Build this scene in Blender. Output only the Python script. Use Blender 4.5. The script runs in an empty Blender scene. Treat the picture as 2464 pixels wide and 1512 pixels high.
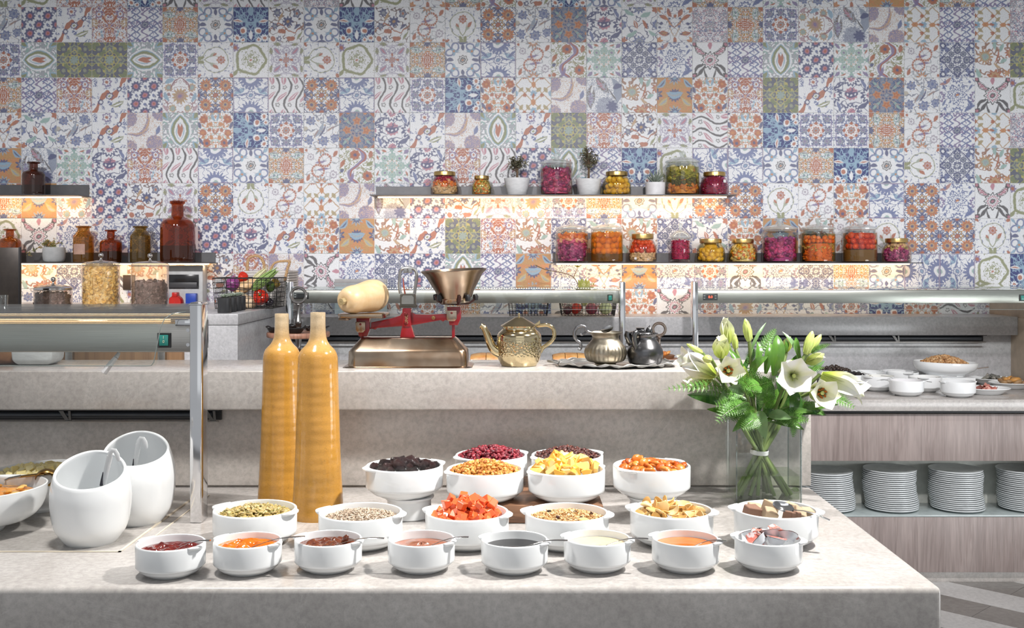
import bpy, bmesh, math, random
from mathutils import Vector, Matrix, noise
PI = math.pi
rnd = random.Random(11)
SC = bpy.context.scene
COL = SC.collection
F, CX, CY, ZC = 2600.0, 1240.0, 628.0, 1.54      # focal length and principal point in pixels, camera height in metres

# ------------------------------------------------------------------ camera, world, lights, exposure
cam = bpy.data.objects.new('camera', bpy.data.cameras.new('camera'))
COL.objects.link(cam)
cam.location = (0, 0, ZC)
cam.rotation_euler = (PI / 2, 0, 0)
cam.data.sensor_width = 36
cam.data.lens = 36 * F / 2464
cam.data.shift_x = (1232 - CX) / 2464
cam.data.shift_y = -(756 - CY) / 2464
cam.data.clip_start = 0.05
SC.camera = cam

SC.view_settings.view_transform = 'Standard'
SC.view_settings.look = 'None'
SC.view_settings.gamma = 1
SC.view_settings.use_curve_mapping = False
SC.view_settings.exposure = 0.0

world = bpy.data.worlds.new('world')
SC.world = world
world.use_nodes = True
bg = world.node_tree.nodes['Background']
bg.inputs[0].default_value = (0.93, 0.96, 1.0, 1)
bg.inputs[1].default_value = 0.50


def spot(name, loc, target, power, angle=70, blend=0.5, size=0.05, color=(1, 0.97, 0.93)):
    l = bpy.data.lights.new(name, 'SPOT')
    l.energy = power
    l.spot_size = math.radians(angle)
    l.spot_blend = blend
    l.shadow_soft_size = size
    l.color = color
    o = bpy.data.objects.new(name, l)
    COL.objects.link(o)
    o.location = loc
    o.rotation_euler = (Vector(target) - Vector(loc)).to_track_quat('-Z', 'Y').to_euler()
    return o


def area(name, loc, target, power, sx, sy, color=(1, 1, 1)):
    l = bpy.data.lights.new(name, 'AREA')
    l.shape = 'RECTANGLE'
    l.size, l.size_y = sx, sy
    l.energy = power
    l.color = color
    o = bpy.data.objects.new(name, l)
    COL.objects.link(o)
    o.location = loc
    o.rotation_euler = (Vector(target) - Vector(loc)).to_track_quat('-Z', 'Y').to_euler()
    return o


# ceiling downlights over the counters, window light from the dining room behind the camera, and added fill lights
spot('downlight', (1.32, 2.3, 3.0), (0.45, 2.55, 0.9), 405, 74, 0.7, 0.08)
spot('downlight', (1.55, 3.75, 3.0), (0.75, 2.6, 0.9), 170, 62, 0.6, 0.05)
spot('downlight', (-0.9, 2.25, 3.0), (-0.75, 2.6, 0.9), 170, 66, 0.7, 0.14)
spot('downlight', (0.2, 3.15, 3.0), (0.15, 3.2, 1.2), 52, 50, 0.7, 0.05)
spot('downlight', (2.5, 3.5, 3.0), (2.2, 5.2, 0.35), 40, 62, 0.8, 0.06)  # unseen spot added to brighten the cabinet front and plates
for wx, we in ((-2.3, 310), (-0.75, 310), (0.8, 305), (2.35, 250)):
    spot('wall_fill_spot', (wx, 2.1, 3.12), (wx, 6.13, 0.95), we, 64, 1.0, 0.08, (1, 0.97, 0.97))  # unseen spots added to brighten the tiled wall and back panels
area('front_fill', (0.3, 0.2, 3.1), (0.2, 2.8, 1.0), 11, 2.4, 1.2, (0.97, 0.98, 1.0))  # no panel there: unseen soft fill added for the front counter
area('window_or_fill', (0.6, -3.2, 1.8), (0.3, 4, 1.4), 12, 5.0, 2.0, (0.95, 0.98, 1.0))
area('window_or_fill', (4.0, 2.6, 0.6), (2.1, 5.3, 0.5), 34, 1.8, 0.8, (0.95, 0.98, 1.0))  # no window here: low fill added for the plate niche, cabinet and floor

# ------------------------------------------------------------------ helpers


def PX(px, d):
    return (px - CX) * d / F


def PZ(py, d):
    return ZC - (py - CY) * d / F


def P(px, py, d):
    return Vector((PX(px, d), d, PZ(py, d)))


def dep(py, z):
    return F * (ZC - z) / (py - CY)


def tag(o, label=None, cat=None, group=None, kind=None):
    if label:
        o['label'] = label
    if cat:
        o['category'] = cat
    if group:
        o['group'] = group
    if kind:
        o['kind'] = kind
    return o


def thing(name, label, cat, loc=(0, 0, 0), rz=0, group=None):
    o = bpy.data.objects.new(name, None)
    COL.objects.link(o)
    o.location = loc
    o.rotation_euler = (0, 0, rz)
    o.empty_display_size = 0.05
    return tag(o, label, cat, group)


def put(name, me, mat=None, parent=None, loc=(0, 0, 0), rot=(0, 0, 0), label=None, cat=None, group=None, kind=None, scale=None):
    if mat is not None and (not me.materials or me.materials[0] is not mat):
        if me.materials:
            me = me.copy()
            me.materials.clear()
        me.materials.append(mat)
    o = bpy.data.objects.new(name, me)
    COL.objects.link(o)
    if parent is not None:
        o.parent = parent
    o.location = loc
    o.rotation_euler = rot
    if scale is not None:
        o.scale = scale if hasattr(scale, '__len__') else (scale,) * 3
    return tag(o, label, cat, group, kind)


def dup(o, loc=None, rz=None, label=None, group=None, parent=None):
    c = o.copy()
    COL.objects.link(c)
    if parent is not None:
        c.parent = parent
    if loc is not None:
        c.location = loc
    if rz is not None:
        c.rotation_euler.z = rz
    if label:
        c['label'] = label
    if group:
        c['group'] = group
    for ch in list(o.children):
        dup(ch, parent=c)
    return c


def mesh(name, vs, fs, smooth=True, sharp=35):
    me = bpy.data.meshes.new(name)
    me.from_pydata([tuple(v) for v in vs], [], fs)
    me.validate()
    if smooth:
        me.polygons.foreach_set('use_smooth', [True] * len(me.polygons))
        if sharp:
            me.set_sharp_from_angle(angle=math.radians(sharp))
    return me


class MB:
    """collects shapes into one mesh"""

    def __init__(s):
        s.v, s.f = [], []

    def add(s, vs, fs, M=None):
        o = len(s.v)
        s.v += [(M @ Vector(v)) if M is not None else Vector(v) for v in vs]
        s.f += [tuple(i + o for i in f) for f in fs]
        return s

    def box(s, x0, x1, y0, y1, z0, z1, M=None):
        vs = [(x, y, z) for z in (z0, z1) for y in (y0, y1) for x in (x0, x1)]
        return s.add(vs, [(0, 2, 3, 1), (4, 5, 7, 6), (0, 1, 5, 4), (2, 6, 7, 3), (0, 4, 6, 2), (1, 3, 7, 5)], M)

    def lathe(s, prof, n=32, M=None, closed=False):
        vs, fs = [], []
        k = len(prof)
        for i in range(n):
            a = 2 * PI * i / n
            c, d = math.cos(a), math.sin(a)
            vs += [(r * c, r * d, z) for r, z in prof]
        for i in range(n):
            j = (i + 1) % n
            for q in range(k - 1 if not closed else k):
                q2 = (q + 1) % k
                fs.append((i * k + q, j * k + q, j * k + q2, i * k + q2))
        return s.add(vs, fs, M)

    def tube(s, pts, r, n=8, cap=True, M=None, flat=1.0, up=None):
        pts = [Vector(p) for p in pts]
        m = len(pts)
        rs = r if hasattr(r, '__len__') else [r] * m
        vs, fs = [], []
        nrm = None
        for i, p in enumerate(pts):
            t = (pts[min(i + 1, m - 1)] - pts[max(i - 1, 0)]).normalized()
            if nrm is None:
                a = Vector(up) if up else (Vector((0, 0, 1)) if abs(t.z) < .9 else Vector((1, 0, 0)))
                nrm = (a - t * a.dot(t)).normalized()
            else:
                nrm = (nrm - t * nrm.dot(t)).normalized()
            b = t.cross(nrm)
            for k in range(n):
                an = 2 * PI * k / n
                vs.append(p + nrm * (math.cos(an) * rs[i] * flat) + b * (math.sin(an) * rs[i]))
        for i in range(m - 1):
            for k in range(n):
                k2 = (k + 1) % n
                fs.append((i * n + k, i * n + k2, (i + 1) * n + k2, (i + 1) * n + k))
        if cap:
            fs.append(tuple(range(n))[::-1])
            fs.append(tuple((m - 1) * n + k for k in range(n)))
        return s.add(vs, fs, M)

    def grid(s, fn, nu, nv, M=None, wrap=False):
        vs = [fn(i / (nu if wrap else nu - 1), j / (nv - 1)) for i in range(nu) for j in range(nv)]
        fs = []
        for i in range(nu if wrap else nu - 1):
            i2 = (i + 1) % nu
            for j in range(nv - 1):
                fs.append((i * nv + j, i2 * nv + j, i2 * nv + j + 1, i * nv + j + 1))
        return s.add(vs, fs, M)

    def prism(s, poly, t0, t1, axis='y', M=None):
        """extrude a 2-D outline: axis y -> outline in xz, z -> outline in xy, x -> outline in yz"""
        n = len(poly)
        f = {'y': lambda a, b, t: (a, t, b), 'z': lambda a, b, t: (a, b, t), 'x': lambda a, b, t: (t, a, b)}[axis]
        vs = [f(a, b, t0) for a, b in poly] + [f(a, b, t1) for a, b in poly]
        fs = [tuple(range(n)), tuple(range(2 * n - 1, n - 1, -1))]
        fs += [(i, i + n, (i + 1) % n + n, (i + 1) % n) for i in range(n)]
        return s.add(vs, fs, M)

    def ball(s, c, r, nu=10, nv=7, M=None):
        rx, ry, rz = r if hasattr(r, '__len__') else (r, r, r)
        vs, fs = [(0, 0, -rz)], []
        for j in range(1, nv):
            t = PI * j / nv
            for i in range(nu):
                a = 2 * PI * i / nu
                vs.append((rx * math.sin(t) * math.cos(a), ry * math.sin(t) * math.sin(a), -rz * math.cos(t)))
        vs.append((0, 0, rz))
        for i in range(nu):
            i2 = (i + 1) % nu
            fs.append((0, 1 + i2, 1 + i))
            for j in range(nv - 2):
                a, b = 1 + j * nu, 1 + (j + 1) * nu
                fs.append((a + i, a + i2, b + i2, b + i))
            b = 1 + (nv - 2) * nu
            fs.append((b + i, b + i2, len(vs) - 1))
        T = Matrix.Translation(Vector(c))
        return s.add(vs, fs, M @ T if M is not None else T)

    def mesh(s, name='mesh', smooth=True, sharp=35, bevel=0, seg=2, fix=True):
        me = mesh(name, s.v, s.f, False)
        bm = bmesh.new()
        bm.from_mesh(me)
        if fix:
            bmesh.ops.recalc_face_normals(bm, faces=bm.faces)
        if bevel:
            es = [e for e in bm.edges if len(e.link_faces) == 2 and e.calc_face_angle(0) > 0.6]
            bmesh.ops.bevel(bm, geom=es, offset=bevel, segments=seg, profile=0.5, affect='EDGES', clamp_overlap=True)
        bm.to_mesh(me)
        bm.free()
        if smooth:
            me.polygons.foreach_set('use_smooth', [True] * len(me.polygons))
            if sharp:
                me.set_sharp_from_angle(angle=math.radians(sharp))
        return me


def box_me(x0, x1, y0, y1, z0, z1, bevel=0.003, seg=2):
    return MB().box(x0, x1, y0, y1, z0, z1).mesh(bevel=bevel, seg=seg)


def lathe_me(prof, n=32, sharp=35):
    return MB().lathe(prof, n).mesh(sharp=sharp)


def smooth_prof(pts, k=4):
    """Catmull-Rom through profile points"""
    out = []
    n = len(pts)
    for i in range(n - 1):
        p0, p1, p2, p3 = pts[max(i - 1, 0)], pts[i], pts[i + 1], pts[min(i + 2, n - 1)]
        for j in range(k):
            t = j / k
            out.append(tuple(0.5 * (2 * b + (c - a) * t + (2 * a - 5 * b + 4 * c - d) * t * t + (3 * b - a - 3 * c + d) * t ** 3)
                             for a, b, c, d in zip(p0, p1, p2, p3)))
    out.append(tuple(pts[-1]))
    return out


def rotM(loc=(0, 0, 0), rx=0, ry=0, rz=0, sc=1):
    return Matrix.Translation(Vector(loc)) @ Matrix.Rotation(rz, 4, 'Z') @ Matrix.Rotation(ry, 4, 'Y') @ Matrix.Rotation(rx, 4, 'X') @ Matrix.Diagonal((sc, sc, sc, 1) if not hasattr(sc, '__len__') else (*sc, 1))


# ------------------------------------------------------------------ materials
def new_mat(name):
    m = bpy.data.materials.new(name)
    m.use_nodes = True
    return m, m.node_tree, m.node_tree.nodes['Principled BSDF']


def c4(c):
    return (c[0], c[1], c[2], 1)


def mixrgb(nt, fac, a, b, mode='MIX'):
    n = nt.nodes.new('ShaderNodeMix')
    n.data_type = 'RGBA'
    n.blend_type = mode
    for i, v in ((0, fac), (6, a), (7, b)):
        if hasattr(v, 'is_linked') or isinstance(v, bpy.types.NodeSocket):
            nt.links.new(v, n.inputs[i])
        else:
            n.inputs[i].default_value = v if i == 0 else c4(v)
    return n.outputs[2]


def tex(nt, kind, scale, detail=3, rough=0.55, coord='Object', stretch=None, dist=0):
    tc = nt.nodes.new('ShaderNodeTexCoord')
    src = tc.outputs[coord]
    if stretch:
        mp = nt.nodes.new('ShaderNodeMapping')
        mp.inputs['Scale'].default_value = stretch
        nt.links.new(src, mp.inputs[0])
        src = mp.outputs[0]
    n = nt.nodes.new('ShaderNodeTex' + kind)
    n.inputs['Scale'].default_value = scale
    if kind == 'Noise':
        n.inputs['Detail'].default_value = detail
        n.inputs['Roughness'].default_value = rough
        n.inputs['Distortion'].default_value = dist
    nt.links.new(src, n.inputs['Vector'])
    return n


def ramp(nt, sock, stops):
    r = nt.nodes.new('ShaderNodeValToRGB')
    e = r.color_ramp.elements
    while len(e) < len(stops):
        e.new(0.5)
    for k, (p, c) in zip(e, stops):
        k.position = p
        k.color = c4(c) if hasattr(c, '__len__') else (c, c, c, 1)
    nt.links.new(sock, r.inputs[0])
    return r.outputs[0]


MATS = {}


def M(name, col, rough=0.5, metal=0.0, col2=None, scale=30, bump=0.0, bscale=None, stretch=None, island=0.0, coat=0, spec=0.5, detail=3, sub=0, aniso=0, lo=.35, hi=.65):
    """principled material with a noise-mixed second colour, optional bump and per-piece variation"""
    if name in MATS:
        return MATS[name]
    m, nt, b = new_mat(name)
    b.inputs['Roughness'].default_value = rough
    b.inputs['Metallic'].default_value = metal
    b.inputs['Specular IOR Level'].default_value = spec
    b.inputs['Coat Weight'].default_value = coat
    if sub:
        b.inputs['Subsurface Weight'].default_value = sub
        b.inputs['Subsurface Radius'].default_value = (0.01, 0.005, 0.003)
        b.inputs['Subsurface Scale'].default_value = 0.6
    n = tex(nt, 'Noise', scale, detail, stretch=stretch)
    if col2 is None:
        col2 = tuple(min(1, c * 0.88) for c in col)
    out = ramp(nt, n.outputs[0], [(lo, col), (hi, col2)])
    if island:
        g = nt.nodes.new('ShaderNodeNewGeometry')
        o = nt.nodes.new('ShaderNodeObjectInfo')
        ad = nt.nodes.new('ShaderNodeMath')
        ad.operation = 'ADD'
        nt.links.new(g.outputs['Random Per Island'], ad.inputs[0])
        nt.links.new(o.outputs['Random'], ad.inputs[1])
        wr = nt.nodes.new('ShaderNodeMath')
        wr.operation = 'FRACT'
        nt.links.new(ad.outputs[0], wr.inputs[0])
        r2 = ramp(nt, wr.outputs[0], [(0, 1 - island), (1, 1 + island)])
        out = mixrgb(nt, 1.0, out, r2, 'MULTIPLY')
    nt.links.new(out, b.inputs['Base Color'])
    if bump:
        n2 = tex(nt, 'Noise', bscale or scale, 4, stretch=stretch)
        bp = nt.nodes.new('ShaderNodeBump')
        bp.inputs['Strength'].default_value = bump
        bp.inputs['Distance'].default_value = 0.004
        nt.links.new(n2.outputs[0], bp.inputs['Height'])
        nt.links.new(bp.outputs[0], b.inputs['Normal'])
    MATS[name] = m
    return m


def mix_islands(name, cols, rough=0.4, sub=0, spec=0.5, coat=0, bump=0, bscale=200):
    """each loose piece of the mesh takes one of the colours"""
    if name in MATS:
        return MATS[name]
    m, nt, b = new_mat(name)
    b.inputs['Roughness'].default_value = rough
    b.inputs['Specular IOR Level'].default_value = spec
    b.inputs['Coat Weight'].default_value = coat
    g = nt.nodes.new('ShaderNodeNewGeometry')
    o = nt.nodes.new('ShaderNodeObjectInfo')
    ad = nt.nodes.new('ShaderNodeMath')
    ad.operation = 'ADD'
    nt.links.new(g.outputs['Random Per Island'], ad.inputs[0])
    nt.links.new(o.outputs['Random'], ad.inputs[1])
    wr = nt.nodes.new('ShaderNodeMath')
    wr.operation = 'FRACT'
    nt.links.new(ad.outputs[0], wr.inputs[0])
    k = len(cols)
    r = ramp(nt, wr.outputs[0], [(i / k, c) for i, c in enumerate(cols)])
    r.node.color_ramp.interpolation = 'CONSTANT'
    n = tex(nt, 'Noise', 90, 3)
    v = ramp(nt, n.outputs[0], [(0.3, 0.75), (0.7, 1.15)])
    nt.links.new(mixrgb(nt, 1.0, r, v, 'MULTIPLY'), b.inputs['Base Color'])
    if bump:
        n2 = tex(nt, 'Noise', bscale, 4)
        bp = nt.nodes.new('ShaderNodeBump')
        bp.inputs['Strength'].default_value = bump
        bp.inputs['Distance'].default_value = 0.003
        nt.links.new(n2.outputs[0], bp.inputs['Height'])
        nt.links.new(bp.outputs[0], b.inputs['Normal'])
    MATS[name] = m
    return m


def glass(name, tint=(1, 1, 1), lo=0.04, hi=0.9, rough=0.02, power=3.5, haze=0.0, hcol=(.8, .85, .85)):
    """thin clear sheet: transmits its tint and reflects more at grazing angles"""
    if name in MATS:
        return MATS[name]
    m = bpy.data.materials.new(name)
    m.use_nodes = True
    nt = m.node_tree
    nt.nodes.clear()
    out = nt.nodes.new('ShaderNodeOutputMaterial')
    tr = nt.nodes.new('ShaderNodeBsdfTransparent')
    tr.inputs[0].default_value = c4(tint)
    gl = nt.nodes.new('ShaderNodeBsdfGlossy')
    gl.inputs['Roughness'].default_value = rough
    gl.inputs[0].default_value = (1, 1, 1, 1)
    lw = nt.nodes.new('ShaderNodeLayerWeight')
    lw.inputs[0].default_value = 0.5
    pw = nt.nodes.new('ShaderNodeMath')
    pw.operation = 'POWER'
    pw.inputs[1].default_value = power
    nt.links.new(lw.outputs['Facing'], pw.inputs[0])
    mr = nt.nodes.new('ShaderNodeMath')
    mr.operation = 'MULTIPLY_ADD'
    mr.inputs[1].default_value = hi - lo
    mr.inputs[2].default_value = lo
    nt.links.new(pw.outputs[0], mr.inputs[0])
    mx = nt.nodes.new('ShaderNodeMixShader')
    nt.links.new(mr.outputs[0], mx.inputs[0])
    last = tr.outputs[0]
    if haze:
        df = nt.nodes.new('ShaderNodeBsdfDiffuse')
        df.inputs[0].default_value = c4(hcol)
        m2 = nt.nodes.new('ShaderNodeMixShader')
        m2.inputs[0].default_value = haze
        nt.links.new(last, m2.inputs[1])
        nt.links.new(df.outputs[0], m2.inputs[2])
        last = m2.outputs[0]
    nt.links.new(last, mx.inputs[1])
    nt.links.new(gl.outputs[0], mx.inputs[2])
    nt.links.new(mx.outputs[0], out.inputs[0])
    MATS[name] = m
    return m


def emit(name, col, strength):
    if name in MATS:
        return MATS[name]
    m, nt, b = new_mat(name)
    b.inputs['Base Color'].default_value = c4(col)
    b.inputs['Emission Color'].default_value = c4(col)
    b.inputs['Emission Strength'].default_value = strength
    MATS[name] = m
    return m


def marble(name, a, b_, vein, rough=0.22, sc=5.0):
    m, nt, b = new_mat(name)
    b.inputs['Roughness'].default_value = rough
    n1 = tex(nt, 'Noise', sc, 8, 0.65, dist=0.6)
    base = ramp(nt, n1.outputs[0], [(0.3, a), (0.7, b_)])
    n2 = tex(nt, 'Noise', sc * 14, 6, 0.7)
    sp = ramp(nt, n2.outputs[0], [(0.35, 0.82), (0.6, 1.04)])
    base = mixrgb(nt, 1.0, base, sp, 'MULTIPLY')
    n3 = tex(nt, 'Noise', sc * 0.55, 7, 0.62, dist=1.6)
    a1 = nt.nodes.new('ShaderNodeMath')
    a1.operation = 'SUBTRACT'
    a1.inputs[1].default_value = 0.5
    nt.links.new(n3.outputs[0], a1.inputs[0])
    a2 = nt.nodes.new('ShaderNodeMath')
    a2.operation = 'ABSOLUTE'
    nt.links.new(a1.outputs[0], a2.inputs[0])
    v = ramp(nt, a2.outputs[0], [(0.0, 0.3), (0.010, 0.0)])
    nt.links.new(mixrgb(nt, v, base, vein), b.inputs['Base Color'])
    return m


STONE_LIFTED = marble('grey_stone_lifted', (0.46, 0.425, 0.395), (0.565, 0.53, 0.50), (0.62, 0.59, 0.57))  # same stone as the tops, lightened to imitate more light on the panels
STONE_TOP_DIMMED = marble('polished_stone_top_dimmed', (0.395, 0.37, 0.35), (0.50, 0.475, 0.455), (0.60, 0.58, 0.56), rough=0.2)  # same stone, darkened to imitate the dimmer light on front faces
STONE_COOL = marble('cool_grey_stone', (0.40, 0.40, 0.41), (0.52, 0.52, 0.53), (0.62, 0.62, 0.64), rough=0.25)
CHROME = M('chrome', (0.72, 0.72, 0.73), 0.09, 1.0, scale=4)
STEEL = M('brushed_steel', (0.40, 0.385, 0.36), 0.3, 1.0, col2=(0.47, 0.455, 0.43), scale=6, stretch=(1, 20, 120), bump=0.05)
BLACKM = M('black_metal', (0.025, 0.025, 0.028), 0.45, 0.3)
SHELFM = M('grey_shelf_metal', (0.12, 0.12, 0.125), 0.42, 0.5)
PORC = M('white_porcelain', (0.80, 0.82, 0.83), 0.08, 0, col2=(0.78, 0.80, 0.81), scale=5, spec=0.55)
WHITEP = M('white_pot_plaster', (0.74, 0.75, 0.76), 0.6, 0, bump=0.35, bscale=22, stretch=(1, 1, 2.5))
BLACKP = M('black_pot', (0.03, 0.031, 0.033), 0.4)
GOLD = M('brass_lid', (0.62, 0.42, 0.16), 0.28, 1.0, scale=8)
GLASS = glass('clear_glass', (0.97, 0.98, 0.97), 0.05, 0.85)
PANE = glass('pane_glass', (0.93, 0.96, 0.95), 0.06, 0.95, power=2.6)
# ------------------------------------------------------------------ printed wall tiles (each design a node pattern)
NT = None


class X:
    __slots__ = ('s',)

    def __init__(s, k):
        s.s = k

    def __add__(a, b): return mth('ADD', a, b)
    def __radd__(a, b): return mth('ADD', b, a)
    def __sub__(a, b): return mth('SUBTRACT', a, b)
    def __rsub__(a, b): return mth('SUBTRACT', b, a)
    def __mul__(a, b): return mth('MULTIPLY', a, b)
    def __rmul__(a, b): return mth('MULTIPLY', b, a)
    def __abs__(a): return mth('ABSOLUTE', a)
    def __neg__(a): return mth('MULTIPLY', a, -1.0)


def mth(op, *args, clamp=False):
    n = NT.nodes.new('ShaderNodeMath')
    n.operation = op
    n.use_clamp = clamp
    for i, v in enumerate(args):
        if isinstance(v, X):
            NT.links.new(v.s, n.inputs[i])
        else:
            n.inputs[i].default_value = v
    return X(n.outputs[0])


def mad(a, b, c): return mth('MULTIPLY_ADD', a, b, c)
def edge(v, w=0.05): return mth('MULTIPLY_ADD', v, 1.0 / w, 0.5, clamp=True)
def hyp(a, b): return mth('SQRT', mad(a, a, b * b))
def wrap(a, h): return mth('WRAP', a, h, -h)
def vmax(a, b): return mth('MAXIMUM', a, b)
def vmin(a, b): return mth('MINIMUM', a, b)
def sin(a): return mth('SINE', a)


def disc(x, y, cx, cy, r, n=0, amp=0.0, ph=0.0):
    dx, dy = x - cx, y - cy
    l = hyp(dx, dy)
    if n:
        a = mth('COSINE', mad(mth('ARCTAN2', dy, dx), float(n), ph))
        return edge(mad(a, amp, r) - l)
    return edge(r - l)


def ring(x, y, cx, cy, r, w, n=0, amp=0.0):
    dx, dy = x - cx, y - cy
    l = hyp(dx, dy)
    if n:
        l = mad(mth('COSINE', mth('ARCTAN2', dy, dx) * float(n)), -amp, l)
    return edge(w - abs(l - r))


def flower(x, y, cx, cy, r, cols, n=8, amp=0.2):
    """petalled disc with rings: list of (mask, colour)"""
    dx, dy = x - cx, y - cy
    l = hyp(dx, dy)
    a = mth('COSINE', mth('ARCTAN2', dy, dx) * float(n))
    out = []
    k = len(cols)
    for i, c in enumerate(cols):
        rr = r * (1 - i / k)
        out.append((edge(mad(a, amp * rr, rr) - l), c))
    return out


def leaf(x, y, cx, cy, ang, L, Wd, bend=0.0):
    ca, sa = math.cos(math.radians(ang)), math.sin(math.radians(ang))
    dx, dy = x - cx, y - cy
    t = mad(dx, ca, dy * sa)
    s = mad(dy, ca, dx * -sa)
    tt = t * t
    if bend:
        s = mad(tt, -bend, s)
    return edge(mad(tt, -Wd / (L * L), Wd) - abs(s))


def nse(x, y, sc, seed, detail=1.0):
    cb = NT.nodes.new('ShaderNodeCombineXYZ')
    for i, v in enumerate((x, y)):
        NT.links.new(v.s, cb.inputs[i])
    cb.inputs[2].default_value = seed
    n = NT.nodes.new('ShaderNodeTexNoise')
    n.inputs['Scale'].default_value = sc
    n.inputs['Detail'].default_value = detail
    NT.links.new(cb.outputs[0], n.inputs['Vector'])
    return X(n.outputs[0])


def vine(x, y, sc, w, seed): return edge(w - abs(nse(x, y, sc, seed) - 0.5), 0.03)
def blob(x, y, sc, th, seed): return edge(nse(x, y, sc, seed) - th, 0.05)


W_, N_, B_, L_, R_, O_, Y_ = (.72, .735, .76), (.060, .075, .20), (.13, .17, .36), (.26, .42, .56), (.42, .12, .05), (.56, .23, .08), (.46, .28, .12)
G_, T_, U_, K_, D_, TAN, GR = (.25, .27, .12), (.30, .46, .43), (.22, .17, .34), (.50, .20, .27), (.045, .04, .05), (.50, .33, .18), (.33, .36, .40)


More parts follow.
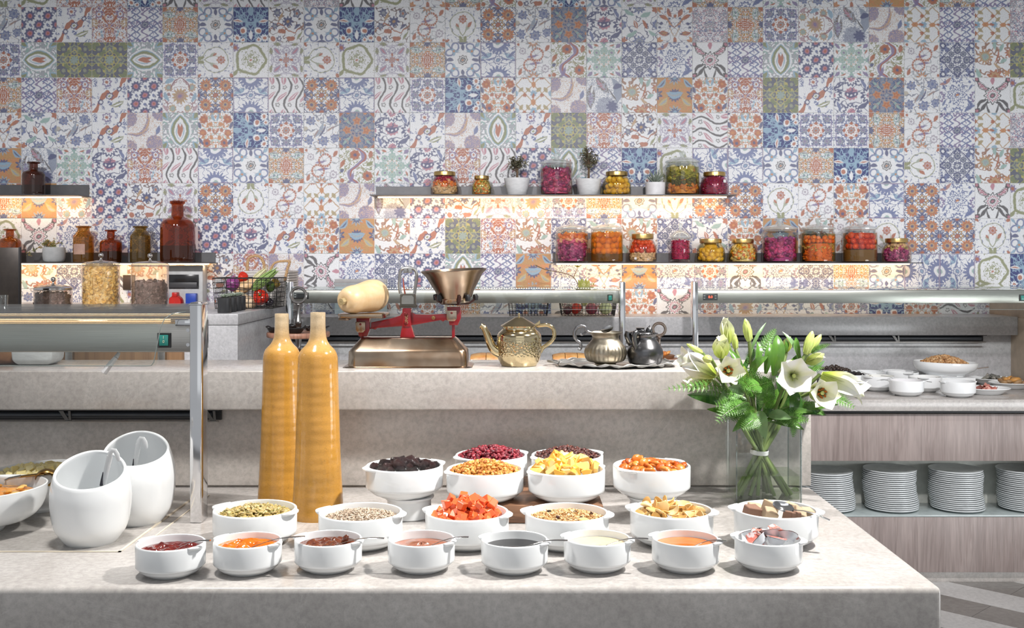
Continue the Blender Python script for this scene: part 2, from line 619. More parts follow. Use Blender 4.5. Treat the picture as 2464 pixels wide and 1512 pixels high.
def design(k, x, y):
    """base colour and the layers of one printed design; x, y run -1..1 over the tile"""
    q, p = abs(x), abs(y)
    hi, lo = vmax(q, p), vmin(q, p)
    base, Ls = W_, []
    A = Ls.append
    E = Ls.extend
    if k == 'a':
        u, v = wrap(x + y, 0.5), wrap(x - y, 0.5)
        dx, dy = (u + v) * 0.5, (u - v) * 0.5
        A((edge(0.035 - abs(abs(u) - 0.5 + 0.06 * sin(v * 12.0))), N_))
        A((edge(0.11 - hyp(abs(u) - 0.5, abs(v) - 0.5)), B_))
        E(flower(dx, dy, 0, 0, .285, [N_, N_, K_, W_, R_][0:2] + [K_, R_], 10, .12))
    elif k == 'b':
        base = N_
        A((vine(q, y, 4.0, .045, 3), L_)); A((blob(q, y, 6.0, .62, 5), B_))
        for an, L in ((70, .7), (40, .6), (15, .5), (100, .7)):
            A((leaf(q, y, .25, .15, an, L, .045, .3), L_))
        E(flower(q, y, .78, -.75, .2, [W_, R_], 9, .15)); E(flower(q, y, .45, -.86, .14, [W_, R_], 8, .15))
        A((leaf(q, y, .72, .2, 8, .27, .1), W_)); A((leaf(q, y, .72, .2, 8, .22, .04), R_))
        A((disc(q, y, .42, -.33, .2), W_)); A((disc(q, y, .45, -.36, .13), R_)); A((leaf(q, y, 0, .8, 90, .3, .18), L_)); A((leaf(q, y, 0, -.6, 90, .3, .1), W_))
    elif k == 'c':
        base = Y_
        A((vine(q, p, 5.0, .05, 9), GR)); A((blob(q, p, 7.5, .6, 2), (.17, .17, .2)))
        A((ring(q, p, .0, .0, .62, .05, 4, .12), O_)); A((leaf(q, p, .62, .55, 10, .42, .15, .4), T_)); A((leaf(q, p, .62, .55, 10, .4, .03, .4), N_))
        A((leaf(x, y, 0, 0, 90, .56, .38), O_)); A((leaf(x, y, 0, 0, 90, .48, .31), R_)); A((vine(q, p, 9.0, .035, 1), W_))
        A((disc(q, p, 1, 1, .26), R_)); A((disc(q, p, 0, 1, .22, 9, .05), N_))
    elif k == 'd':
        base = (.22, .25, .16)
        A((blob(hi, lo, 3.2, .5, 4), (.10, .11, .17))); A((vine(hi, lo, 3.2, .035, 4), (.48, .43, .13)))
        E(flower(hi, lo, .62, 0, .24, [(.30, .34, .22), (.13, .15, .2), (.36, .36, .22)], 6, .15)); E(flower(q, p, .6, .6, .2, [(.10, .11, .17), (.3, .33, .24)], 7, .15))
        A((ring(x, y, 0, 0, .42, .03, 4, .13), (.52, .46, .14))); A((disc(x, y, 0, 0, .22, 8, .05), (.30, .38, .36)))
    elif k == 'e':
        u, v = wrap(x, .5), wrap(y, .5)
        A((edge(.07 - abs(u + .16 * sin(v * 12.5))), U_)); A((edge(.07 - abs(v - .16 * sin(u * 12.5))), U_))
        A((edge(.06 - abs(abs(u) - .36 + .1 * sin(v * 19.0))), B_)); A((blob(u, v, 7.0, .63, 6), U_)); E(flower(x, y, 0, 0, .2, [N_, GR, N_], 8, .12)); E(flower(q, p, 1, 1, .16, [N_, GR], 8, .12))
    elif k == 'f':
        A((vine(hi, lo, 5.5, .05, 7), N_))
        A((blob(hi, lo, 8.0, .62, 3), N_)); E(flower(q, p, .55, .55, .32, [O_, R_, TAN, N_], 11, .16))
        E(flower(hi, lo, 1, 0, .26, [N_, R_], 8, .2)); A((ring(x, y, 0, 0, .24, .035, 8, .09), D_)); A((ring(x, y, 0, 0, .28, .05, 8, .06), Y_)); A((disc(x, y, 0, 0, .13), R_))
        E(flower(hi, lo, .58, 0, .15, [N_, TAN], 6, .25))
    elif k == 'g':
        for o in (-.66, 0.0, .66):
            w = wrap(x - 0.2 * sin(y * 3.14) - 0.1, .333)
            break
        A((edge(.055 - abs(w)), D_))
        v = wrap(y + 0.1, .5)
        w2 = wrap(x - 0.2 * sin(y * 3.14) - 0.1 + .333, .333)
        A((leaf(w2, v, 0.03, 0, 62, .34, .13), K_)); A((leaf(w2, v, 0.03, 0, 62, .3, .02), W_)); A((leaf(w2, v, .08, .12, 50, .22, .02), W_))
        A((ring(w2, wrap(y + .55, .5), -.05, 0, .085, .022, 5, .02), D_))
    elif k == 'h':
        A((vine(q, y, 4.5, .09, 12), GR)); A((blob(q, y, 5.5, .58, 2), T_))
        A((leaf(x, y, 0, 0, 90, .98, .66), W_)); A((leaf(x, y, 0, 0, 90, .92, .56), L_)); A((leaf(x, y, 0, 0, 90, .86, .5), G_)); A((leaf(x, y, 0, 0, 90, .72, .34), W_))
        A((leaf(x, y, 0, -.05, 90, .5, .24), L_)); A((leaf(x, y, 0, -.05, 90, .46, .18), W_)); A((leaf(q, y, .05, 0, 82, .4, .1), R_)); A((leaf(q, p, 1, 1, 55, .5, .22), L_)); A((leaf(q, p, 1, 1, 55, .4, .12), G_))
    elif k == 'i':
        A((vine(q, y, 4.0, .06, 15), R_)); A((blob(q, y, 4.5, .58, 4), (.40, .16, .10))); A((vine(q, y, 6.5, .035, 8), U_)); A((blob(q, y, 3.5, .62, 9), O_))
        A((disc(x, y, 0, .95, .4, 9, .06), R_)); A((disc(x, y, 0, -.95, .4, 9, .06), R_)); A((ring(x, y, 0, 0, .26, .06, 2, .08), R_)); A((leaf(q, y, .45, -.5, 75, .32, .08), L_)); A((leaf(q, y, .85, .1, 60, .3, .2), TAN))
        A((vine(q, y, 6.0, .03, 3), W_)); A((leaf(q, y, .3, .3, 60, .4, .06, .5), R_)); E(flower(q, y, .6, .6, .2, [U_, W_, R_], 8, .15))
    elif k == 'j':
        A((leaf(q, y, .62, .2, -30, .36, .13, .5), L_)); A((leaf(q, y, .78, .32, 45, .3, .08), B_)); A((vine(q, y, 3.0, .025, 5), B_)); A((leaf(q, y, .4, .05, -15, .35, .05), B_))
        E(flower(x, p, 0, 1.02, .62, [B_, B_], 19, .16)); E(flower(x, p, 0, 1.02, .34, [W_, T_], 3, .02)); E(flower(x, y, 0, 0, .26, [B_, W_, B_, L_], 9, .14))
        A((edge(.05 - abs(hi - 1.0)), U_))
    elif k == 'k':
        A((blob(x, y, 3.2, .56, 21), B_)); A((vine(x, y, 7.0, .04, 2), W_)); A((blob(x, y, 9.0, .66, 12), W_)); A((leaf(x, y, .45, -.55, 20, .4, .14, .6), G_)); A((leaf(x, y, .45, -.55, 20, .34, .05, .6), W_))
        w = y - x * 0.9 + 0.28 * sin(x * 5.0)
        A((edge(.30 - abs(w)), W_)); A((edge(.21 - abs(w + .05 * sin(x * 16.0))), R_)); E(flower(x, y, 0, -.05, .2, [N_, W_, G_], 8, .15)); E(flower(x, y, .55, .35, .15, [N_, W_], 8, .15)); E(flower(x, y, -.5, -.4, .15, [N_, W_], 8, .15))
        E(flower(x, y, -.15, .75, .25, [U_, W_, R_], 7, .2))
    elif k == 'l':
        A((leaf(q, p, .62, .62, 45, .45, .04, .8), N_)); A((ring(q, p, .74, .42, .2, .045), B_)); A((ring(q, p, .42, .74, .2, .045), B_)); A((leaf(q, p, .45, .5, 10, .26, .08, 1.2), L_)); A((leaf(q, p, .5, .45, 80, .26, .08, -1.2), L_))
        A((disc(q, p, .5, .5, .06), O_)); A((leaf(hi, lo, .72, 0, 0, .2, .1), N_)); A((leaf(hi, lo, .98, 0, 90, .3, .1), N_)); E(flower(x, y, 0, 0, .27, [D_, W_, D_, GR, O_], 8, .1)); A((leaf(q, p, .85, .88, 45, .2, .07), L_))
    elif k == 'm':
        A((vine(hi, lo, 5.0, .045, 31), B_)); E(flower(hi, lo, .68, 0, .2, [N_, GR, U_], 6, .25)); E(flower(q, p, .62, .62, .21, [N_, GR, U_], 6, .25)); A((edge(.025 - abs(hi - .86)), U_)); A((blob(hi, lo, 8.0, .64, 6), B_))
        E(flower(x, y, 0, 0, .44, [R_, R_, W_, R_, GR, R_], 8, .12)); A((ring(hi, lo, .27, .11, .06, .03), W_))
    elif k == 'n':
        A((leaf(q, y, .62, .5, 40, .5, .18, .7), D_)); A((leaf(q, y, .62, .5, 40, .4, .1, .7), K_)); A((vine(q, y, 9.0, .03, 2), W_)); A((leaf(q, y, .62, -.55, -50, .5, .24, -.6), D_)); A((leaf(q, y, .6, -.55, -50, .46, .05, -.6), W_)); A((leaf(q, y, .7, -.6, -50, .4, .035, -.6), W_))
        E(flower(x, y, 0, -.02, .46, [D_, W_, K_, W_, D_, K_], 12, .15)); A((leaf(x, y, 0, .85, 90, .25, .12), K_)); A((leaf(q, p, .95, .95, 45, .3, .16), D_)); A((disc(q, p, .9, .9, .08), K_)); A((leaf(q, y, .25, -.85, 70, .4, .06, .4), D_))
    elif k == 'o':
        A((vine(hi, lo, 4.0, .03, 41), T_)); A((leaf(q, p, .8, .8, 45, .22, .09), U_)); A((leaf(q, p, .45, .82, 20, .16, .05), R_)); A((leaf(q, p, .82, .45, 70, .16, .05), R_))
        E(flower(hi, lo, .52, 0, .22, [T_, (.45, .55, .5), T_], 8, .12)); E(flower(q, p, .42, .42, .19, [T_, (.45, .55, .5), U_], 8, .12)); E(flower(hi, lo, 1, .0, .17, [T_, U_], 7, .15)); E(flower(x, y, 0, 0, .22, [T_, (.5, .6, .55), T_], 8, .15)); A((ring(x, y, 0, 0, .3, .02, 8, .06), TAN))
    elif k == 'p':
        E(flower(x, y, 0, 0, .5, [G_, (.40, .42, .3), G_], 12, .1)); A((blob(x, y, 6.0, .58, 2), W_)); A((ring(x, y, 0, 0, .8, .075, 5, .05), G_)); A((blob(x, y, 9.0, .67, 14), G_))
        A((ring(q, p, .25, .25, .06, .03), W_)); A((leaf(x, y, -.9, -.75, 50, .35, .1), G_)); E(flower(x, y, -.88, .7, .2, [U_, R_], 7, .2)); E(flower(x, y, 0, .0, .14, [W_, R_], 6, .2)); A((ring(x, y, 0, 0, .42, .035, 12, .04), W_))
    elif k == 'q':
        A((blob(q, y, 7.5, .60, 16), (.30, .33, .48))); A((disc(x, y, 0, .05, .62, 2, .05), W_)); A((ring(x, y, 0, 0, .72, .02), G_)); A((leaf(q, y, .16, -.35, 68, .5, .03, .6), G_)); A((leaf(q, y, .28, -.2, 50, .22, .07), (.38, .42, .34)))
        E(flower(x, y, 0, .32, .23, [R_, (.55, .4, .42), R_], 8, .12)); A((leaf(x, y, .4, .02, 50, .22, .09), R_)); A((leaf(x, y, -.3, -.05, 130, .14, .06), R_)); A((leaf(q, y, .1, -.9, 80, .3, .1), G_)); A((disc(q, p, 1, 1, .2, 5, .06), R_))
    elif k == 'r':
        A((vine(q, y, 3.2, .03, 17), T_)); A((vine(q, y, 4.5, .03, 8), O_)); E(flower(q, y, .68, .62, .24, [R_, R_, O_], 7, .1)); E(flower(q, y, .72, -.15, .19, [R_, O_], 8, .12)); E(flower(q, y, .5, -.72, .23, [R_, R_, N_], 7, .1)); A((disc(q, y, .3, .35, .13), O_)); A((disc(q, y, .22, -.42, .12), O_))
        A((disc(q, y, .35, .02, .1), R_)); A((leaf(q, y, .9, .3, 70, .22, .09), N_)); A((leaf(q, y, .82, -.62, 60, .25, .1), N_)); A((leaf(q, y, .15, .75, 70, .25, .08), L_)); A((disc(q, p, 1, 1, .14), N_)); A((leaf(q, y, .1, -.05, 60, .2, .06), R_))
    elif k == 's':
        for yy in (1, -1):
            E(flower(x, y, 0, yy * 1.0, .46, [N_, W_, K_, K_], 13, .14))
        E(flower(q, y, 1, 0, .42, [N_, W_, K_], 11, .18)); A((disc(x, y, 0, .08, .36, 11, .03), K_)); A((leaf(x, y, 0, 0, 0, .5, .17, .7), N_)); A((disc(wrap(x, .11), y - x * x * .7, 0, 0, .055), W_)); A((leaf(x, y, -.7, .6, 35, .36, .13, -.6), N_)); A((leaf(x, y, .68, -.6, 35, .36, .13, .6), N_)); A((disc(wrap(x, .1), y - 0.6 - (x + .7) * .5, 0, 0, .04), W_)); A((vine(x, y, 2.2, .02, 19), N_))
        A((leaf(x, y, .7, .62, 120, .3, .1, .5), B_)); A((leaf(x, y, -.68, -.62, 110, .3, .1, .5), B_))
    elif k == 't':
        s = q + p
        A((blob(hi, lo, 5.5, .53, 23), B_)); A((edge(1.02 - s), W_)); A((edge(.04 - abs(s - 1.0)), N_)); A((edge(.018 - abs(s - .9)), N_))
        A((vine(hi, lo, 6.0, .035, 5), N_)); E(flower(hi, lo, .56, 0, .2, [N_, GR, N_], 8, .12)); E(flower(q, p, .33, .33, .17, [N_, GR, N_], 8, .12)); E(flower(x, y, 0, 0, .17, [N_, GR, W_, N_], 8, .15)); E(flower(q, p, .82, .82, .18, [N_, W_], 6, .2))
    elif k == 'u':
        base = (.46, .28, .14)
        A((vine(q, y, 2.6, .06, 27), O_)); A((leaf(q, y, .62, -.42, -40, .36, .14, .8), (.5, .42, .2))); A((leaf(q, y, .62, -.42, -40, .26, .05, .8), GR)); A((leaf(q, y, .72, .62, -45, .36, .15, .6), L_)); A((leaf(q, y, .72, .62, -45, .26, .05, .6), N_))
        E(flower(x, y, 0, 0, .34, [N_, N_, GR], 13, .14)); A((leaf(x, y, 0, -.02, 0, .5, .2, .7), L_)); A((leaf(x, y, 0, -.02, 0, .4, .06, .7), GR)); E(flower(x, p, 0, 1, .34, [GR, N_, L_], 11, .25)); E(flower(q, y, 1.0, .05, .26, [N_, GR], 7, .3))
    elif k == 'v':
        A((leaf(x, y, -.75, -.1, 88, .72, .24), (.13, .10, .09))); A((leaf(x, y, -.75, -.25, 88, .4, .13), U_)); A((leaf(x, y, -.1, .55, -50, .62, .22), (.13, .10, .09))); A((leaf(x, y, -.2, .6, -50, .4, .09), K_)); A((disc(x, y, .15, -.75, .62, 17, .05), (.22, .25, .36)))
        A((vine(x, y, 7.0, .05, 33), (.38, .42, .52))); A((disc(x, y, .45, -.65, .3, 9, .06), N_)); A((leaf(x, y, .8, .3, 100, .75, .26, .4), (.26, .31, .42))); A((leaf(x, y, .75, .5, 20, .3, .16), N_)); A((leaf(x, y, -.68, .3, 85, .25, .06), W_)); A((leaf(x, y, .5, .0, -55, .4, .04), D_))
    elif k == 'w':
        l = hyp(x, y)
        A((vine(x, y, 2.0, .016, 35), GR)); A((leaf(x, y, -.05, .2, 10, .36, .07), U_)); A((leaf(x, y, .1, -.2, 10, .36, .07), U_))
        for cx, cy in ((.2, .3), (-.2, -.3)):
            dx, dy = x - cx, y - cy
            an = wrap(mth('ARCTAN2', dy, dx), .19)
            ll = hyp(dx, dy)
            A((edge(.06 - hyp(an * .34, ll - .34)), R_))
        E(flower(q * 0 + x, y, -.62, .5, .2, [(.40, .36, .44), W_, (.40, .36, .44)], 9, .12)); E(flower(x, y, .66, -.5, .22, [(.40, .36, .44), W_, (.40, .36, .44)], 9, .12)); E(flower(x, p, 0, 1.02, .36, [GR, O_, W_], 11, .35)); A((leaf(x, y, .78, .68, 60, .24, .1), R_)); A((leaf(x, y, -.75, -.68, 60, .24, .1), R_)); A((disc(x, y, -.85, .88, .08), R_)); A((disc(x, y, .9, -.88, .08), R_))
    elif k == 'x':
        A((vine(x, y, 2.3, .04, 38), (.30, .14, .08))); A((leaf(x, y, .5, .7, 60, .3, .1), T_)); A((leaf(x, y, .62, -.05, 30, .22, .1), T_)); A((leaf(x, y, -.8, -.8, 110, .35, .14), T_)); A((leaf(x, y, .12, .85, 95, .3, .12), T_)); A((leaf(x, y, .3, .2, 75, .5, .05, .4), R_)); A((leaf(x, y, .25, -.35, -40, .25, .08), TAN))
        E(flower(x, y, -.42, .18, .38, [(.45, .24, .12), TAN, T_, GR], 13, .25)); E(flower(x, y, .12, -.98, .4, [R_, TAN, R_], 9, .2)); E(flower(x, y, .95, .4, .22, [R_, TAN], 8, .25)); E(flower(x, y, .8, -.75, .16, [O_, TAN], 6, .3))
    elif k == 'y':
        A((vine(x, y, 3.5, .03, 43), B_)); E(flower(x, y, 0, .02, .52, [B_, W_, B_, W_, B_, O_], 13, .16)); A((blob(x, y, 9.0, .62, 6), W_)); A((leaf(x, y, -.65, .72, 30, .42, .1, .6), (.42, .2, .18))); A((leaf(x, y, .7, -.68, 30, .42, .1, -.6), B_)); E(flower(x, p, 0, 1.02, .32, [B_, W_, B_], 11, .16)); E(flower(q, y, 1.02, -.1, .3, [U_, W_, B_], 9, .16)); A((disc(q, p, .7, .75, .08), B_)); A((leaf(q, p, .75, .45, 60, .2, .07), B_))
    elif k == 'z':
        base = (.13, .17, .28)
        A((blob(hi, lo, 3.0, .5, 44), (.20, .24, .33))); A((leaf(q, p, .5, .5, 45, .55, .13), N_)); A((leaf(q, p, .55, .55, 45, .4, .08), T_)); A((vine(hi, lo, 4.0, .035, 2), (.36, .30, .3))); E(flower(hi, lo, .55, 0, .2, [O_, R_, O_], 5, .2)); A((disc(q, p, 1, 1, .2), R_)); A((disc(hi, lo, 1.0, .5, .1), O_)); A((disc(x, y, 0, 0, .1), GR))
    elif k == 'A':
        A((vine(x, y, 2.6, .028, 46), (.16, .10, .1))); A((edge(.035 - abs(y + .2 + .25 * sin(x * 4.0) + .04 * sin(x * 17.0))), R_)); E(flower(x, y, .1, .18, .27, [N_, N_, Y_], 8, .22)); E(flower(x, y, .6, .62, .21, [N_, GR, R_], 5, .18)); E(flower(x, y, -.5, .68, .2, [N_, GR], 7, .2)); E(flower(x, y, -.65, -.1, .16, [N_, GR], 6, .25)); A((disc(x, y, -.25, -.38, .17, 2, .06), R_)); A((disc(x, y, .25, -.8, .18, 2, .06), R_)); A((disc(x, y, -.75, -.8, .16), R_)); A((leaf(x, y, -.3, .45, 60, .3, .07, .5), TAN)); A((leaf(x, y, .62, -.1, 40, .25, .07), N_)); E(flower(x, y, -.4, -.78, .14, [N_, W_], 7, .2)); A((leaf(x, y, .75, -.6, 60, .3, .06), G_))
    elif k == 'B':
        A((leaf(x, y, .1, .25, 65, .75, .12, .6), (.25, .22, .38))); A((leaf(x, y, .16, .25, 65, .62, .05, .6), (.62, .38, .18))); A((leaf(x, y, -.35, -.25, 12, .7, .1, .5), (.25, .22, .38))); A((leaf(x, y, -.35, -.2, 12, .55, .035, .5), (.62, .38, .18)))
        for cx, cy, r in ((-.95, .65, .5), (.55, -.75, .48), (-.85, -.95, .4), (.85, .95, .42)):
            A((disc(x, y, cx, cy, r, 13, .02), (.23, .20, .36)))
        A((vine(x, y, 9.0, .035, 47), (.62, .45, .36))); A((leaf(x, y, .75, .0, 70, .3, .1), B_))
    elif k == 'C':
        lil = (.36, .33, .46)
        A((edge(.022 - abs(hi - .82 + .03 * sin(lo * 9.0))), lil)); A((leaf(q, p, .86, .5, 80, .22, .09), G_)); A((leaf(q, p, .5, .88, 10, .22, .09), G_)); A((vine(hi, lo, 3.5, .02, 48), lil)); A((leaf(q, p, .5, .5, 45, .3, .14), lil)); A((leaf(q, p, .5, .5, 45, .22, .05), K_)); E(flower(hi, lo, .55, 0, .2, [lil, W_, lil], 9, .15)); E(flower(x, y, 0, 0, .2, [lil, O_, lil, O_], 8, .15)); A((leaf(hi, lo, .3, 0, 0, .12, .06), R_))
    elif k == 'D':
        u, v = wrap(x, .5), wrap(y - .1, .5)
        A((edge(.04 - abs(abs(u) + abs(v) - .5)), TAN)); A((leaf(abs(u), v, .3, .2, 50, .2, .1), (.40, .32, .16))); A((leaf(abs(u), v, .46, -.1, 80, .12, .07), R_)); E(flower(x, wrap(y - .1, .5), .0, 0, .18, [L_, L_], 7, .15)); A((leaf(x, v, 0, -.14, 90, .18, .07), R_)); A((disc(q, v, 1.0, 0, .16), L_)); A((leaf(x, wrap(y + .4, .5), 0, 0, 90, .2, .12), O_))
    elif k == 'E':
        A((vine(x, y, 2.8, .026, 51), (.2, .22, .3))); A((leaf(x, y, -.05, .0, 62, .5, .12, .3), (.30, .36, .46))); A((leaf(x, y, .1, -.05, 62, .4, .05, .3), N_))
        for cx, cy, r in ((-.6, .55, .25), (.58, .62, .27), (.1, -.62, .27), (-.72, -.55, .24), (.75, -.45, .22)):
            E(flower(x, y, cx, cy, r, [B_, (.32, .36, .48), B_], 7, .16))
        A((leaf(x, y, .55, .1, 30, .3, .06), (.32, .22, .22))); A((leaf(x, y, -.3, -.2, 60, .3, .06), (.32, .22, .22))); A((disc(x, y, -.9, .1, .12), (.5, .46, .38))); A((blob(x, y, 8.0, .68, 5), TAN))
    elif k == 'F':
        A((vine(x, y, 2.2, .022, 53), N_)); A((leaf(x, y, -.2, .0, 120, .28, .11), R_)); A((leaf(x, y, .32, .02, 120, .28, .1), R_)); A((leaf(x, y, -.2, .0, 120, .24, .02), W_)); A((leaf(x, y, .35, .55, 20, .34, .12, .4), T_)); A((leaf(x, y, -.4, -.55, 25, .36, .12, .4), T_)); A((leaf(x, y, -.6, .68, -30, .36, .11, .4), T_)); A((leaf(x, y, .72, -.5, -30, .28, .1, .4), T_)); E(flower(x, p, 0, 1.02, .34, [B_, GR, B_], 11, .22)); E(flower(q, y, 1.0, .0, .26, [B_, GR], 7, .12)); A((disc(x, y, .9, .88, .16, 5, .05), R_)); A((disc(x, y, -.9, -.88, .16, 5, .05), R_))
    elif k == 'G':
        A((disc(q, p, 1, 1, .3, 9, .06), O_)); A((leaf(q, y, .62, .42, 25, .3, .12), R_)); A((leaf(q, y, .32, .68, 65, .28, .12), R_)); A((leaf(q, y, .6, -.5, 10, .32, .13), R_)); A((leaf(q, y, .55, -.5, 15, .2, .04), Y_)); A((leaf(q, y, .25, -.2, 70, .7, .03, .3), TAN)); A((leaf(q, y, .3, .1, 50, .5, .05, .5), O_)); A((disc(q, y, .75, .05, .09), N_)); A((disc(q, y, .3, .35, .07), N_)); A((disc(q, y, .85, -.15, .08), N_)); A((disc(q, y, .25, -.1, .08), B_)); A((disc(x, y, 0, .5, .1), R_)); A((leaf(x, y, 0, -.9, 90, .2, .1), R_)); A((vine(q, y, 3.4, .016, 3), N_))
    elif k == 'H':
        w = x - .42 * sin(y * 3.1)
        A((blob(x, y, 4.0, .60, 55), (.38, .34, .22))); A((vine(x, y, 5.0, .03, 7), G_)); A((edge(.2 - abs(w)), W_)); A((edge(.14 - abs(w + .03 * sin(y * 14.0))), U_)); A((edge(.05 - abs(w - .06)), R_)); E(flower(x, y, -.1, .62, .27, [R_, R_, N_], 7, .08)); E(flower(x, y, .6, -.58, .27, [R_, R_, N_], 7, .08)); A((leaf(x, y, .78, .62, 75, .25, .12), R_)); A((leaf(x, y, -.8, .1, 60, .25, .11), R_)); A((disc(x, y, -.85, -.3, .1), N_)); A((leaf(x, y, -.3, -.75, 60, .4, .1, .4), U_)); A((leaf(x, y, .75, .1, 40, .25, .1), G_)); A((disc(x, y, -.85, -.85, .12), R_))
    elif k == 'I':
        A((vine(q, y, 3.0, .025, 57), (.30, .14, .16))); E(flower(x, y, 0, -.05, .4, [TAN, (.42, .30, .18), (.42, .26, .26), U_], 13, .2)); E(flower(q, y, .66, .42, .22, [TAN, GR, T_], 9, .14)); E(flower(q, y, .42, -.75, .2, [TAN, T_, GR], 9, .14)); A((leaf(q, y, .62, .82, 160, .3, .12, .5), L_)); A((leaf(q, y, .8, -.12, 70, .3, .11, .5), L_)); A((leaf(q, y, .35, .75, 130, .5, .04, .6), (.26, .10, .14))); A((leaf(q, y, .85, -.75, 60, .25, .08), (.45, .3, .35)))
    elif k == 'J':
        A((vine(q, y, 4.2, .05, 59), N_)); A((disc(q, y, .95, .4, .36, 7, .06), (.26, .30, .36))); A((disc(q, y, .95, -.75, .36, 7, .06), (.26, .30, .36))); A((disc(x, y, 0, -.1, .3, 6, .07), (.26, .30, .36))); A((disc(x, y, 0, .85, .3, 6, .07), (.26, .30, .36))); A((vine(q, y, 8.0, .035, 2), K_)); A((blob(q, y, 7.0, .62, 4), B_)); A((vine(q, y, 11.0, .03, 6), W_))
    return base, Ls


TSIZE = 0.2


def tile_mat(k):
    global NT
    m, nt, b = new_mat('tile_print')
    NT = nt
    b.inputs['Roughness'].default_value = 0.38
    b.inputs['Specular IOR Level'].default_value = 0.3
    tc = nt.nodes.new('ShaderNodeTexCoord')
    n = nt.nodes.new('ShaderNodeTexNoise')
    n.inputs['Scale'].default_value = 28
    n.inputs['Detail'].default_value = 2
    nt.links.new(tc.outputs['Object'], n.inputs['Vector'])
    sp = nt.nodes.new('ShaderNodeSeparateXYZ')
    nt.links.new(tc.outputs['Object'], sp.inputs[0])
    sc = nt.nodes.new('ShaderNodeSeparateColor')
    nt.links.new(n.outputs['Color'], sc.inputs[0])
    wx, wy = X(sc.outputs[0]), X(sc.outputs[1])
    x = mad(X(sp.outputs[0]), 2 / TSIZE, mad(wx, .16, -.08))
    y = mad(X(sp.outputs[2]), 2 / TSIZE, mad(wy, .16, -.08))
    base, Ls = design(k, x, y)
    n2 = nt.nodes.new('ShaderNodeTexNoise')
    n2.inputs['Scale'].default_value = 160
    n2.inputs['Detail'].default_value = 2
    nt.links.new(tc.outputs['Object'], n2.inputs['Vector'])
    grain = ramp(nt, n2.outputs[0], [(0.35, 0.72), (0.65, 1.25)])
    col = base
    for mask, c in Ls:
        if c is W_:
            src = c
            col = mixrgb(nt, mask.s, col, src)
        else:
            lift = tuple(v * 0.80 + 0.07 for v in c)
            col = mixrgb(nt, mth('MULTIPLY', mask, 0.93).s, col, lift)
    if isinstance(col, tuple):
        col = mixrgb(nt, 0.0, col, col)
    nt.links.new(mixrgb(nt, 0.28, col, mixrgb(nt, 1.0, col, grain, 'MULTIPLY')), b.inputs['Base Color'])
    return m


TROWS = ["qpiibnCgCJnpGcHAblCycyoEGuHceJ",
         "EakieclbAlbAwqfEzsFGJcmIvBDeDJ",
         "mhddhmqpCqpCcljwHotynehaoHwtxd",
         "ceikaIfjgfjgmbrDBvxuridkszEynp",
         "GFEkBhrbmEzskBhkdiACgrbmmcweDJ",
         "uvosigjlcwHosigahebpjjlcblqtxd",
         "cuIaACfqwDBvaACImclqffqwrjfynp",
         "pnyytnaskruxkdixtFxtFruxwqffql",
         "xxtnxqAiBnytaheuyGuymnytcljjpb",
         "EEyppeCCJvFFmcEbnCrnmIGFmbrgCC"]
TROT = {(1, 21): 1, (1, 23): 1, (2, 1): 1, (2, 4): 1, (2, 6): 1, (2, 9): 1, (3, 13): 3, (4, 7): 3, (4, 20): 1, (4, 22): 3, (4, 25): 1,
        (6, 7): 2, (5, 20): 1, (5, 26): 1, (8, 26): 1, (8, 27): 3, (9, 27): 1, (1, 26): 1, (1, 28): 1, (4, 28): 1, (3, 15): 0, (8, 9): 1}
WALL_D = 6.13
WD = WALL_D
# ------------------------------------------------------------------ the room
GROUT = M('grout', (0.74, 0.74, 0.73), 0.9)
PLAST = M('ceiling_paint', (0.55, 0.55, 0.55), 0.9)
wall = put('wall_back', box_me(-4.2, 4.2, WD + .003, WD + .15, 0, 3.32, 0), GROUT, kind='structure')
put('ceiling', box_me(-4.2, 4.2, -1.5, WD + .15, 3.32, 3.4, 0), PLAST, kind='structure')
TP = {}
h1, h2 = TSIZE / 2 - .0012, TSIZE / 2 - .0034
tv = [(s * h, y, t * h) for h, y in ((h1, .0036), (h1, .0008), (h2, 0)) for s, t in ((-1, -1), (1, -1), (1, 1), (-1, 1))]
tf = [(8, 9, 10, 11)] + [(a * 4 + i, a * 4 + (i + 1) % 4, a * 4 + 4 + (i + 1) % 4, a * 4 + 4 + i) for a in (0, 1) for i in range(4)]
for r, row in enumerate(TROWS):
    for c, k in enumerate(row):
        if k not in TP:
            me = mesh('tile_' + k, tv, tf, smooth=False)
            me.materials.append(tile_mat(k))
            TP[k] = me
        put('tile', TP[k], None, wall, (.0024 + (c - 15) * .2004 + .1002, WD + rnd.uniform(-.0004, .0004), 2.9806 - (r - 1) * .2 - .1),
            (rnd.uniform(-.002, .002), TROT.get((r, c), 0) * PI / 2, rnd.uniform(-.002, .002)))
        if r == 0:
            pass

FL1 = marble('light_floor_stone', (.58, .57, .56), (.68, .67, .66), (.74, .73, .72), .3, 3)
FL2 = marble('dark_floor_stone', (.22, .205, .19), (.29, .27, .255), (.40, .39, .38), .3, 3)
floor = put('floor', box_me(-4.2, 4.2, -1.5, WD + .1, -.1, -.012, 0), M('floor_bed', (.3, .29, .28), .8), kind='structure')
for i in range(8):
    s0 = 6.64 + .31 * (i - 4)
    light = i % 2 == 1
    off = .35 * (i % 2)
    for j in range(-6, 2):
        t0, t1 = j * .9 + off, j * .9 + off + .9
        cs, ct = s0 + .155, (t0 + t1) / 2
        cx, cy = (cs + ct) / 2, (cs - ct) / 2
        if not (.9 < cx < 3.6 and 3.6 < cy < 5.35):
            continue
        put('floor_tile', box_me(-.9 / 2 / math.sqrt(2) + .001, .9 / 2 / math.sqrt(2) - .001, -.155 / math.sqrt(2) + .001, .155 / math.sqrt(2) - .001, -.012, 0, .001, 1),
            FL1 if light else FL2, floor, (cx, cy, 0), (0, 0, -PI / 4))

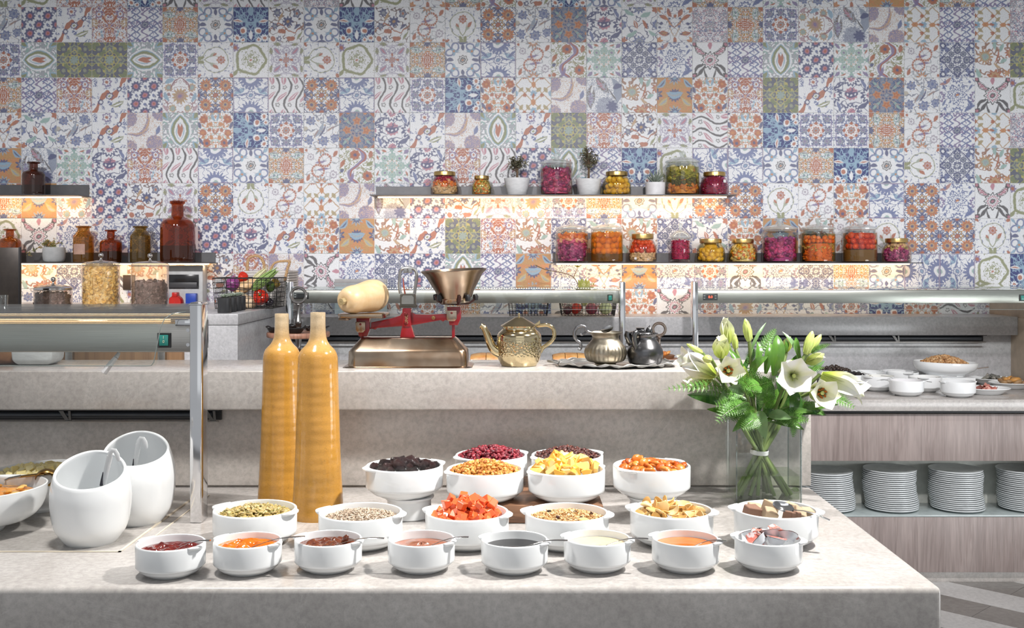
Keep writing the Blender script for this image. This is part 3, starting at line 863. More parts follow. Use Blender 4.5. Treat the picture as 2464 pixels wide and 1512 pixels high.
# ------------------------------------------------------------------ counters
fc = thing('buffet_counter', 'long pale stone buffet counter carrying the white bowls in front', 'counter', (0, 2.6, 0))
put('worktop', box_me(-2.6, .836, 2.114 - 2.6, 3.06 - 2.6, .66, .90, .012, 4), STONE_TOP_DIMMED, fc)
put('base_panel', box_me(-2.5, .70, 2.22 - 2.6, 3.0 - 2.6, 0, .66, .004), STONE_LIFTED, fc)
# flush warming plate let into the counter, with its cream joints
ip = MB()
zt = .9005
JOINT = M('cream_joint', (.70, .62, .50), .5)


def top_pt(px, py, z=.90):
    d = dep(py, z)
    return (PX(px, d), d)


plate = thing('warming_plate', 'flush stone warming plate set into the buffet counter under the utensil pots', 'hot plate', (0, 0, .90))
pa, pb = top_pt(286, 1328), top_pt(457, 1204)
put('plate', box_me(-1.6, pa[0], pa[1], pb[1] + .06, .0002, .0015, .0005, 1), marble('warming_plate_stone', (.40, .375, .35), (.50, .475, .45), (.6, .58, .56), .15), plate)
jm = MB()
jm.box(-1.6, pa[0] + .006, pa[1] - .006, pa[1], .0002, .0018)
jm.box(pa[0], pa[0] + .006, pa[1] - .006, pb[1] + .06, .0002, .0018)
jm.box(pa[0] + .034, pa[0] + .038, pa[1] + .12, pb[1] + .06, .0002, .0012)
put('joint', jm.mesh(), JOINT, plate)

rc = thing('raised_ledge', 'raised grey stone ledge along the back of the buffet counter', 'counter', (0, 3.2, 0))
put('ledge_top', box_me(-2.6, .838, 3.0 - 3.2, 3.34 - 3.2, 1.125, 1.234, .004, 3), STONE_TOP_DIMMED, rc)
put('back_panel', box_me(-2.6, .838, 3.06 - 3.2, 3.33 - 3.2, .902, 1.1245, .003), STONE_LIFTED, rc)
put('base_panel', box_me(-2.6, .80, 3.065 - 3.2, 3.33 - 3.2, 0, .90, .003), STONE_LIFTED, rc)


def lamp_strip(label, x0, x1, y0, y1, z0, z1, brackets):
    t = thing('heat_lamp_strip', label, 'heat lamp', ((x0 + x1) / 2, y0, z1))
    ox = (x0 + x1) / 2
    hgt, dp = z1 - z0, y1 - y0
    put('channel', MB().box(x0 - ox, x1 - ox, dp * .75, dp, -hgt, -.0005).box(x0 - ox, x1 - ox, 0, dp, -.004, -.0005).mesh(), BLACKM, t)
    put('tube', MB().tube([(x0 - ox + .02, dp * .42, -hgt * .5), (x1 - ox - .02, dp * .42, -hgt * .5)], hgt * .28, 12).mesh(), M('dark_lamp_tube', (.05, .055, .065), .3, .2), t)
    put('rail', box_me(x0 - ox, x1 - ox, dp * .1, dp * .3, -hgt - .003, -hgt + .001, .0005, 1), M('worn_rail', (.28, .26, .24), .35, .9), t)
    for b in brackets:
        w = hgt * .8
        m = MB().prism([(b - ox - w, 0), (b - ox - w * .5, 0), (b - ox + w * .3, -hgt), (b - ox - w * .1, -hgt)], dp * .15, dp * .2)
        m.prism([(b - ox + w * .1, 0), (b - ox + w * .35, 0), (b - ox + w * .45, -hgt), (b - ox + w * .2, -hgt)], dp * .15, dp * .2)
        put('bracket', m.mesh(smooth=False), M('bracket_metal', (.12, .115, .11), .35, .8), t)


lamp_strip('black heat lamp strip with brackets under the raised ledge, behind the chrome post', -2.2, PX(528, 3.03), 3.012, 3.058, PZ(1013, 3.03), 1.125,
           [PX(165, 3.03), PX(512, 3.03)])

# cabinet behind the bowls
WOOD = None


def wood_mat(name, a, b, c, scale=1.0, rough=.45, axis=(1, 1, .06)):
    m, nt, bs = new_mat(name)
    bs.inputs['Roughness'].default_value = rough
    n1 = tex(nt, 'Noise', 9 * scale, 5, .6, stretch=axis, dist=.5)
    n2 = tex(nt, 'Noise', 90 * scale, 3, .6, stretch=axis)
    ma = nt.nodes.new('ShaderNodeMath')
    ma.operation = 'MULTIPLY_ADD'
    ma.inputs[1].default_value = 14.0
    nt.links.new(n1.outputs[0], ma.inputs[0])
    ma.inputs[2].default_value = 0
    sn = nt.nodes.new('ShaderNodeMath')
    sn.operation = 'SINE'
    m2 = nt.nodes.new('ShaderNodeMath')
    m2.operation = 'MULTIPLY'
    m2.inputs[1].default_value = 3.0
    nt.links.new(ma.outputs[0], m2.inputs[0])
    nt.links.new(m2.outputs[0], sn.inputs[0])
    col = ramp(nt, n1.outputs[0], [(.35, a), (.65, b)])
    ln = ramp(nt, sn.outputs[0], [(.55, 0.0), (1.0, .6)])
    col = mixrgb(nt, ln, col, c)
    g = ramp(nt, n2.outputs[0], [(.35, .85), (.65, 1.1)])
    nt.links.new(mixrgb(nt, 1.0, col, g, 'MULTIPLY'), bs.inputs['Base Color'])
    return m


ASH = wood_mat('grey_ash_laminate', (.29, .235, .22), (.35, .29, .272), (.235, .185, .172))
cb = thing('serving_cabinet', 'grey ash serving cabinet with open plate niche, stone top and wood panels', 'cabinet', (0, 5.3, 0))
Y0 = 5.3
XL, XR = -1.231, 2.684
put('worktop', box_me(XL, XR, 5.10 - Y0, 5.85 - Y0, .83, .885, .003), STONE_TOP_DIMMED, cb)
put('shadow_gap', box_me(XL, XR, 5.16 - Y0, 5.80 - Y0, .812, .8295, 0), BLACKM, cb)
sx = PX(2244, 5.14)
put('panel', box_me(.9, XR, 5.14 - Y0, 5.16 - Y0, PZ(1110, 5.14), PZ(997, 5.14), .0015), ASH, cb, label='upper wood panel')
put('panel', box_me(.9, XR, 5.14 - Y0, 5.16 - Y0, .0573, .3195, .0015), ASH, cb, label='lower wood panel')
put('niche_back', box_me(.9, XR, 5.402 - Y0, 5.42 - Y0, .32, .81, 0), M('niche_paint', (.74, .76, .70), .6), cb)
put('niche_side', box_me(.88, .9, 5.14 - Y0, 5.42 - Y0, .0573, .81, 0), ASH, cb)
put('glass_shelf', box_me(.9, XR, 5.142 - Y0, 5.40 - Y0, .3205, .330, .001), M('frosted_glass_shelf', (.46, .52, .52), .12, 0, spec=.6), cb)
put('plinth', box_me(.9, XR, 5.18 - Y0, 5.3 - Y0, 0, .0565, .001), STONE_LIFTED, cb)
put('base_panel', box_me(XL, .87, 5.2 - Y0, 5.8 - Y0, 0, .811, .002), STONE_LIFTED, cb)

bl = thing('back_ledge', 'grey stone ledge running along the tiled wall behind the warmers', 'ledge', (0, 5.9, 0))
put('ledge_top', box_me(XL, XR, 5.77 - 5.9, WD - .003 - 5.9, PZ(807, 5.77), PZ(763, 5.77), .003), STONE_COOL, bl)
put('back_panel', box_me(XL, XR, 5.852 - 5.9, WD - .003 - 5.9, .886, PZ(807, 5.77) - .0005, 0), STONE_COOL, bl)
lamp_strip('long black lamp strip under the back ledge by the tiled wall', PX(700, 5.8), PX(2372, 5.8), 5.785, 5.848, PZ(823, 5.8), PZ(807, 5.77),
           [PX(p, 5.8) for p in (1060, 1540, 1856, 2005, 2158)])
put('trim_1', MB().box(XR, XR + .08, 4.95, WD, 0, 1.235).box(XR + .005, XR + .08, 5.3, WD, 1.235, 1.37).mesh(bevel=.002),
    M('beige_end_panel', (.58, .47, .36), .55), kind='structure')

lb = thing('side_counter', 'tall grey stone counter block at left carrying the wire basket and canisters', 'counter', (0, 5.4, 0))
put('worktop', box_me(-3.3, -1.2315, 4.8 - 5.4, WD - .003 - 5.4, 1.2545, 1.3037, .003), STONE_COOL, lb)
put('base_panel', box_me(-3.3, -1.2345, 4.804 - 5.4, WD - .003 - 5.4, 0, 1.2525, .002), STONE_COOL, lb)

# ------------------------------------------------------------------ wall shelves with warm light strips


def shelf(label, x0, x1, py_plate, py_top, power):
    zf = PZ(py_plate, 5.93)
    t = thing('wall_shelf', label, 'shelf', ((x0 + x1) / 2, WD - .002, zf))
    hw = (x1 - x0) / 2
    put('shelf_plate', box_me(-hw, hw, -.198, 0, -.005, 0, .001, 1), SHELFM, t)
    put('back_plate', box_me(-hw + .012, hw - .012, -.006, 0, .0002, PZ(py_top, 6.12) - zf, .001, 1), SHELFM, t)
    put('light_strip', box_me(-hw + .03, hw - .03, -.075, -.063, -.012, -.0055, .001, 1), emit('warm_led', (1, .72, .42), 5), t)
    l = bpy.data.lights.new('strip_lamp', 'AREA')
    l.shape = 'RECTANGLE'
    l.size, l.size_y = 2 * hw - .06, .012
    l.energy = power * hw
    l.color = (1, .66, .36)
    o = bpy.data.objects.new('strip_lamp', l)
    COL.objects.link(o)
    o.location = ((x0 + x1) / 2, WD - .072, zf - .014)
    o.rotation_euler = (math.radians(35), 0, 0)
    return zf


ZS1 = shelf('upper dark metal wall shelf at right with pickle jars and three white pots', -.801, 1.215, 468, 449, 3.2)
ZS2 = shelf('lower dark metal wall shelf at right with ten pickle jars', PX(1328, 5.93), PX(2222, 5.93), 632, 609, 3.2)
ZS3 = shelf('dark metal wall shelf at left holding several amber bottles', -3.0, PX(500, 5.93), 632, 608, 3.2)
ZS4 = shelf('short upper metal wall shelf at left with a single brown bottle', -3.0, PX(186, 5.93), 468, 445, 3.2)

# ------------------------------------------------------------------ gantries (glass food warmers)
SWM = M('switch_green', (.03, .28, .24), .25, coat=.5)
RUB = M('switch_frame', (.02, .02, .022), .4)


def text_me(body, size, ext=.0006):
    cu = bpy.data.curves.new('lettering', 'FONT')
    cu.body = body
    cu.size = size
    cu.extrude = ext
    cu.align_x = 'CENTER'
    cu.align_y = 'CENTER'
    o = bpy.data.objects.new('lettering', cu)
    COL.objects.link(o)
    me = bpy.data.meshes.new_from_object(o)
    bpy.data.objects.remove(o)
    bpy.data.curves.remove(cu)
    return me


def add_switch(par, x, y, z, w, h, body=True):
    s = put('switch', box_me(-w / 2, w / 2, -.004, 0, -h / 2, h / 2, .001, 1), RUB, par, (x, y, z))
    put('rocker', box_me(-w * .33, w * .33, -.008, -.0042, -h * .36, h * .36, .0015, 2), SWM, s)
    return s


def rounded_pane(x0, x1, z0, z1, r, y0, y1):
    pts = []
    for cx, cz, a0 in ((x1 - r, z0 + r, -90), (x1 - r, z1 - r, 0), (x0 + r, z1 - r, 90), (x0 + r, z0 + r, 180)):
        pts += [(cx + r * math.cos(math.radians(a0 + 15 * k)), cz + r * math.sin(math.radians(a0 + 15 * k))) for k in range(7)]
    return MB().prism(pts, y0, y1).mesh(sharp=30)


DKGL = glass('gantry_glass', (.93, .955, .94), .06, .97, power=2.0)
EDGE = M('glass_edge', (.22, .25, .24), .15, spec=.8)

# left gantry over the utensil pots
g1 = thing('glass_gantry', 'chrome and glass heated gantry over the utensil pots at left', 'food warmer', (PX(478, 2.66), 2.66, .90))
gx, gy, gz = g1.location
pw = (485 - 456) * 2.633 / F
x0 = PX(456, 2.633) - gx
put('post', box_me(x0, x0 + pw, 2.633 - gy, 2.633 - gy + .054, .0005, PZ(728, 2.633) - gz, .003, 3), CHROME, g1)
put('post_collar', box_me(x0 - .002, x0 + pw + .002, 2.631 - gy, 2.689 - gy, PZ(735, 2.633) - gz, PZ(731, 2.633) - gz, .001), CHROME, g1)
zt = 1.388 - gz
put('glass_top', MB().prism([(2.645 - gy, zt), (2.775 - gy, zt + .035), (2.775 - gy, zt + .041), (2.645 - gy, zt + .006)], -1.1, x0 + .004, 'x').mesh(bevel=.001, seg=1), DKGL, g1)
put('added_backing', MB().prism([(2.665 - gy, zt - .004), (2.785 - gy, zt + .028), (2.785 - gy, zt + .026), (2.665 - gy, zt - .006)], -1.1, x0 - .004, 'x').mesh(), M('bronze_backing', (.30, .25, .20), .18, 1.0, stretch=(1, 30, 30)), g1)  # backing sheet added under the glass so it looks dark and glossy
for y_, z_, w_ in ((2.69, .0045, .0022), (2.735, .0165, .0014)):
    put('light_strip', box_me(-1.1, x0 - .02 - (2.735 - y_), y_ - gy, y_ - gy + .003, zt + z_, zt + z_ + w_, 0), emit('warm_led', (1, .72, .42), 5), g1)
put('housing', box_me(-1.1, x0 - .006, 2.66 - gy, 2.80 - gy, PZ(848, 2.66) - gz, PZ(779, 2.66) - gz, .003, 2), STEEL, g1)
put('housing_end', box_me(x0 - .006, x0 - .001, 2.655 - gy, 2.80 - gy, PZ(849, 2.66) - gz, PZ(776, 2.66) - gz, .001, 1), CHROME, g1)
put('clamp', box_me(x0 - .038, x0, 2.64 - gy, 2.68 - gy, zt - .008, zt + .009, .002, 2), CHROME, g1)
for pz in (795, 830):
    put('screw', lathe_me([(.0001, -.003), (.004, -.002), (.0045, 0), (.0001, .0)], 10), CHROME, g1, (x0 - .012, 2.659 - gy, PZ(pz, 2.66) - gz), (PI / 2, 0, 0))
sw = add_switch(g1, PX(396, 2.66) - gx, 2.66 - gy, PZ(819, 2.66) - gz, .034, .037)
put('lettering', text_me('I\n0', .010), M('switch_print', (.75, .8, .6), .4), sw, (0, -.0085, .002), (PI / 2, 0, 0))
gp = rounded_pane(-1.1, x0 - .066, PZ(881, 2.6) - gz, zt + .003, .012, 2.600 - gy, 2.605 - gy)
put('sneeze_guard', gp, glass('guard_glass', (.96, .98, .97), .03, .6), g1)
put('guard_rim', MB().tube([(-1.1, 2.6 - gy, PZ(881, 2.6) - gz), (x0 - .092, 2.6 - gy, PZ(881, 2.6) - gz), (x0 - .082, 2.6 - gy, PZ(880, 2.6) - gz), (x0 - .076, 2.6 - gy, PZ(872, 2.6) - gz),
                            (x0 - .072, 2.6 - gy, PZ(850, 2.6) - gz), (x0 - .060, 2.6 - gy, PZ(790, 2.6) - gz), (x0 - .052, 2.605 - gy, PZ(768, 2.6) - gz), (x0 - .036, 2.615 - gy, PZ(756, 2.6) - gz), (x0 - .015, 2.65 - gy, PZ(752, 2.62) - gz)], .0012, 8).mesh(), EDGE, g1)
plug = thing('lamp_plug', 'white cable plug dangling below the left gantry housing', 'plug', (PX(285, 2.68), 2.685, PZ(849, 2.68)))
put('plug_body', MB().tube([(-.006, -.005, -.012), (-.020, -.009, -.030), (-.034, -.013, -.050)], [.006, .0075, .0085], 4).mesh(bevel=.001), M('white_plastic', (.72, .71, .72), .4), plug)
put('strain_relief', MB().tube([(0, 0, 0), (-.003, -.002, -.006), (-.006, -.005, -.012)], [.004, .005, .006], 8).mesh(), M('grey_plastic', (.5, .5, .5), .5), plug)

# middle and right gantries on the serving cabinet


def gantry(label, xa, xb, posts, d, controller, swx):
    t = thing('glass_gantry', label, 'food warmer', ((xa + xb) / 2, d, .885))
    ox, oy, oz = t.location
    w = .028
    for p in posts:
        q = put('post', box_me(p - ox - w / 2, p - ox + w / 2, -.03, .03, .0005, PZ(678, d) - oz, .003, 2), CHROME, t)
    put('glass_top', box_me(xa - ox, xb - ox, -.02, .56, 1.404 - oz, 1.411 - oz, .001, 1), DKGL, t)
    put('housing', box_me(xa - ox, xb - ox, 0, .10, PZ(730, d) - oz, PZ(699, d) - oz, .002, 2), STEEL, t)
    put('sneeze_guard', rounded_pane(xa - ox - .005, xb - ox + .005, PZ(744, d) - oz, 1.403 - oz, .012, -.05, -.045), glass('guard_glass', (.96, .98, .97), .03, .6), t)
    put('guard_rim', box_me(xa - ox, xb - ox, -.0505, -.0445, PZ(744, d) - oz - .0015, PZ(744, d) - oz + .0005, .0005, 1), EDGE, t)
    c = put('controller', box_me(-.037, .037, -.004, 0, -.017, .017, .002, 2), RUB, t, (controller[0] - ox, 0, PZ(controller[1], d) - oz))
    put('display', box_me(-.020, .016, -.006, -.0042, -.010, .010, .001, 1), M('display_black', (.01, .01, .012), .15), c)
    if controller[2]:
        put('digits', text_me('8.0', .018, .0004), emit('red_digits', (1, .08, .03), 3), c, (0, -.0068, 0), (PI / 2, 0, 0))
    for k, (bx, bz) in enumerate(((-.03, .006), (-.03, -.006), (.026, .006), (.026, -.006))):
        put('button', box_me(-.004, .004, -.0055, -.0042, -.002, .002, 0), M('button_grey', (.35, .36, .36), .4), c, (bx, 0, bz))
    add_switch(t, swx - ox, 0, PZ(717, d) - oz, .026, .033)
    return t


g2 = gantry('stainless glass gantry in the middle, between the ring-topped stand and the dark pewter jug', PX(705, 5.42), PX(1490, 5.42), (PX(697, 5.42), PX(1497, 5.42)), 5.42, (PX(725, 5.42), 712, 0), PX(1468, 5.42))
ox = g2.location.x
led = MB()
x = PX(920, 5.45)
while x < PX(1486, 5.45):
    led.box(x - ox, x - ox + .005, .03, .034, 1.4005 - .885, 1.403 - .885)
    x += .0125
put('light_dots', led.mesh(smooth=False), emit('led_dots', (1, .85, .62), 9), g2, kind='stuff')
l = bpy.data.lights.new('gantry_lamp', 'AREA')
l.shape, l.size, l.size_y, l.energy, l.color = 'RECTANGLE', 1.5, .04, 6, (1, .88, .76)
for gx_ in (-.25, 1.75):
    o = bpy.data.objects.new('gantry_lamp', l)
    COL.objects.link(o)
    o.location = (gx_, 5.50, 1.33)
gantry('stainless glass gantry at right with a red digit display, behind the lilies', PX(1677, 5.42), 2.68, (PX(1671, 5.42),), 5.42, (PX(1709, 5.42), 715, 1), PX(2459, 5.42))

# brown board and post behind the left gantry
br = thing('wood_screen', 'brown wooden screen behind the left gantry at the back of the raised ledge', 'screen', (-1.2, 3.5, 0))
put('board', box_me(-1.2, .12, 0, .03, 0, PZ(842, 3.5), .003), wood_mat('brown_board', (.36, .20, .10), (.42, .25, .13), (.28, .15, .08), .6), br)
for px in (165, 388):
    put('post', box_me(-.012, .012, -.02, -.002, 0, PZ(841, 3.5), .002), STEEL, br, (PX(px, 3.48) + 1.2, 0, 0))
# ------------------------------------------------------------------ white lug bowls


def bowl_me(R, h, seg=56):
    t = .0045 * R / .07
    prof = [(.001, .004), (R * .56, .004), (R * .60, 0), (R * .64, 0.001), (R * .68, .006), (R * .80, h * .10), (R * .90, h * .20), (R * .945, h * .275), (R * .978, h * .285), (R * .992, h * .30), (R * .997, h * .36), (R, h * .95), (R - .0008, h * .985),
            (R - t * .5, h), (R - t, h * .985), (R - t * 1.15, h * .9), (R - t * 1.2, h * .36), (R * .80, h * .2), (R * .6, h * .13), (.001, h * .12)]
    return lathe_me(prof, seg, 50)


def lug_me(R, h, s=1.0):
    """ear at the rim, made along +X"""
    vs, fs = [], []
    n = 13
    A = .34 * s
    for i in range(n):
        u = -1 + 2 * i / (n - 1)
        a = u * A
        bul = .0100 * s * R / .07 * (1 - u * u) ** .8
        for rr, zz in ((R - .003, h - .0085), (R + bul * .6, h - .0075 + .001), (R + bul, h - .0035), (R + bul, h - .001), (R + bul * .5, h + .0006), (R - .002, h - .0002)):
            vs.append((rr * math.cos(a), rr * math.sin(a), zz))
    for i in range(n - 1):
        for k in range(6):
            fs.append((i * 6 + k, (i + 1) * 6 + k, (i + 1) * 6 + (k + 1) % 6, i * 6 + (k + 1) % 6))
    fs += [tuple(range(6)), tuple(range((n - 1) * 6 + 5, (n - 1) * 6 - 1, -1))]
    return MB().add(vs, fs).mesh(sharp=50)


BM = {}


def bowl(label, loc, R, h, rz=-.42, group='white lug bowls on the buffet', lugs=True):
    if (R, h) not in BM:
        BM[(R, h)] = (bowl_me(R, h), lug_me(R, h))
        for me in BM[(R, h)]:
            me.materials.append(PORC)
    b, l = BM[(R, h)]
    t = thing('lug_bowl', label, 'bowl', loc, rz, group)
    put('body', b, None, t)
    if lugs:
        put('lug', l, None, t)
        put('lug', l, None, t, rot=(0, 0, PI))
    return t


def surf_me(R, z0, fn, n=72, m=26):
    """top surface of a soft filling, closed underneath at a slant"""
    mb = MB()
    mb.grid(lambda u, v: (R * v * math.cos(2 * PI * u), R * v * math.sin(2 * PI * u), z0 + fn(R * v * math.cos(2 * PI * u), R * v * math.sin(2 * PI * u)) * (1 - v ** 6)), n, m, wrap=True)
    return mb.mesh(sharp=180)


def lumps(amp, sc, seed):
    return lambda x, y: amp * (noise.noise(Vector((x * sc, y * sc, seed))) + .5 * noise.noise(Vector((x * sc * 2.3, y * sc * 2.3, seed + 5))))


def chunk(verts=14, seed=0, flat=(1, 1, 1), jit=.3):
    """irregular convex piece"""
    r = random.Random(seed)
    bm = bmesh.new()
    for i in range(verts):
        z = 1 - 2 * (i + .5) / verts
        a = i * 2.39996
        q = math.sqrt(1 - z * z)
        k = 1 + r.uniform(-jit, jit)
        bm.verts.new((q * math.cos(a) * k * flat[0], q * math.sin(a) * k * flat[1], z * k * flat[2]))
    bmesh.ops.convex_hull(bm, input=bm.verts)
    for v in [v for v in bm.verts if not v.link_faces]:
        bm.verts.remove(v)
    bm.verts.index_update()
    vs = [v.co.copy() for v in bm.verts]
    fs = [tuple(v.index for v in f.verts) for f in bm.faces]
    bm.free()
    return vs, fs


def cube_chunk(seed, jit=.16, sz=(1, 1, 1)):
    r = random.Random(seed)
    vs = [((x + r.uniform(-jit, jit)) * sz[0], (y + r.uniform(-jit, jit)) * sz[1], (z + r.uniform(-jit, jit)) * sz[2]) for z in (-.5, .5) for y in (-.5, .5) for x in (-.5, .5)]
    return vs, [(0, 2, 3, 1), (4, 5, 7, 6), (0, 1, 5, 4), (2, 6, 7, 3), (0, 4, 6, 2), (1, 3, 7, 5)]


def rrot(r, full=True):
    return Matrix.Rotation(r.uniform(0, 2 * PI), 4, 'Z') @ Matrix.Rotation(r.uniform(0, PI if full else .5), 4, 'X') @ Matrix.Rotation(r.uniform(0, 2 * PI), 4, 'Z')


def heap_pts(R, z0, hgt, n, r, power=1.5):
    out = []
    for i in range(n):
        q = math.sqrt((i + .5) / n)
        a = i * 2.39996 + r.uniform(-.3, .3)
        q2 = min(1, q + r.uniform(-.03, .03))
        out.append(Vector((R * q2 * math.cos(a), R * q2 * math.sin(a), z0 + hgt * (1 - q2 ** power) + r.uniform(-1, 1) * .0015)))
    return out


def stuff_heap(name, label, cat, loc, R, z0, hgt, n, variants, size, mat, seed, flatten=.5, jump=0.003, group=None, bed=True, power=1.6):
    """a filling too fine to count: a domed bed and loose grains joined in one mesh"""
    r = random.Random(seed)
    mb = MB()
    if bed:
        mb.grid(lambda u, v: (R * v * math.cos(2 * PI * u), R * v * math.sin(2 * PI * u), z0 - .003 + hgt * (1 - v ** power)), 24, 7, wrap=True)
    for p in heap_pts(R * .97, z0, hgt, n, r, power):
        vs, fs = variants[r.randrange(len(variants))]
        s = size * r.uniform(.75, 1.25)
        tilt = Matrix.Rotation(r.uniform(0, 2 * PI), 4, 'Z') @ Matrix.Rotation(r.gauss(0, flatten), 4, 'X') @ Matrix.Rotation(r.gauss(0, flatten), 4, 'Y')
        mb.add(vs, fs, Matrix.Translation(p + Vector((0, 0, r.uniform(0, jump)))) @ tilt @ Matrix.Scale(s, 4))
    return put(name, mb.mesh(sharp=75, fix=False), mat, None, loc, label=label, cat=cat, group=group, kind='stuff')


def piece_meshes(name, variants, mat, sharp=40, bevel=0):
    out = []
    for i, (vs, fs) in enumerate(variants):
        me = MB().add(vs, fs).mesh(name, sharp=sharp, bevel=bevel, seg=1)
        me.materials.append(mat)
        out.append(me)
    return out


def pieces(name, label, cat, loc, R, z0, hgt, n, mes, size, seed, group, flatten=.6, power=1.5, layers=1, lift=.012):
    r = random.Random(seed)
    for k in range(layers):
        for p in heap_pts(R * (1 - .18 * k), z0 + k * lift, hgt, max(3, int(n * (1 - .35 * k))), r, power):
            s = size * r.uniform(.82, 1.18)
            put(name, mes[r.randrange(len(mes))], None, None, Vector(loc) + p, (r.gauss(0, flatten), r.gauss(0, flatten), r.uniform(0, 6.28)), label, cat, group, scale=s)


ZA = .90
R1, H1 = .0695, .0650


def spoon(label, tip, inner, zt, zi, group='spoons resting in the small bowls', bowl_len=.03):
    """steel spoon: handle from outside tip over the rim to the bowl in the filling"""
    a, b = Vector((tip[0], tip[1], zt)), Vector((inner[0], inner[1], zi))
    t = thing('spoon', label, 'spoon', a, 0, group)
    d = b - a
    L = d.length
    pts = [d * (i / 10) + Vector((0, 0, .007 * math.sin(PI * i / 10))) for i in range(11)]
    put('handle', MB().tube(pts, [.0042, .0046, .0042, .0036, .003, .0026, .0024, .0022, .0022, .0024, .003], 8, flat=.35, up=(0, 0, 1)).mesh(), CHROME, t)
    dn = d.normalized()
    yaw = math.atan2(dn.y, dn.x)
    put('spoon_bowl', MB().grid(lambda u, v: (bowl_len * .5 * (1 + v * math.cos(2 * PI * u)), bowl_len * .33 * v * math.sin(2 * PI * u), -.007 * (1 - v * v) + .002), 20, 5, wrap=True).mesh(), CHROME, t, d + Vector((0, 0, -.001)), (0, -math.asin(dn.z) * .6, yaw))
    return t


def on_counter(px, py_front, Rb, z=ZA):
    """centre of a round base of radius Rb whose front edge shows at py_front"""
    d = dep(py_front, z) + Rb
    return Vector((PX(px, d), d, z))


JAMR = M('dark_red_jam', (.09, .012, .012), .08, col2=(.16, .02, .015), scale=60, coat=.6)
JAMO = M('orange_marmalade', (.50, .10, .006), .1, col2=(.62, .17, .012), scale=60, coat=.6)
JAMB = M('brown_jam', (.08, .02, .012), .1, col2=(.16, .045, .02), scale=70, coat=.6)
CHOC = M('chocolate_cream', (.27, .105, .065), .22, col2=(.30, .12, .075), coat=.3)
SYR = M('dark_syrup', (.008, .006, .006), .04)
TAH = M('pale_tahini', (.68, .55, .34), .12)
HONEY = M('orange_honey', (.62, .14, .012), .04, col2=(.68, .18, .02), coat=.5)

rim1 = lambda p: p + Vector((0, 0, H1))
small = [(411, 1397, 'small white bowl of dark red jam, first from the left in the front row'),
         (596, 1390, 'small white bowl of orange marmalade in the front row'),
         (790, 1385, 'small white bowl of brown fig jam in the front row'),
         (1014, 1385, 'small white bowl of chocolate cream in the front row'),
         (1238, 1387, 'small white bowl of black syrup in the front row'),
         (1437, 1383, 'small white bowl of pale tahini in the front row'),
         (1649, 1384, 'small white bowl of clear orange honey in the front row'),
         (1849, 1383, 'small white bowl holding jam portion packs at the right end of the front row')]
SB = []
for i, (px, py, lab) in enumerate(small):
    c = on_counter(px, py, R1 * .64)
    SB.append(c)
    bowl(lab, c, R1, H1, -.45 + .05 * (i % 3), 'small white lug bowls in the front row')
fill = [('jam', 'glossy dark red jam in the leftmost small bowl', JAMR, .050, lumps(.011, 40, 1), 0),
        ('marmalade', 'lumpy orange marmalade in the second small bowl', JAMO, .052, lumps(.012, 38, 2), 0),
        ('fig_jam', 'sticky brown fig jam in the third small bowl', JAMB, .051, lumps(.011, 42, 3), 0),
        ('chocolate_cream', 'swirled chocolate cream in the small bowl', CHOC, .048, lambda x, y: .007 * math.exp(-((x / .03) ** 2 + (y / .03) ** 2)) + .0025 * math.sin(math.atan2(y, x) * 5 + math.hypot(x, y) * 90), 0),
        ('black_syrup', 'flat black syrup filling the small bowl', SYR, .048, lambda x, y: 0, 0),
        ('tahini', 'smooth pale beige tahini in the small bowl', TAH, .050, lambda x, y: 0, 0),
        ('honey', 'clear orange honey in the small bowl', HONEY, .050, lambda x, y: 0, 0)]
for c, (nm, lab, mt, z, fn, _) in zip(SB, fill):
    put(nm, surf_me(R1 - .0062, z, fn), mt, None, c, label=lab, cat='spread', kind='stuff')
SPL = ['dark red jam', 'orange marmalade', 'brown fig jam', 'chocolate cream', 'black syrup', 'pale tahini', 'orange honey']
tips = [(506, 1301), (733, 1292), (925, 1296), (1128, 1293), (1366, 1301), (1560, 1297), (1748, 1303)]
for c, (tx, ty), w, f in zip(SB, tips, SPL, fill):
    dd = c.y - .035
    spoon('steel spoon resting in the small bowl of ' + w, (PX(tx, dd), dd), (c.x + .012, c.y - .025), PZ(ty, dd), c.z + f[3] + .002)
# sprig of fig standing in the brown jam
put('fig_piece', MB().add(*chunk(16, 5, (.6, .5, 1.3))).mesh(sharp=60), JAMB, None, SB[2] + Vector((.032, .012, .056)), (.3, .5, 0), 'upright piece of fig in the brown jam', 'fruit', scale=.011)

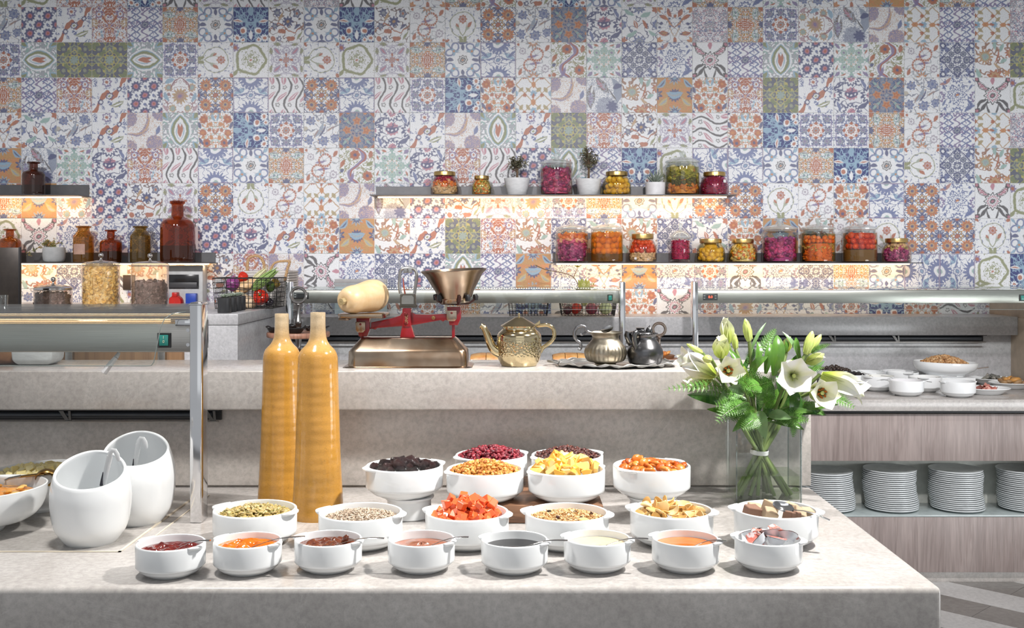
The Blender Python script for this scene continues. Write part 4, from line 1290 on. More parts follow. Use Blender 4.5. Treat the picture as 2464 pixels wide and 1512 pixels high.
# portion packs
PKW = M('white_plastic_cup', (.70, .71, .74), .3)
mPK, nt, b = new_mat('printed_foil')
b.inputs['Roughness'].default_value = .25
b.inputs['Metallic'].default_value = .3
vv = tex(nt, 'Noise', 60, 2)
nt.links.new(ramp(nt, vv.outputs[0], [(.38, (.75, .70, .70)), (.46, (.55, .16, .12)), (.56, (.60, .25, .20)), (.6, (.06, .04, .06)), (.66, (.7, .62, .6))]), b.inputs['Base Color'])
cup = MB().lathe([(.001, 0), (.013, 0), (.019, .012), (.021, .0135), (.021, .014)], 20).mesh()
cup.materials.append(PKW)
foil = MB().grid(lambda u, v: ((.024 + .004 * math.cos(2 * PI * u * 4)) * v * math.cos(2 * PI * u), (.022) * v * math.sin(2 * PI * u), .0145 + .0006 * math.sin(v * 9)), 24, 4, wrap=True).mesh()
foil.materials.append(mPK)
pk = [(-.040, -.020, .062, 1.1, .5, .2, 'jam portion pack lying on its side at left, white cup towards the viewer'), (-.020, -.005, .066, .25, .15, .5, 'portion pack with foil lid up at the back left'),
      (.004, -.012, .072, -.25, .2, 1.0, 'portion pack on top of the pile, red foil up'), (.006, -.042, .064, .2, 0, 2.0, 'portion pack at the front, white side showing'),
      (.036, -.025, .066, -.5, .45, .3, 'portion pack with dark printed foil leaning on the right rim'), (.020, .022, .064, .3, -.3, 1.6, 'portion pack at the back of the pile'), (-.030, .024, .062, .2, .4, 2.6, 'portion pack half hidden at the back left'),
      (-.022, -.036, .062, -.9, .2, 1.2, 'portion pack tilted on the front rim with its foil towards the middle')]
for x, y, z, a, b_, g, lab in pk:
    t = thing('jam_portion', lab, 'jam pack', SB[7] + Vector((x * .92, y * .92, z - .004)), 0, 'jam portion packs')
    t.rotation_euler = (a, b_, g)
    put('cup', cup, None, t)
    put('foil_lid', foil, None, t)

# second row of larger bowls
R2, H2 = .094, .0775
big = [(614, 1322, 'large white bowl of pumpkin seeds at the left of the second row'), (868, 1331, 'large white bowl of sunflower seeds in the second row'),
       (1124, 1330, 'large white bowl of candied papaya in the second row'), (1364, 1332, 'large white bowl of toasted muesli in the second row'),
       (1616, 1324, 'large white bowl of banana chips in the second row'), (1867, 1324, 'large white bowl of halva blocks at the right of the second row')]
BB = []
for i, (px, py, lab) in enumerate(big):
    c = on_counter(px, py, R2 * .64)
    BB.append(c)
    bowl(lab, c, R2, H2, -.35 + .08 * (i % 2), 'large white lug bowls in the second row')
seedv = [chunk(18, i, (1, .56, .24), .05) for i in range(4)]
sunv = [chunk(8, i, (1, .42, .35), .12) for i in range(4)]
RI = R2 - .008
PUMP = mix_islands('pumpkin_seed', [(.40, .30, .09), (.50, .40, .18), (.30, .25, .08), (.58, .45, .22), (.44, .31, .11)], .4)
SUN = mix_islands('sunflower_seed', [(.46, .36, .27), (.55, .45, .34), (.38, .28, .20), (.60, .50, .40)], .55)
MUES = mix_islands('muesli_flake', [(.60, .36, .14), (.68, .44, .20), (.72, .55, .32), (.48, .25, .09)], .6)
stuff_heap('pumpkin_seeds', 'heap of green-gold pumpkin seeds in the left large bowl', 'seeds', BB[0], RI, .058, .020, 470, seedv, .0094, PUMP, 1, .5, .004)
stuff_heap('sunflower_seeds', 'heap of pale sunflower seeds in the second large bowl', 'seeds', BB[1], RI, .060, .016, 1300, sunv, .0045, SUN, 2, .45)
stuff_heap('muesli', 'toasted golden muesli in the fourth large bowl', 'cereal', BB[3], RI, .060, .014, 1500, sunv + seedv, .0038, MUES, 3, .5)
RAIS = mix_islands('dark_raisin', [(.035, .012, .012), (.06, .016, .014), (.025, .01, .01), (.08, .025, .02)], .3, bump=.5, bscale=300)
for k, (x, y) in enumerate(((.02, .008), (-.022, -.036), (.055, .0), (-.04, .02), (.03, -.04))):
    put('raisin', MB().add(*chunk(14, k, (1, .7, .6))).mesh(sharp=70), RAIS, None, BB[3] + Vector((x, y, .0735)), (0, 0, k), 'dark raisin lying on the toasted muesli', 'raisin', 'raisins on the muesli', scale=.0062)
put('banana_chip', MB().lathe([(.0005, .0025), (.011, .0022), (.0125, 0), (.011, -.0018), (.0005, -.001)], 14).mesh(), M('pale_banana', (.72, .46, .18), .5), None, BB[3] + Vector((.035, -.052, .071)), (.1, .1, 0), 'single banana chip on the muesli', 'banana chip')
PAP = mix_islands('candied_papaya', [(.75, .13, .03), (.82, .17, .05), (.68, .10, .03), (.85, .22, .07)], .25, sub=.2, coat=.3)
pm = piece_meshes('papaya_cube', [cube_chunk(i, .2, (1, .85, .8)) for i in range(5)], PAP, 30, .06)
pieces('papaya_cube', 'orange red cube of candied papaya in the heaped bowl', 'dried fruit', BB[2], RI - .013, .064, .034, 84, pm, .018, 5, 'papaya cubes', 1.2, 1.3)
pieces('papaya_cube', 'orange red cube of candied papaya in the heaped bowl', 'dried fruit', BB[2], RI - .022, .056, .024, 46, pm, .019, 7, 'papaya cubes', 1.2, 1.3)
pieces('papaya_cube', 'orange red cube of candied papaya in the heaped bowl', 'dried fruit', BB[2] + Vector((.004, 0, 0)), .055, .096, .008, 14, pm, .018, 6, 'papaya cubes', 1.2, 1.3)
BAN = mix_islands('banana_chip', [(.70, .42, .13), (.76, .52, .22), (.62, .34, .10), (.78, .58, .30)], .45)
bv = []
for i in range(4):
    r = random.Random(i)
    m = MB().lathe([(.0005, .16), (.5, .14), (.95, .10), (1, 0), (.9, -.1), (.0005, -.06)], 14)
    k = r.uniform(.2, .5)
    m.v = [Vector((v.x * (1 + .12 * math.sin(2 * math.atan2(v.y, v.x) + i)), v.y * .85, v.z + k * (v.x * v.x - .3))) for v in m.v]
    bv.append((m.v, m.f))
bmes = piece_meshes('banana_chip', bv, BAN, 60)
pieces('banana_chip', 'curled golden banana chip heaped in the fifth large bowl', 'banana chip', BB[4], RI - .012, .062, .014, 62, bmes, .0155, 8, 'banana chips in the bowl', .6)
pieces('banana_chip', 'curled golden banana chip heaped in the fifth large bowl', 'banana chip', BB[4] + Vector((-.012, .01, 0)), .055, .078, .008, 16, bmes, .017, 9, 'banana chips in the bowl', .8)
HAL1 = M('vanilla_halva', (.66, .50, .34), .8, col2=(.56, .40, .25), scale=60, bump=.6, bscale=90)
HAL2 = M('chocolate_halva', (.24, .12, .075), .8, col2=(.34, .19, .13), scale=60, bump=.6, bscale=90)
hm = [piece_meshes('halva_block', [cube_chunk(20 + i, .12, (1, .8, .8)) for i in range(3)], m, 30, .05) for m in (HAL1, HAL2)]
for k, (x, y, z, s, mt, rx, rz, lab) in enumerate([(-.058, -.012, .066, .036, 1, .2, .4, 'brown chocolate halva block at the left rim of the bowl'), (-.014, .0, .073, .036, 0, .3, 1.0, 'pale halva block standing in the middle of the bowl'),
                                               (-.022, -.028, .066, .030, 0, .5, .2, 'pale halva block in front of the tall one'), (.022, -.048, .064, .034, 1, .1, .7, 'brown halva block at the front rim of the bowl'),
                                               (.044, -.030, .066, .030, 0, .6, .2, 'pale halva block under the spoon'), (.040, .03, .066, .030, 0, .2, .9, 'pale halva block at the back of the bowl'), (.066, -.008, .062, .03, 0, .3, .4, 'pale halva crumb block at the right rim'),
                                               (-.04, .035, .06, .034, 0, .1, .2, 'pale halva block low at the back left')]):
    put('halva_block', hm[mt][k % 3], None, None, BB[5] + Vector((x, y, z + .006)), (rx, rx * .5, rz), lab, 'halva', 'halva blocks', scale=s)
dd = BB[5].y - .05
t = thing('serving_spoon', 'large steel spoon lying face up on the halva', 'spoon', (PX(1885, dd), dd, PZ(1226, dd)))
put('spoon_bowl', MB().grid(lambda u, v: (.024 * v * math.cos(2 * PI * u), .016 * v * math.sin(2 * PI * u), -.008 * (1 - v * v)), 24, 6, wrap=True).mesh(), CHROME, t, (0, 0, .006), (.5, .25, -.3))
put('handle', MB().tube([(.018, -.006, 0), (.04, -.014, .0), (.065, -.024, -.005), (.092, -.038, -.016)], [.0035, .003, .0045, .0065], 8, flat=.3, up=(0, 0, 1)).mesh(), CHROME, t)

# third and fourth rows
board = thing('wood_board', 'thick walnut board raising the dried fruit bowls', 'board', (PX(1268, 2.78), 2.80, .90))
put('block', box_me(PX(1085, 2.63) - board.location.x, PX(1452, 2.63) - board.location.x, 2.63 - 2.80, 2.99 - 2.80, .0005, .0445, .004, 2),
    wood_mat('walnut', (.20, .095, .05), (.30, .16, .09), (.10, .045, .025), 1.4, .4, (.08, 1, 1)), board)
R3, H3 = .0965, .0770
ZP = .954
row3 = [(973, 2.70, ZP, 'white bowl of prunes on a round pedestal, left of the dried fruit group'), (1167, 2.70, .945, 'white bowl of golden raisins at the front of the walnut board'),
        (1363, 2.70, .945, 'white bowl of dried pineapple at the front of the walnut board'), (1568, 2.70, ZP, 'white bowl of dried apricots on a pedestal, right of the walnut board'),
        (1182, 2.895, .945, 'white bowl of dried cranberries at the back of the walnut board'), (1365, 2.895, .945, 'white bowl of dark raisins at the back of the walnut board')]
CB = []
for i, (px, d, z, lab) in enumerate(row3):
    c = Vector((PX(px, d), d, z))
    CB.append(c)
    bowl(lab, c, R3, H3, -2.6 if i != 3 else .75, 'large white lug bowls of dried fruit')
for i, lab in ((0, 'round white pedestal under the bowl of prunes'), (3, 'round white pedestal under the bowl of apricots')):
    c = CB[i]
    put('pedestal', lathe_me([(.001, 0), (.052, 0), (.055, .003), (.055, .044), (.062, .050), (.062, .0535), (.001, .0535)], 40, 40), PORC, None, (c.x + .012 * (1 if i == 0 else 0), c.y, .9002), label=lab, cat='pedestal')
PRU = mix_islands('prune', [(.022, .012, .014), (.035, .016, .018), (.05, .02, .02), (.018, .01, .012)], .22, bump=.8, bscale=120)
pr = piece_meshes('prune', [chunk(24, 40 + i, (1, .85, .7), .16) for i in range(4)], PRU, 80)
pieces('prune', 'wrinkled black prune in the pedestal bowl', 'prune', CB[0], R3 - .016, .068, .012, 46, pr, .0125, 11, 'prunes in the bowl', .8)
pieces('prune', 'wrinkled black prune in the pedestal bowl', 'prune', CB[0] + Vector((-.01, -.01, 0)), .048, .082, .004, 7, pr, .0145, 12, 'prunes in the bowl', .8)
rv = [chunk(12, 60 + i, (1, .7, .65), .2) for i in range(4)]
stuff_heap('golden_raisins', 'heap of sticky golden raisins in the white bowl', 'raisins', CB[1], R3 - .008, .066, .027, 520, rv, .0062, mix_islands('golden_raisin', [(.50, .19, .03), (.62, .29, .06), (.42, .13, .02), (.70, .38, .10)], .3, bump=.5, bscale=300), 13, .8, .004)
stuff_heap('cranberries', 'heap of shiny dark red dried cranberries', 'dried fruit', CB[4], R3 - .008, .068, .026, 420, rv, .0070, mix_islands('cranberry', [(.16, .012, .022), (.24, .018, .03), (.10, .01, .018), (.30, .03, .045)], .22, bump=.5, bscale=300), 14, .8, .005)
stuff_heap('raisins', 'heap of dark brown raisins at the back right of the walnut board', 'raisins', CB[5], R3 - .008, .068, .022, 460, rv, .0066, mix_islands('brown_raisin', [(.07, .022, .018), (.11, .03, .025), (.05, .016, .014), (.15, .05, .035)], .3, bump=.5, bscale=300), 15, .8, .005)
PINE = mix_islands('candied_pineapple', [(.88, .50, .08), (.90, .58, .18), (.84, .44, .06), (.92, .66, .28)], .3, sub=.2)
wv = []
for i in range(4):
    m = MB().prism([(-.5, -.12), (.5, -.45), (.62, .1), (.45, .5), (-.5, .16)], -.18, .18, 'z')
    rr_ = random.Random(i)
    m.v = [v + Vector((rr_.uniform(-.1, .1), rr_.uniform(-.1, .1), rr_.uniform(-.08, .08) + .25 * v.x * v.x)) for v in m.v]
    wv.append((m.v, m.f))
pn = piece_meshes('pineapple_wedge', wv, PINE, 30, .03)
pieces('pineapple_wedge', 'yellow candied pineapple wedge heaped in the white bowl', 'dried fruit', CB[2], R3 - .014, .072, .020, 40, pn, .032, 16, 'pineapple wedges', .8)
pieces('pineapple_wedge', 'yellow candied pineapple wedge heaped in the white bowl', 'dried fruit', CB[2], .066, .088, .008, 20, pn, .032, 17, 'pineapple wedges', 1.3)
APR = mix_islands('apricot', [(.55, .12, .01), (.62, .17, .015), (.46, .085, .008), (.66, .22, .03)], .35, sub=.15)
ap = piece_meshes('dried_apricot', [chunk(26, 80 + i, (1, .9, .45), .06) for i in range(3)], APR, 80)
pieces('dried_apricot', 'flat orange dried apricot in the pedestal bowl', 'apricot', CB[3], R3 - .016, .070, .010, 46, ap, .014, 18, 'apricots in the bowl', .45)
pieces('dried_apricot', 'flat orange dried apricot in the pedestal bowl', 'apricot', CB[3] + Vector((-.022, .0, 0)), .042, .082, .004, 7, ap, .0145, 19, 'apricots in the bowl', .5)

# ------------------------------------------------------------------ tall yellow vases
YV, nt, b = new_mat('mustard_crackle_glaze')
b.inputs['Roughness'].default_value = .16
b.inputs['Coat Weight'].default_value = .3
n1 = tex(nt, 'Noise', 6, 4, stretch=(1, 1, 2.2))
tc = nt.nodes.new('ShaderNodeTexCoord')
sp = nt.nodes.new('ShaderNodeSeparateXYZ')
nt.links.new(tc.outputs['Object'], sp.inputs[0])
neck = ramp(nt, sp.outputs[2], [(.40, (.50, .25, .045)), (.455, (.52, .32, .12)), (.505, (.60, .46, .29))])
neck.node.color_ramp.elements[0].position = .41
alt = ramp(nt, n1.outputs[0], [(.3, .82), (.7, 1.18)])
vo = nt.nodes.new('ShaderNodeTexVoronoi')
vo.feature = 'DISTANCE_TO_EDGE'
vo.inputs['Scale'].default_value = 110
mp = nt.nodes.new('ShaderNodeMapping')
mp.inputs['Scale'].default_value = (1, 1, 1.6)
nt.links.new(tc.outputs['Object'], mp.inputs[0])
nt.links.new(mp.outputs[0], vo.inputs['Vector'])
crk = ramp(nt, vo.outputs[0], [(0, .80), (.05, 1.0)])
colr = mixrgb(nt, 1.0, mixrgb(nt, 1.0, neck, alt, 'MULTIPLY'), crk, 'MULTIPLY')
nt.links.new(colr, b.inputs['Base Color'])
wv_ = nt.nodes.new('ShaderNodeTexWave')
wv_.bands_direction = 'Z'
wv_.inputs['Scale'].default_value = 13
wv_.inputs['Distortion'].default_value = 1.2
nt.links.new(tc.outputs['Object'], wv_.inputs['Vector'])
bp = nt.nodes.new('ShaderNodeBump')
bp.inputs['Strength'].default_value = .10
bp.inputs['Distance'].default_value = .004
nt.links.new(wv_.outputs[0], bp.inputs['Height'])
nt.links.new(bp.outputs[0], b.inputs['Normal'])
k = 2.7 / F
vp = [(.001, 0), (61.5 * k, 0), (61.8 * k, .006), (59 * k, 60 * k), (56.5 * k, 110 * k), (54 * k, 160 * k), (52 * k, 230 * k), (50 * k, 300 * k), (48.5 * k, 360 * k), (47.5 * k, 390 * k), (46 * k, 402 * k), (40 * k, 415 * k), (29 * k, 427 * k),
      (22 * k, 440 * k), (19 * k, 456 * k), (18 * k, 480 * k), (18 * k, 505 * k), (17.6 * k, 508 * k), (15.5 * k, 508 * k), (14.5 * k, 500 * k), (14.5 * k, 440 * k), (.001, 430 * k)]
vme = MB().lathe(smooth_prof(vp[:2], 1)[:2] + smooth_prof(vp[2:17], 3) + vp[17:], 48).mesh(sharp=50)
put('ceramic_vase', vme, YV, None, (PX(765, 2.70), 2.70, ZA), (0, 0, .4), label='tall mustard ceramic bottle vase in front, the right one of the pair', cat='vase', group='mustard vases', scale=(1, 1, .969))
put('ceramic_vase', vme, YV, None, (PX(678, 2.852), 2.852, ZA), (0, 0, 2.2), label='tall mustard ceramic bottle vase standing behind at left of the pair', cat='vase', group='mustard vases', scale=(.98, .98, .949))

# ------------------------------------------------------------------ tilted utensil pots with enamel ladles


def utensil_pot(label, px, py, ww, zlow, zhigh, tilt_dir):
    r = ww / 2
    c = on_counter(px, py, r * .64)
    t = thing('utensil_pot', label, 'pot', c, 0, 'tilted white utensil pots')
    H = r
    k_ = r / .088
    pts = smooth_prof([(a * r, z * k_) for a, z in ((.62, 0), (.85, .028), (.95, .055), (1.0, .100), (.975, .130), (.91, .156), (.80, .183), (.68, .205), (.52, .225))], 5)
    mb = MB()
    n = 64
    # outer wall is cut by a slanted plane: scale each profile so that it ends on the plane
    def cut(a):
        return zlow + (zhigh - zlow) * (.5 + .5 * math.cos(a - tilt_dir))

    def pr(z):
        for (a0, b0), (a1, b1) in zip(pts, pts[1:]):
            if b0 <= z <= b1:
                return a0 + (a1 - a0) * (z - b0) / max(1e-6, b1 - b0)
        return pts[-1][0]
    m = 22
    vs, fs = [], []
    for i in range(n):
        a = 2 * PI * i / n
        zc = cut(a)
        col = [(.001, .0), (pr(0) * .97, 0)] + [(pr(zc * j / m), .001 + zc * j / m) for j in range(m + 1)]
        rt, zt_ = pr(zc), zc
        col += [(rt - .002, zt_ + .0035), (rt - .005, zt_ + .0035), (rt - .007, zt_)]
        col += [(pr(zc * j / m) - .0075, max(.006, zc * j / m)) for j in range(m - 1, 0, -2)] + [(.001, .007)]
        vs += [(q * math.cos(a), q * math.sin(a), z) for q, z in col]
        K = len(col)
    for i in range(n):
        j = (i + 1) % n
        for q in range(K - 1):
            fs.append((i * K + q, j * K + q, j * K + q + 1, i * K + q + 1))
    put('body', MB().add(vs, fs).mesh(sharp=60), PORC, t)
    return c


UP = [utensil_pot('round white pot with slanted opening at front left, one enamel ladle in it', 219, 1322, .176, .134, .196, 1.75),
      utensil_pot('round white pot with slanted opening standing behind the front one', 330, 1272, .182, .150, .212, 1.75)]
ENA = M('white_enamel', (.78, .79, .80), .15)
EDG = M('black_enamel_edge', (.03, .03, .04), .3)


def ladle(label, c, pt_top, pt_low, d):
    a, b = P(*pt_top, d), P(*pt_low, d + .01)
    t = thing('enamel_ladle', label, 'ladle', a, 0, 'enamel ladles')
    dv = b - a
    full = [dv * (i / 6) for i in range(7)] + [dv * 1.25]
    put('handle', MB().tube(full, [.0065, .0066, .0066, .0066, .0066, .0066, .0066, .0066], 10, flat=.45, up=(0, -1, 0)).mesh(), ENA, t)
    hk = [(0, 0, -.004), (.001, -.001, .006), (.006, -.002, .013), (.013, -.003, .012), (.018, -.004, .004), (.021, -.005, -.006), (.022, -.005, -.011)]
    put('hook', MB().tube(hk, [.0055, .0055, .0058, .006, .006, .005, .003], 10, flat=.4, up=(0, -1, 0)).mesh(), ENA, t)
    put('chipped_edge', MB().tube([dv * .55 + Vector((-.0062, -.002, 0)), dv * .80 + Vector((-.005, -.003, 0)), dv * 1.0 + Vector((-.003, -.003, 0))], [.0008, .0022, .004], 6).mesh(), EDG, t, label='chipped black edge')
    put('scoop', MB().lathe(smooth_prof([(.001, -.02), (.022, -.014), (.03, 0), (.0285, 0), (.02, -.012), (.001, -.018)], 3), 20).mesh(), ENA, t, dv * 1.25 + Vector((-.01, 0, -.012)))


ladle('white enamel ladle with chipped black handle hanging in the front pot', UP[0], (264, 1098), (248, 1168), 2.42)
ladle('white enamel ladle hooked in the rear pot', UP[1], (333, 1068), (324, 1134), 2.65)

# bowls cut by the left edge of the frame


def oval_bowl(name, label, c, R, hl, hr, pro=.55, sy=1.0, foot=.5):
    t = thing(name, label, 'bowl', c)
    n = 56
    prof = smooth_prof([(foot, 0), (foot + .02, .06), (foot + .02, .14), (.72, .24), (.90, .44), (.985, .74), (1.0, 1.0)], 4)
    inner = [(.985, 1.012), (.965, 1.0), (.93, .72), (.83, .46), (.6, .27), (.001, .24)]
    vs, fs = [], []
    col0 = [(.001, .02), (foot - .04, .02)] + prof + inner
    K = len(col0)
    for i in range(n):
        a = 2 * PI * i / n
        h = hl + (hr - hl) * (.5 + .5 * math.cos(a))
        vs += [(R * q * math.cos(a), R * sy * q * math.sin(a), h * z) for q, z in col0]
    for i in range(n):
        j = (i + 1) % n
        for q in range(K - 1):
            fs.append((i * K + q, j * K + q, j * K + q + 1, i * K + q + 1))
    put('body', MB().add(vs, fs).mesh(sharp=60), PORC, t)
    return t


c1 = Vector((PX(0, 2.55), 2.55, .9015))
c1 = Vector((PX(98, 2.55) - .150, 2.56, .9018))
oval_bowl('footed_bowl', 'wide white footed bowl of orange fruit compote at the left edge', c1, .150, .098, .105, foot=.36)
put('compote', surf_me(.128, .080, lumps(.006, 40, 8)), M('orange_compote', (.62, .24, .04), .12, col2=(.72, .36, .10), scale=40, coat=.4), None, c1, label='glossy orange fruit compote in the footed bowl', cat='compote', kind='stuff')
CK = mix_islands('peach_piece', [(.75, .40, .08), (.70, .32, .05), (.80, .50, .16)], .2, coat=.3)
pk_ = piece_meshes('peach_piece', [chunk(16, 120 + i, (1, .7, .35), .12) for i in range(3)], CK, 70)
pieces('peach_piece', 'soft orange peach piece floating in the compote', 'fruit', c1, .115, .084, .003, 26, pk_, .014, 31, 'peach pieces', .3)
c2 = Vector((PX(100, 2.80), 2.80, .9018))
oval_bowl('salad_bowl', 'white oval bowl of pineapple chunks behind the front utensil pot', c2, .118, .098, .104, foot=.62)
PCH = mix_islands('pineapple_chunk', [(.86, .74, .34), (.88, .78, .44), (.82, .66, .26)], .3, sub=.2)
pm2 = piece_meshes('pineapple_chunk', [cube_chunk(140 + i, .2, (1, .8, .7)) for i in range(4)], PCH, 30, .06)
pieces('pineapple_chunk', 'pale yellow pineapple chunk heaped in the oval bowl', 'fruit', c2, .100, .086, .016, 54, pm2, .020, 33, 'pineapple chunks', .9)
t = thing('brass_ladle', 'brass and steel ladle lying on the pineapple chunks', 'ladle', (PX(112, 2.70), 2.70, PZ(1150, 2.70) + .016))
put('scoop', MB().lathe(smooth_prof([(.001, 0), (.018, .004), (.026, .014), (.027, .022), (.025, .022), (.017, .007), (.001, .003)], 3), 24).mesh(), M('old_brass', (.42, .26, .09), .3, 1.0), t, (.004, 0, -.002), (PI * .72, .1, .3))
put('handle', MB().tube([(-.002, -.010, -.004), (-.03, -.022, -.006), (-.056, -.032, -.008)], .0085, 10, flat=.35, up=(0, 0, 1)).mesh(), M('old_brass', (.42, .26, .09), .3, 1.0), t)
put('hook', MB().tube([(-.050, -.031, -.006), (-.075, -.040, -.010), (-.083, -.043, -.014), (-.083, -.044, -.024)], .0095, 10, flat=.3, up=(0, 0, 1)).mesh(), STEEL, t, label='steel hook end')
# ------------------------------------------------------------------ jars on the right shelves
DJ = 6.025
SJ = DJ / F


def tinted(name, c, haze=0.0, hcol=(.5, .3, .1)):
    return glass(name, c, .02, .35, haze=haze, hcol=hcol)


def jar_fill(name, label, cat, loc, rprof, z0, z1, mats, n, size, seed, group=None, shape='chunk', splits=None, core=(.1, .03, .02)):
    """pickled pieces packed against the glass as one object; rprof(z) is the inside radius.
    splits: list of (fraction of height, material index)"""
    r = random.Random(seed)
    parts = [MB() for _ in mats]
    for i in range(n):
        z = z0 + size + (z1 - z0 - size) * (i + r.random()) / n
        fz = (z - z0) / (z1 - z0)
        mi = r.randrange(len(mats)) if splits is None else next(m for f_, m in splits if fz + r.uniform(-.06, .06) <= f_ or f_ >= 1)
        a = r.uniform(-PI * 1.05, PI * .05)
        s = size * r.uniform(.7, 1.3)
        R = rprof(z) - s * {'chunk': 1.1, 'wedge': 1.15, 'shred': 1.55}[shape]
        rr = R * math.sqrt(r.uniform(.8, 1))
        if shape == 'chunk':
            vs, fs = chunk(10, r.randrange(30), (1, .8, .7), .25)
        elif shape == 'wedge':
            vs, fs = chunk(16, r.randrange(30), (1.3, 1.0, .65), .16)
        else:
            vs, fs = cube_chunk(r.randrange(30), .1, (3.0, .5, .4))
        parts[mi].add(vs, fs, Matrix.Translation((rr * math.cos(a), rr * math.sin(a), z)) @ rrot(r) @ Matrix.Scale(s, 4))
    # packed middle
    k = 14
    zs = [z0 + (z1 - z0) * j / 5 for j in range(6)]
    parts[0].lathe([(.001, z0)] + [(max(.004, rprof(z) - size * 1.1), z) for z in zs] + [(.001, z1)], k)
    big = MB()
    idx = []
    for j, p in enumerate(parts):
        big.add(p.v, p.f)
        idx += [j] * len(p.f)
    me = big.mesh(smooth=True, sharp=75, fix=False)
    for m_ in mats:
        me.materials.append(m_)
    if len(me.polygons) == len(idx):
        me.polygons.foreach_set('material_index', idx)
    return put(name, me, None, None, loc, label=label, cat=cat, group=group, kind='stuff')


def brine(parent, rprof, z0, z1, mat):
    zs = [z0 + (z1 - z0) * j / 8 for j in range(9)]
    put('brine', MB().lathe([(.001, z0)] + [(rprof(z) + .0008, z) for z in zs] + [(.001, z1)], 32).mesh(), mat, parent)


KNOB = [(.001, 1.0), (.09, .985), (.135, .90), (.14, .80), (.10, .66), (.085, .58), (.12, .50)]


def apoth(label, px, w, pyt, pyb_lid, zs, foot=False):
    """big glass jar with a domed, knobbed glass lid; returns base, inner radius fn, body height"""
    c = Vector((PX(px, DJ), DJ, zs + .0005))
    R = w * SJ / 2
    Hb = (468 - pyb_lid if zs > 1.7 else 632 - pyb_lid) * SJ
    Ht = (468 - pyt if zs > 1.7 else 632 - pyt) * SJ
    t = thing('glass_jar', label, 'jar', c, 0, 'glass pickle jars on the right shelves')
    ft = .10 * Hb if foot else 0
    body = [(.001, .004), (R * .93, .002), (R * .985, .006), (R, .018), (R, Hb * .86), (R * .975, Hb * .93), (R * .90, Hb * .97), (R * .90, Hb), (R * .86, Hb), (R * .86, Hb * .96), (R * .93, Hb * .9), (R * .955, Hb * .8)]
    if foot:
        body = [(.001, .002), (R * 1.02, .0), (R * 1.05, .006), (R * .95, ft * .6), (R * .86, ft), (R * .9, ft * 1.4), (R * .9, Hb * .82), (R * .98, Hb * .86), (R * 1.0, Hb * .92), (R * .92, Hb), (R * .86, Hb)]
    put('body', lathe_me(body, 40, 30), GLASS, t)
    hl = Ht - Hb
    lid = [(R * .84, Hb - .004), (R * .9, Hb + .001), (R * 1.0, Hb + .003), (R * 1.01, Hb + .010), (R * .95, Hb + .014), (R * .80, Hb + hl * .30), (R * .45, Hb + hl * .46), (R * .18, Hb + hl * .52)]
    lid += [(R * r_ * 1.35, Hb + hl * z_) for r_, z_ in KNOB[::-1]]
    put('lid', MB().lathe(lid, 36).mesh(sharp=40), glass('lid_glass', (.90, .92, .91), .10, .8, haze=.30), t)
    return c, (lambda z: R * (.85 if foot else .95)), Hb


def goldjar(label, px, w, pyt, zs):
    c = Vector((PX(px, DJ), DJ, zs + .0005))
    R = w * SJ / 2
    H = (468 - pyt if zs > 1.7 else 632 - pyt) * SJ
    t = thing('pickle_jar', label, 'jar', c, 0, 'gold lidded pickle jars on the right shelves')
    pr = [(.90, 0), (.97, .03), (1.0, .12), (1.0, .40), (.96, .55), (.86, .68), (.76, .76), (.73, .80), (.73, .86)]
    put('body', lathe_me([(.001, .003)] + [(a * R, b * H) for a, b in smooth_prof(pr, 3)], 36, 40), GLASS, t)
    put('lid', lathe_me([(.001, H * 1.0), (R * .70, H), (R * .755, H * .985), (R * .765, H * .96), (R * .765, H * .83), (R * .745, H * .815), (R * .73, H * .83)], 36, 30), GOLD, t)

    def rin(z):
        q = z / H
        for (a0, b0), (a1, b1) in zip(pr, pr[1:]):
            if b0 <= q <= b1:
                return R * (a0 + (a1 - a0) * (q - b0) / (b1 - b0)) * .955
        return R * .7
    return c, rin, H * .84


def V(name, *cols):
    return mix_islands(name, cols, .3, coat=.2)


BEET = V('beet_pink', (.46, .04, .20), (.34, .025, .14), (.56, .09, .28), (.24, .015, .10))
PURP = V('purple_cabbage', (.22, .02, .16), (.34, .04, .24), (.14, .012, .10), (.44, .10, .30))
CARR = V('carrot', (.72, .22, .03), (.78, .28, .05), (.66, .18, .03))
CAUL = V('cauliflower', (.66, .58, .34), (.72, .64, .42), (.58, .48, .24))
GREEN = V('green_pickle', (.30, .30, .06), (.40, .40, .10), (.20, .20, .04), (.55, .52, .22))
LEMON = V('lemon', (.72, .46, .03), (.78, .54, .06), (.64, .40, .02))
ORNG = V('kumquat', (.78, .32, .02), (.82, .38, .04), (.70, .26, .02))
TOM = V('tomato', (.62, .07, .015), (.70, .11, .02), (.54, .05, .01))
TOMO = V('orange_tomato', (.72, .20, .02), (.68, .14, .02), (.76, .25, .04))
SHRED = V('red_shreds', (.34, .012, .07), (.44, .02, .11), (.25, .008, .05))
PEACHY = V('peach_onion', (.74, .46, .28), (.66, .36, .24), (.76, .54, .36))


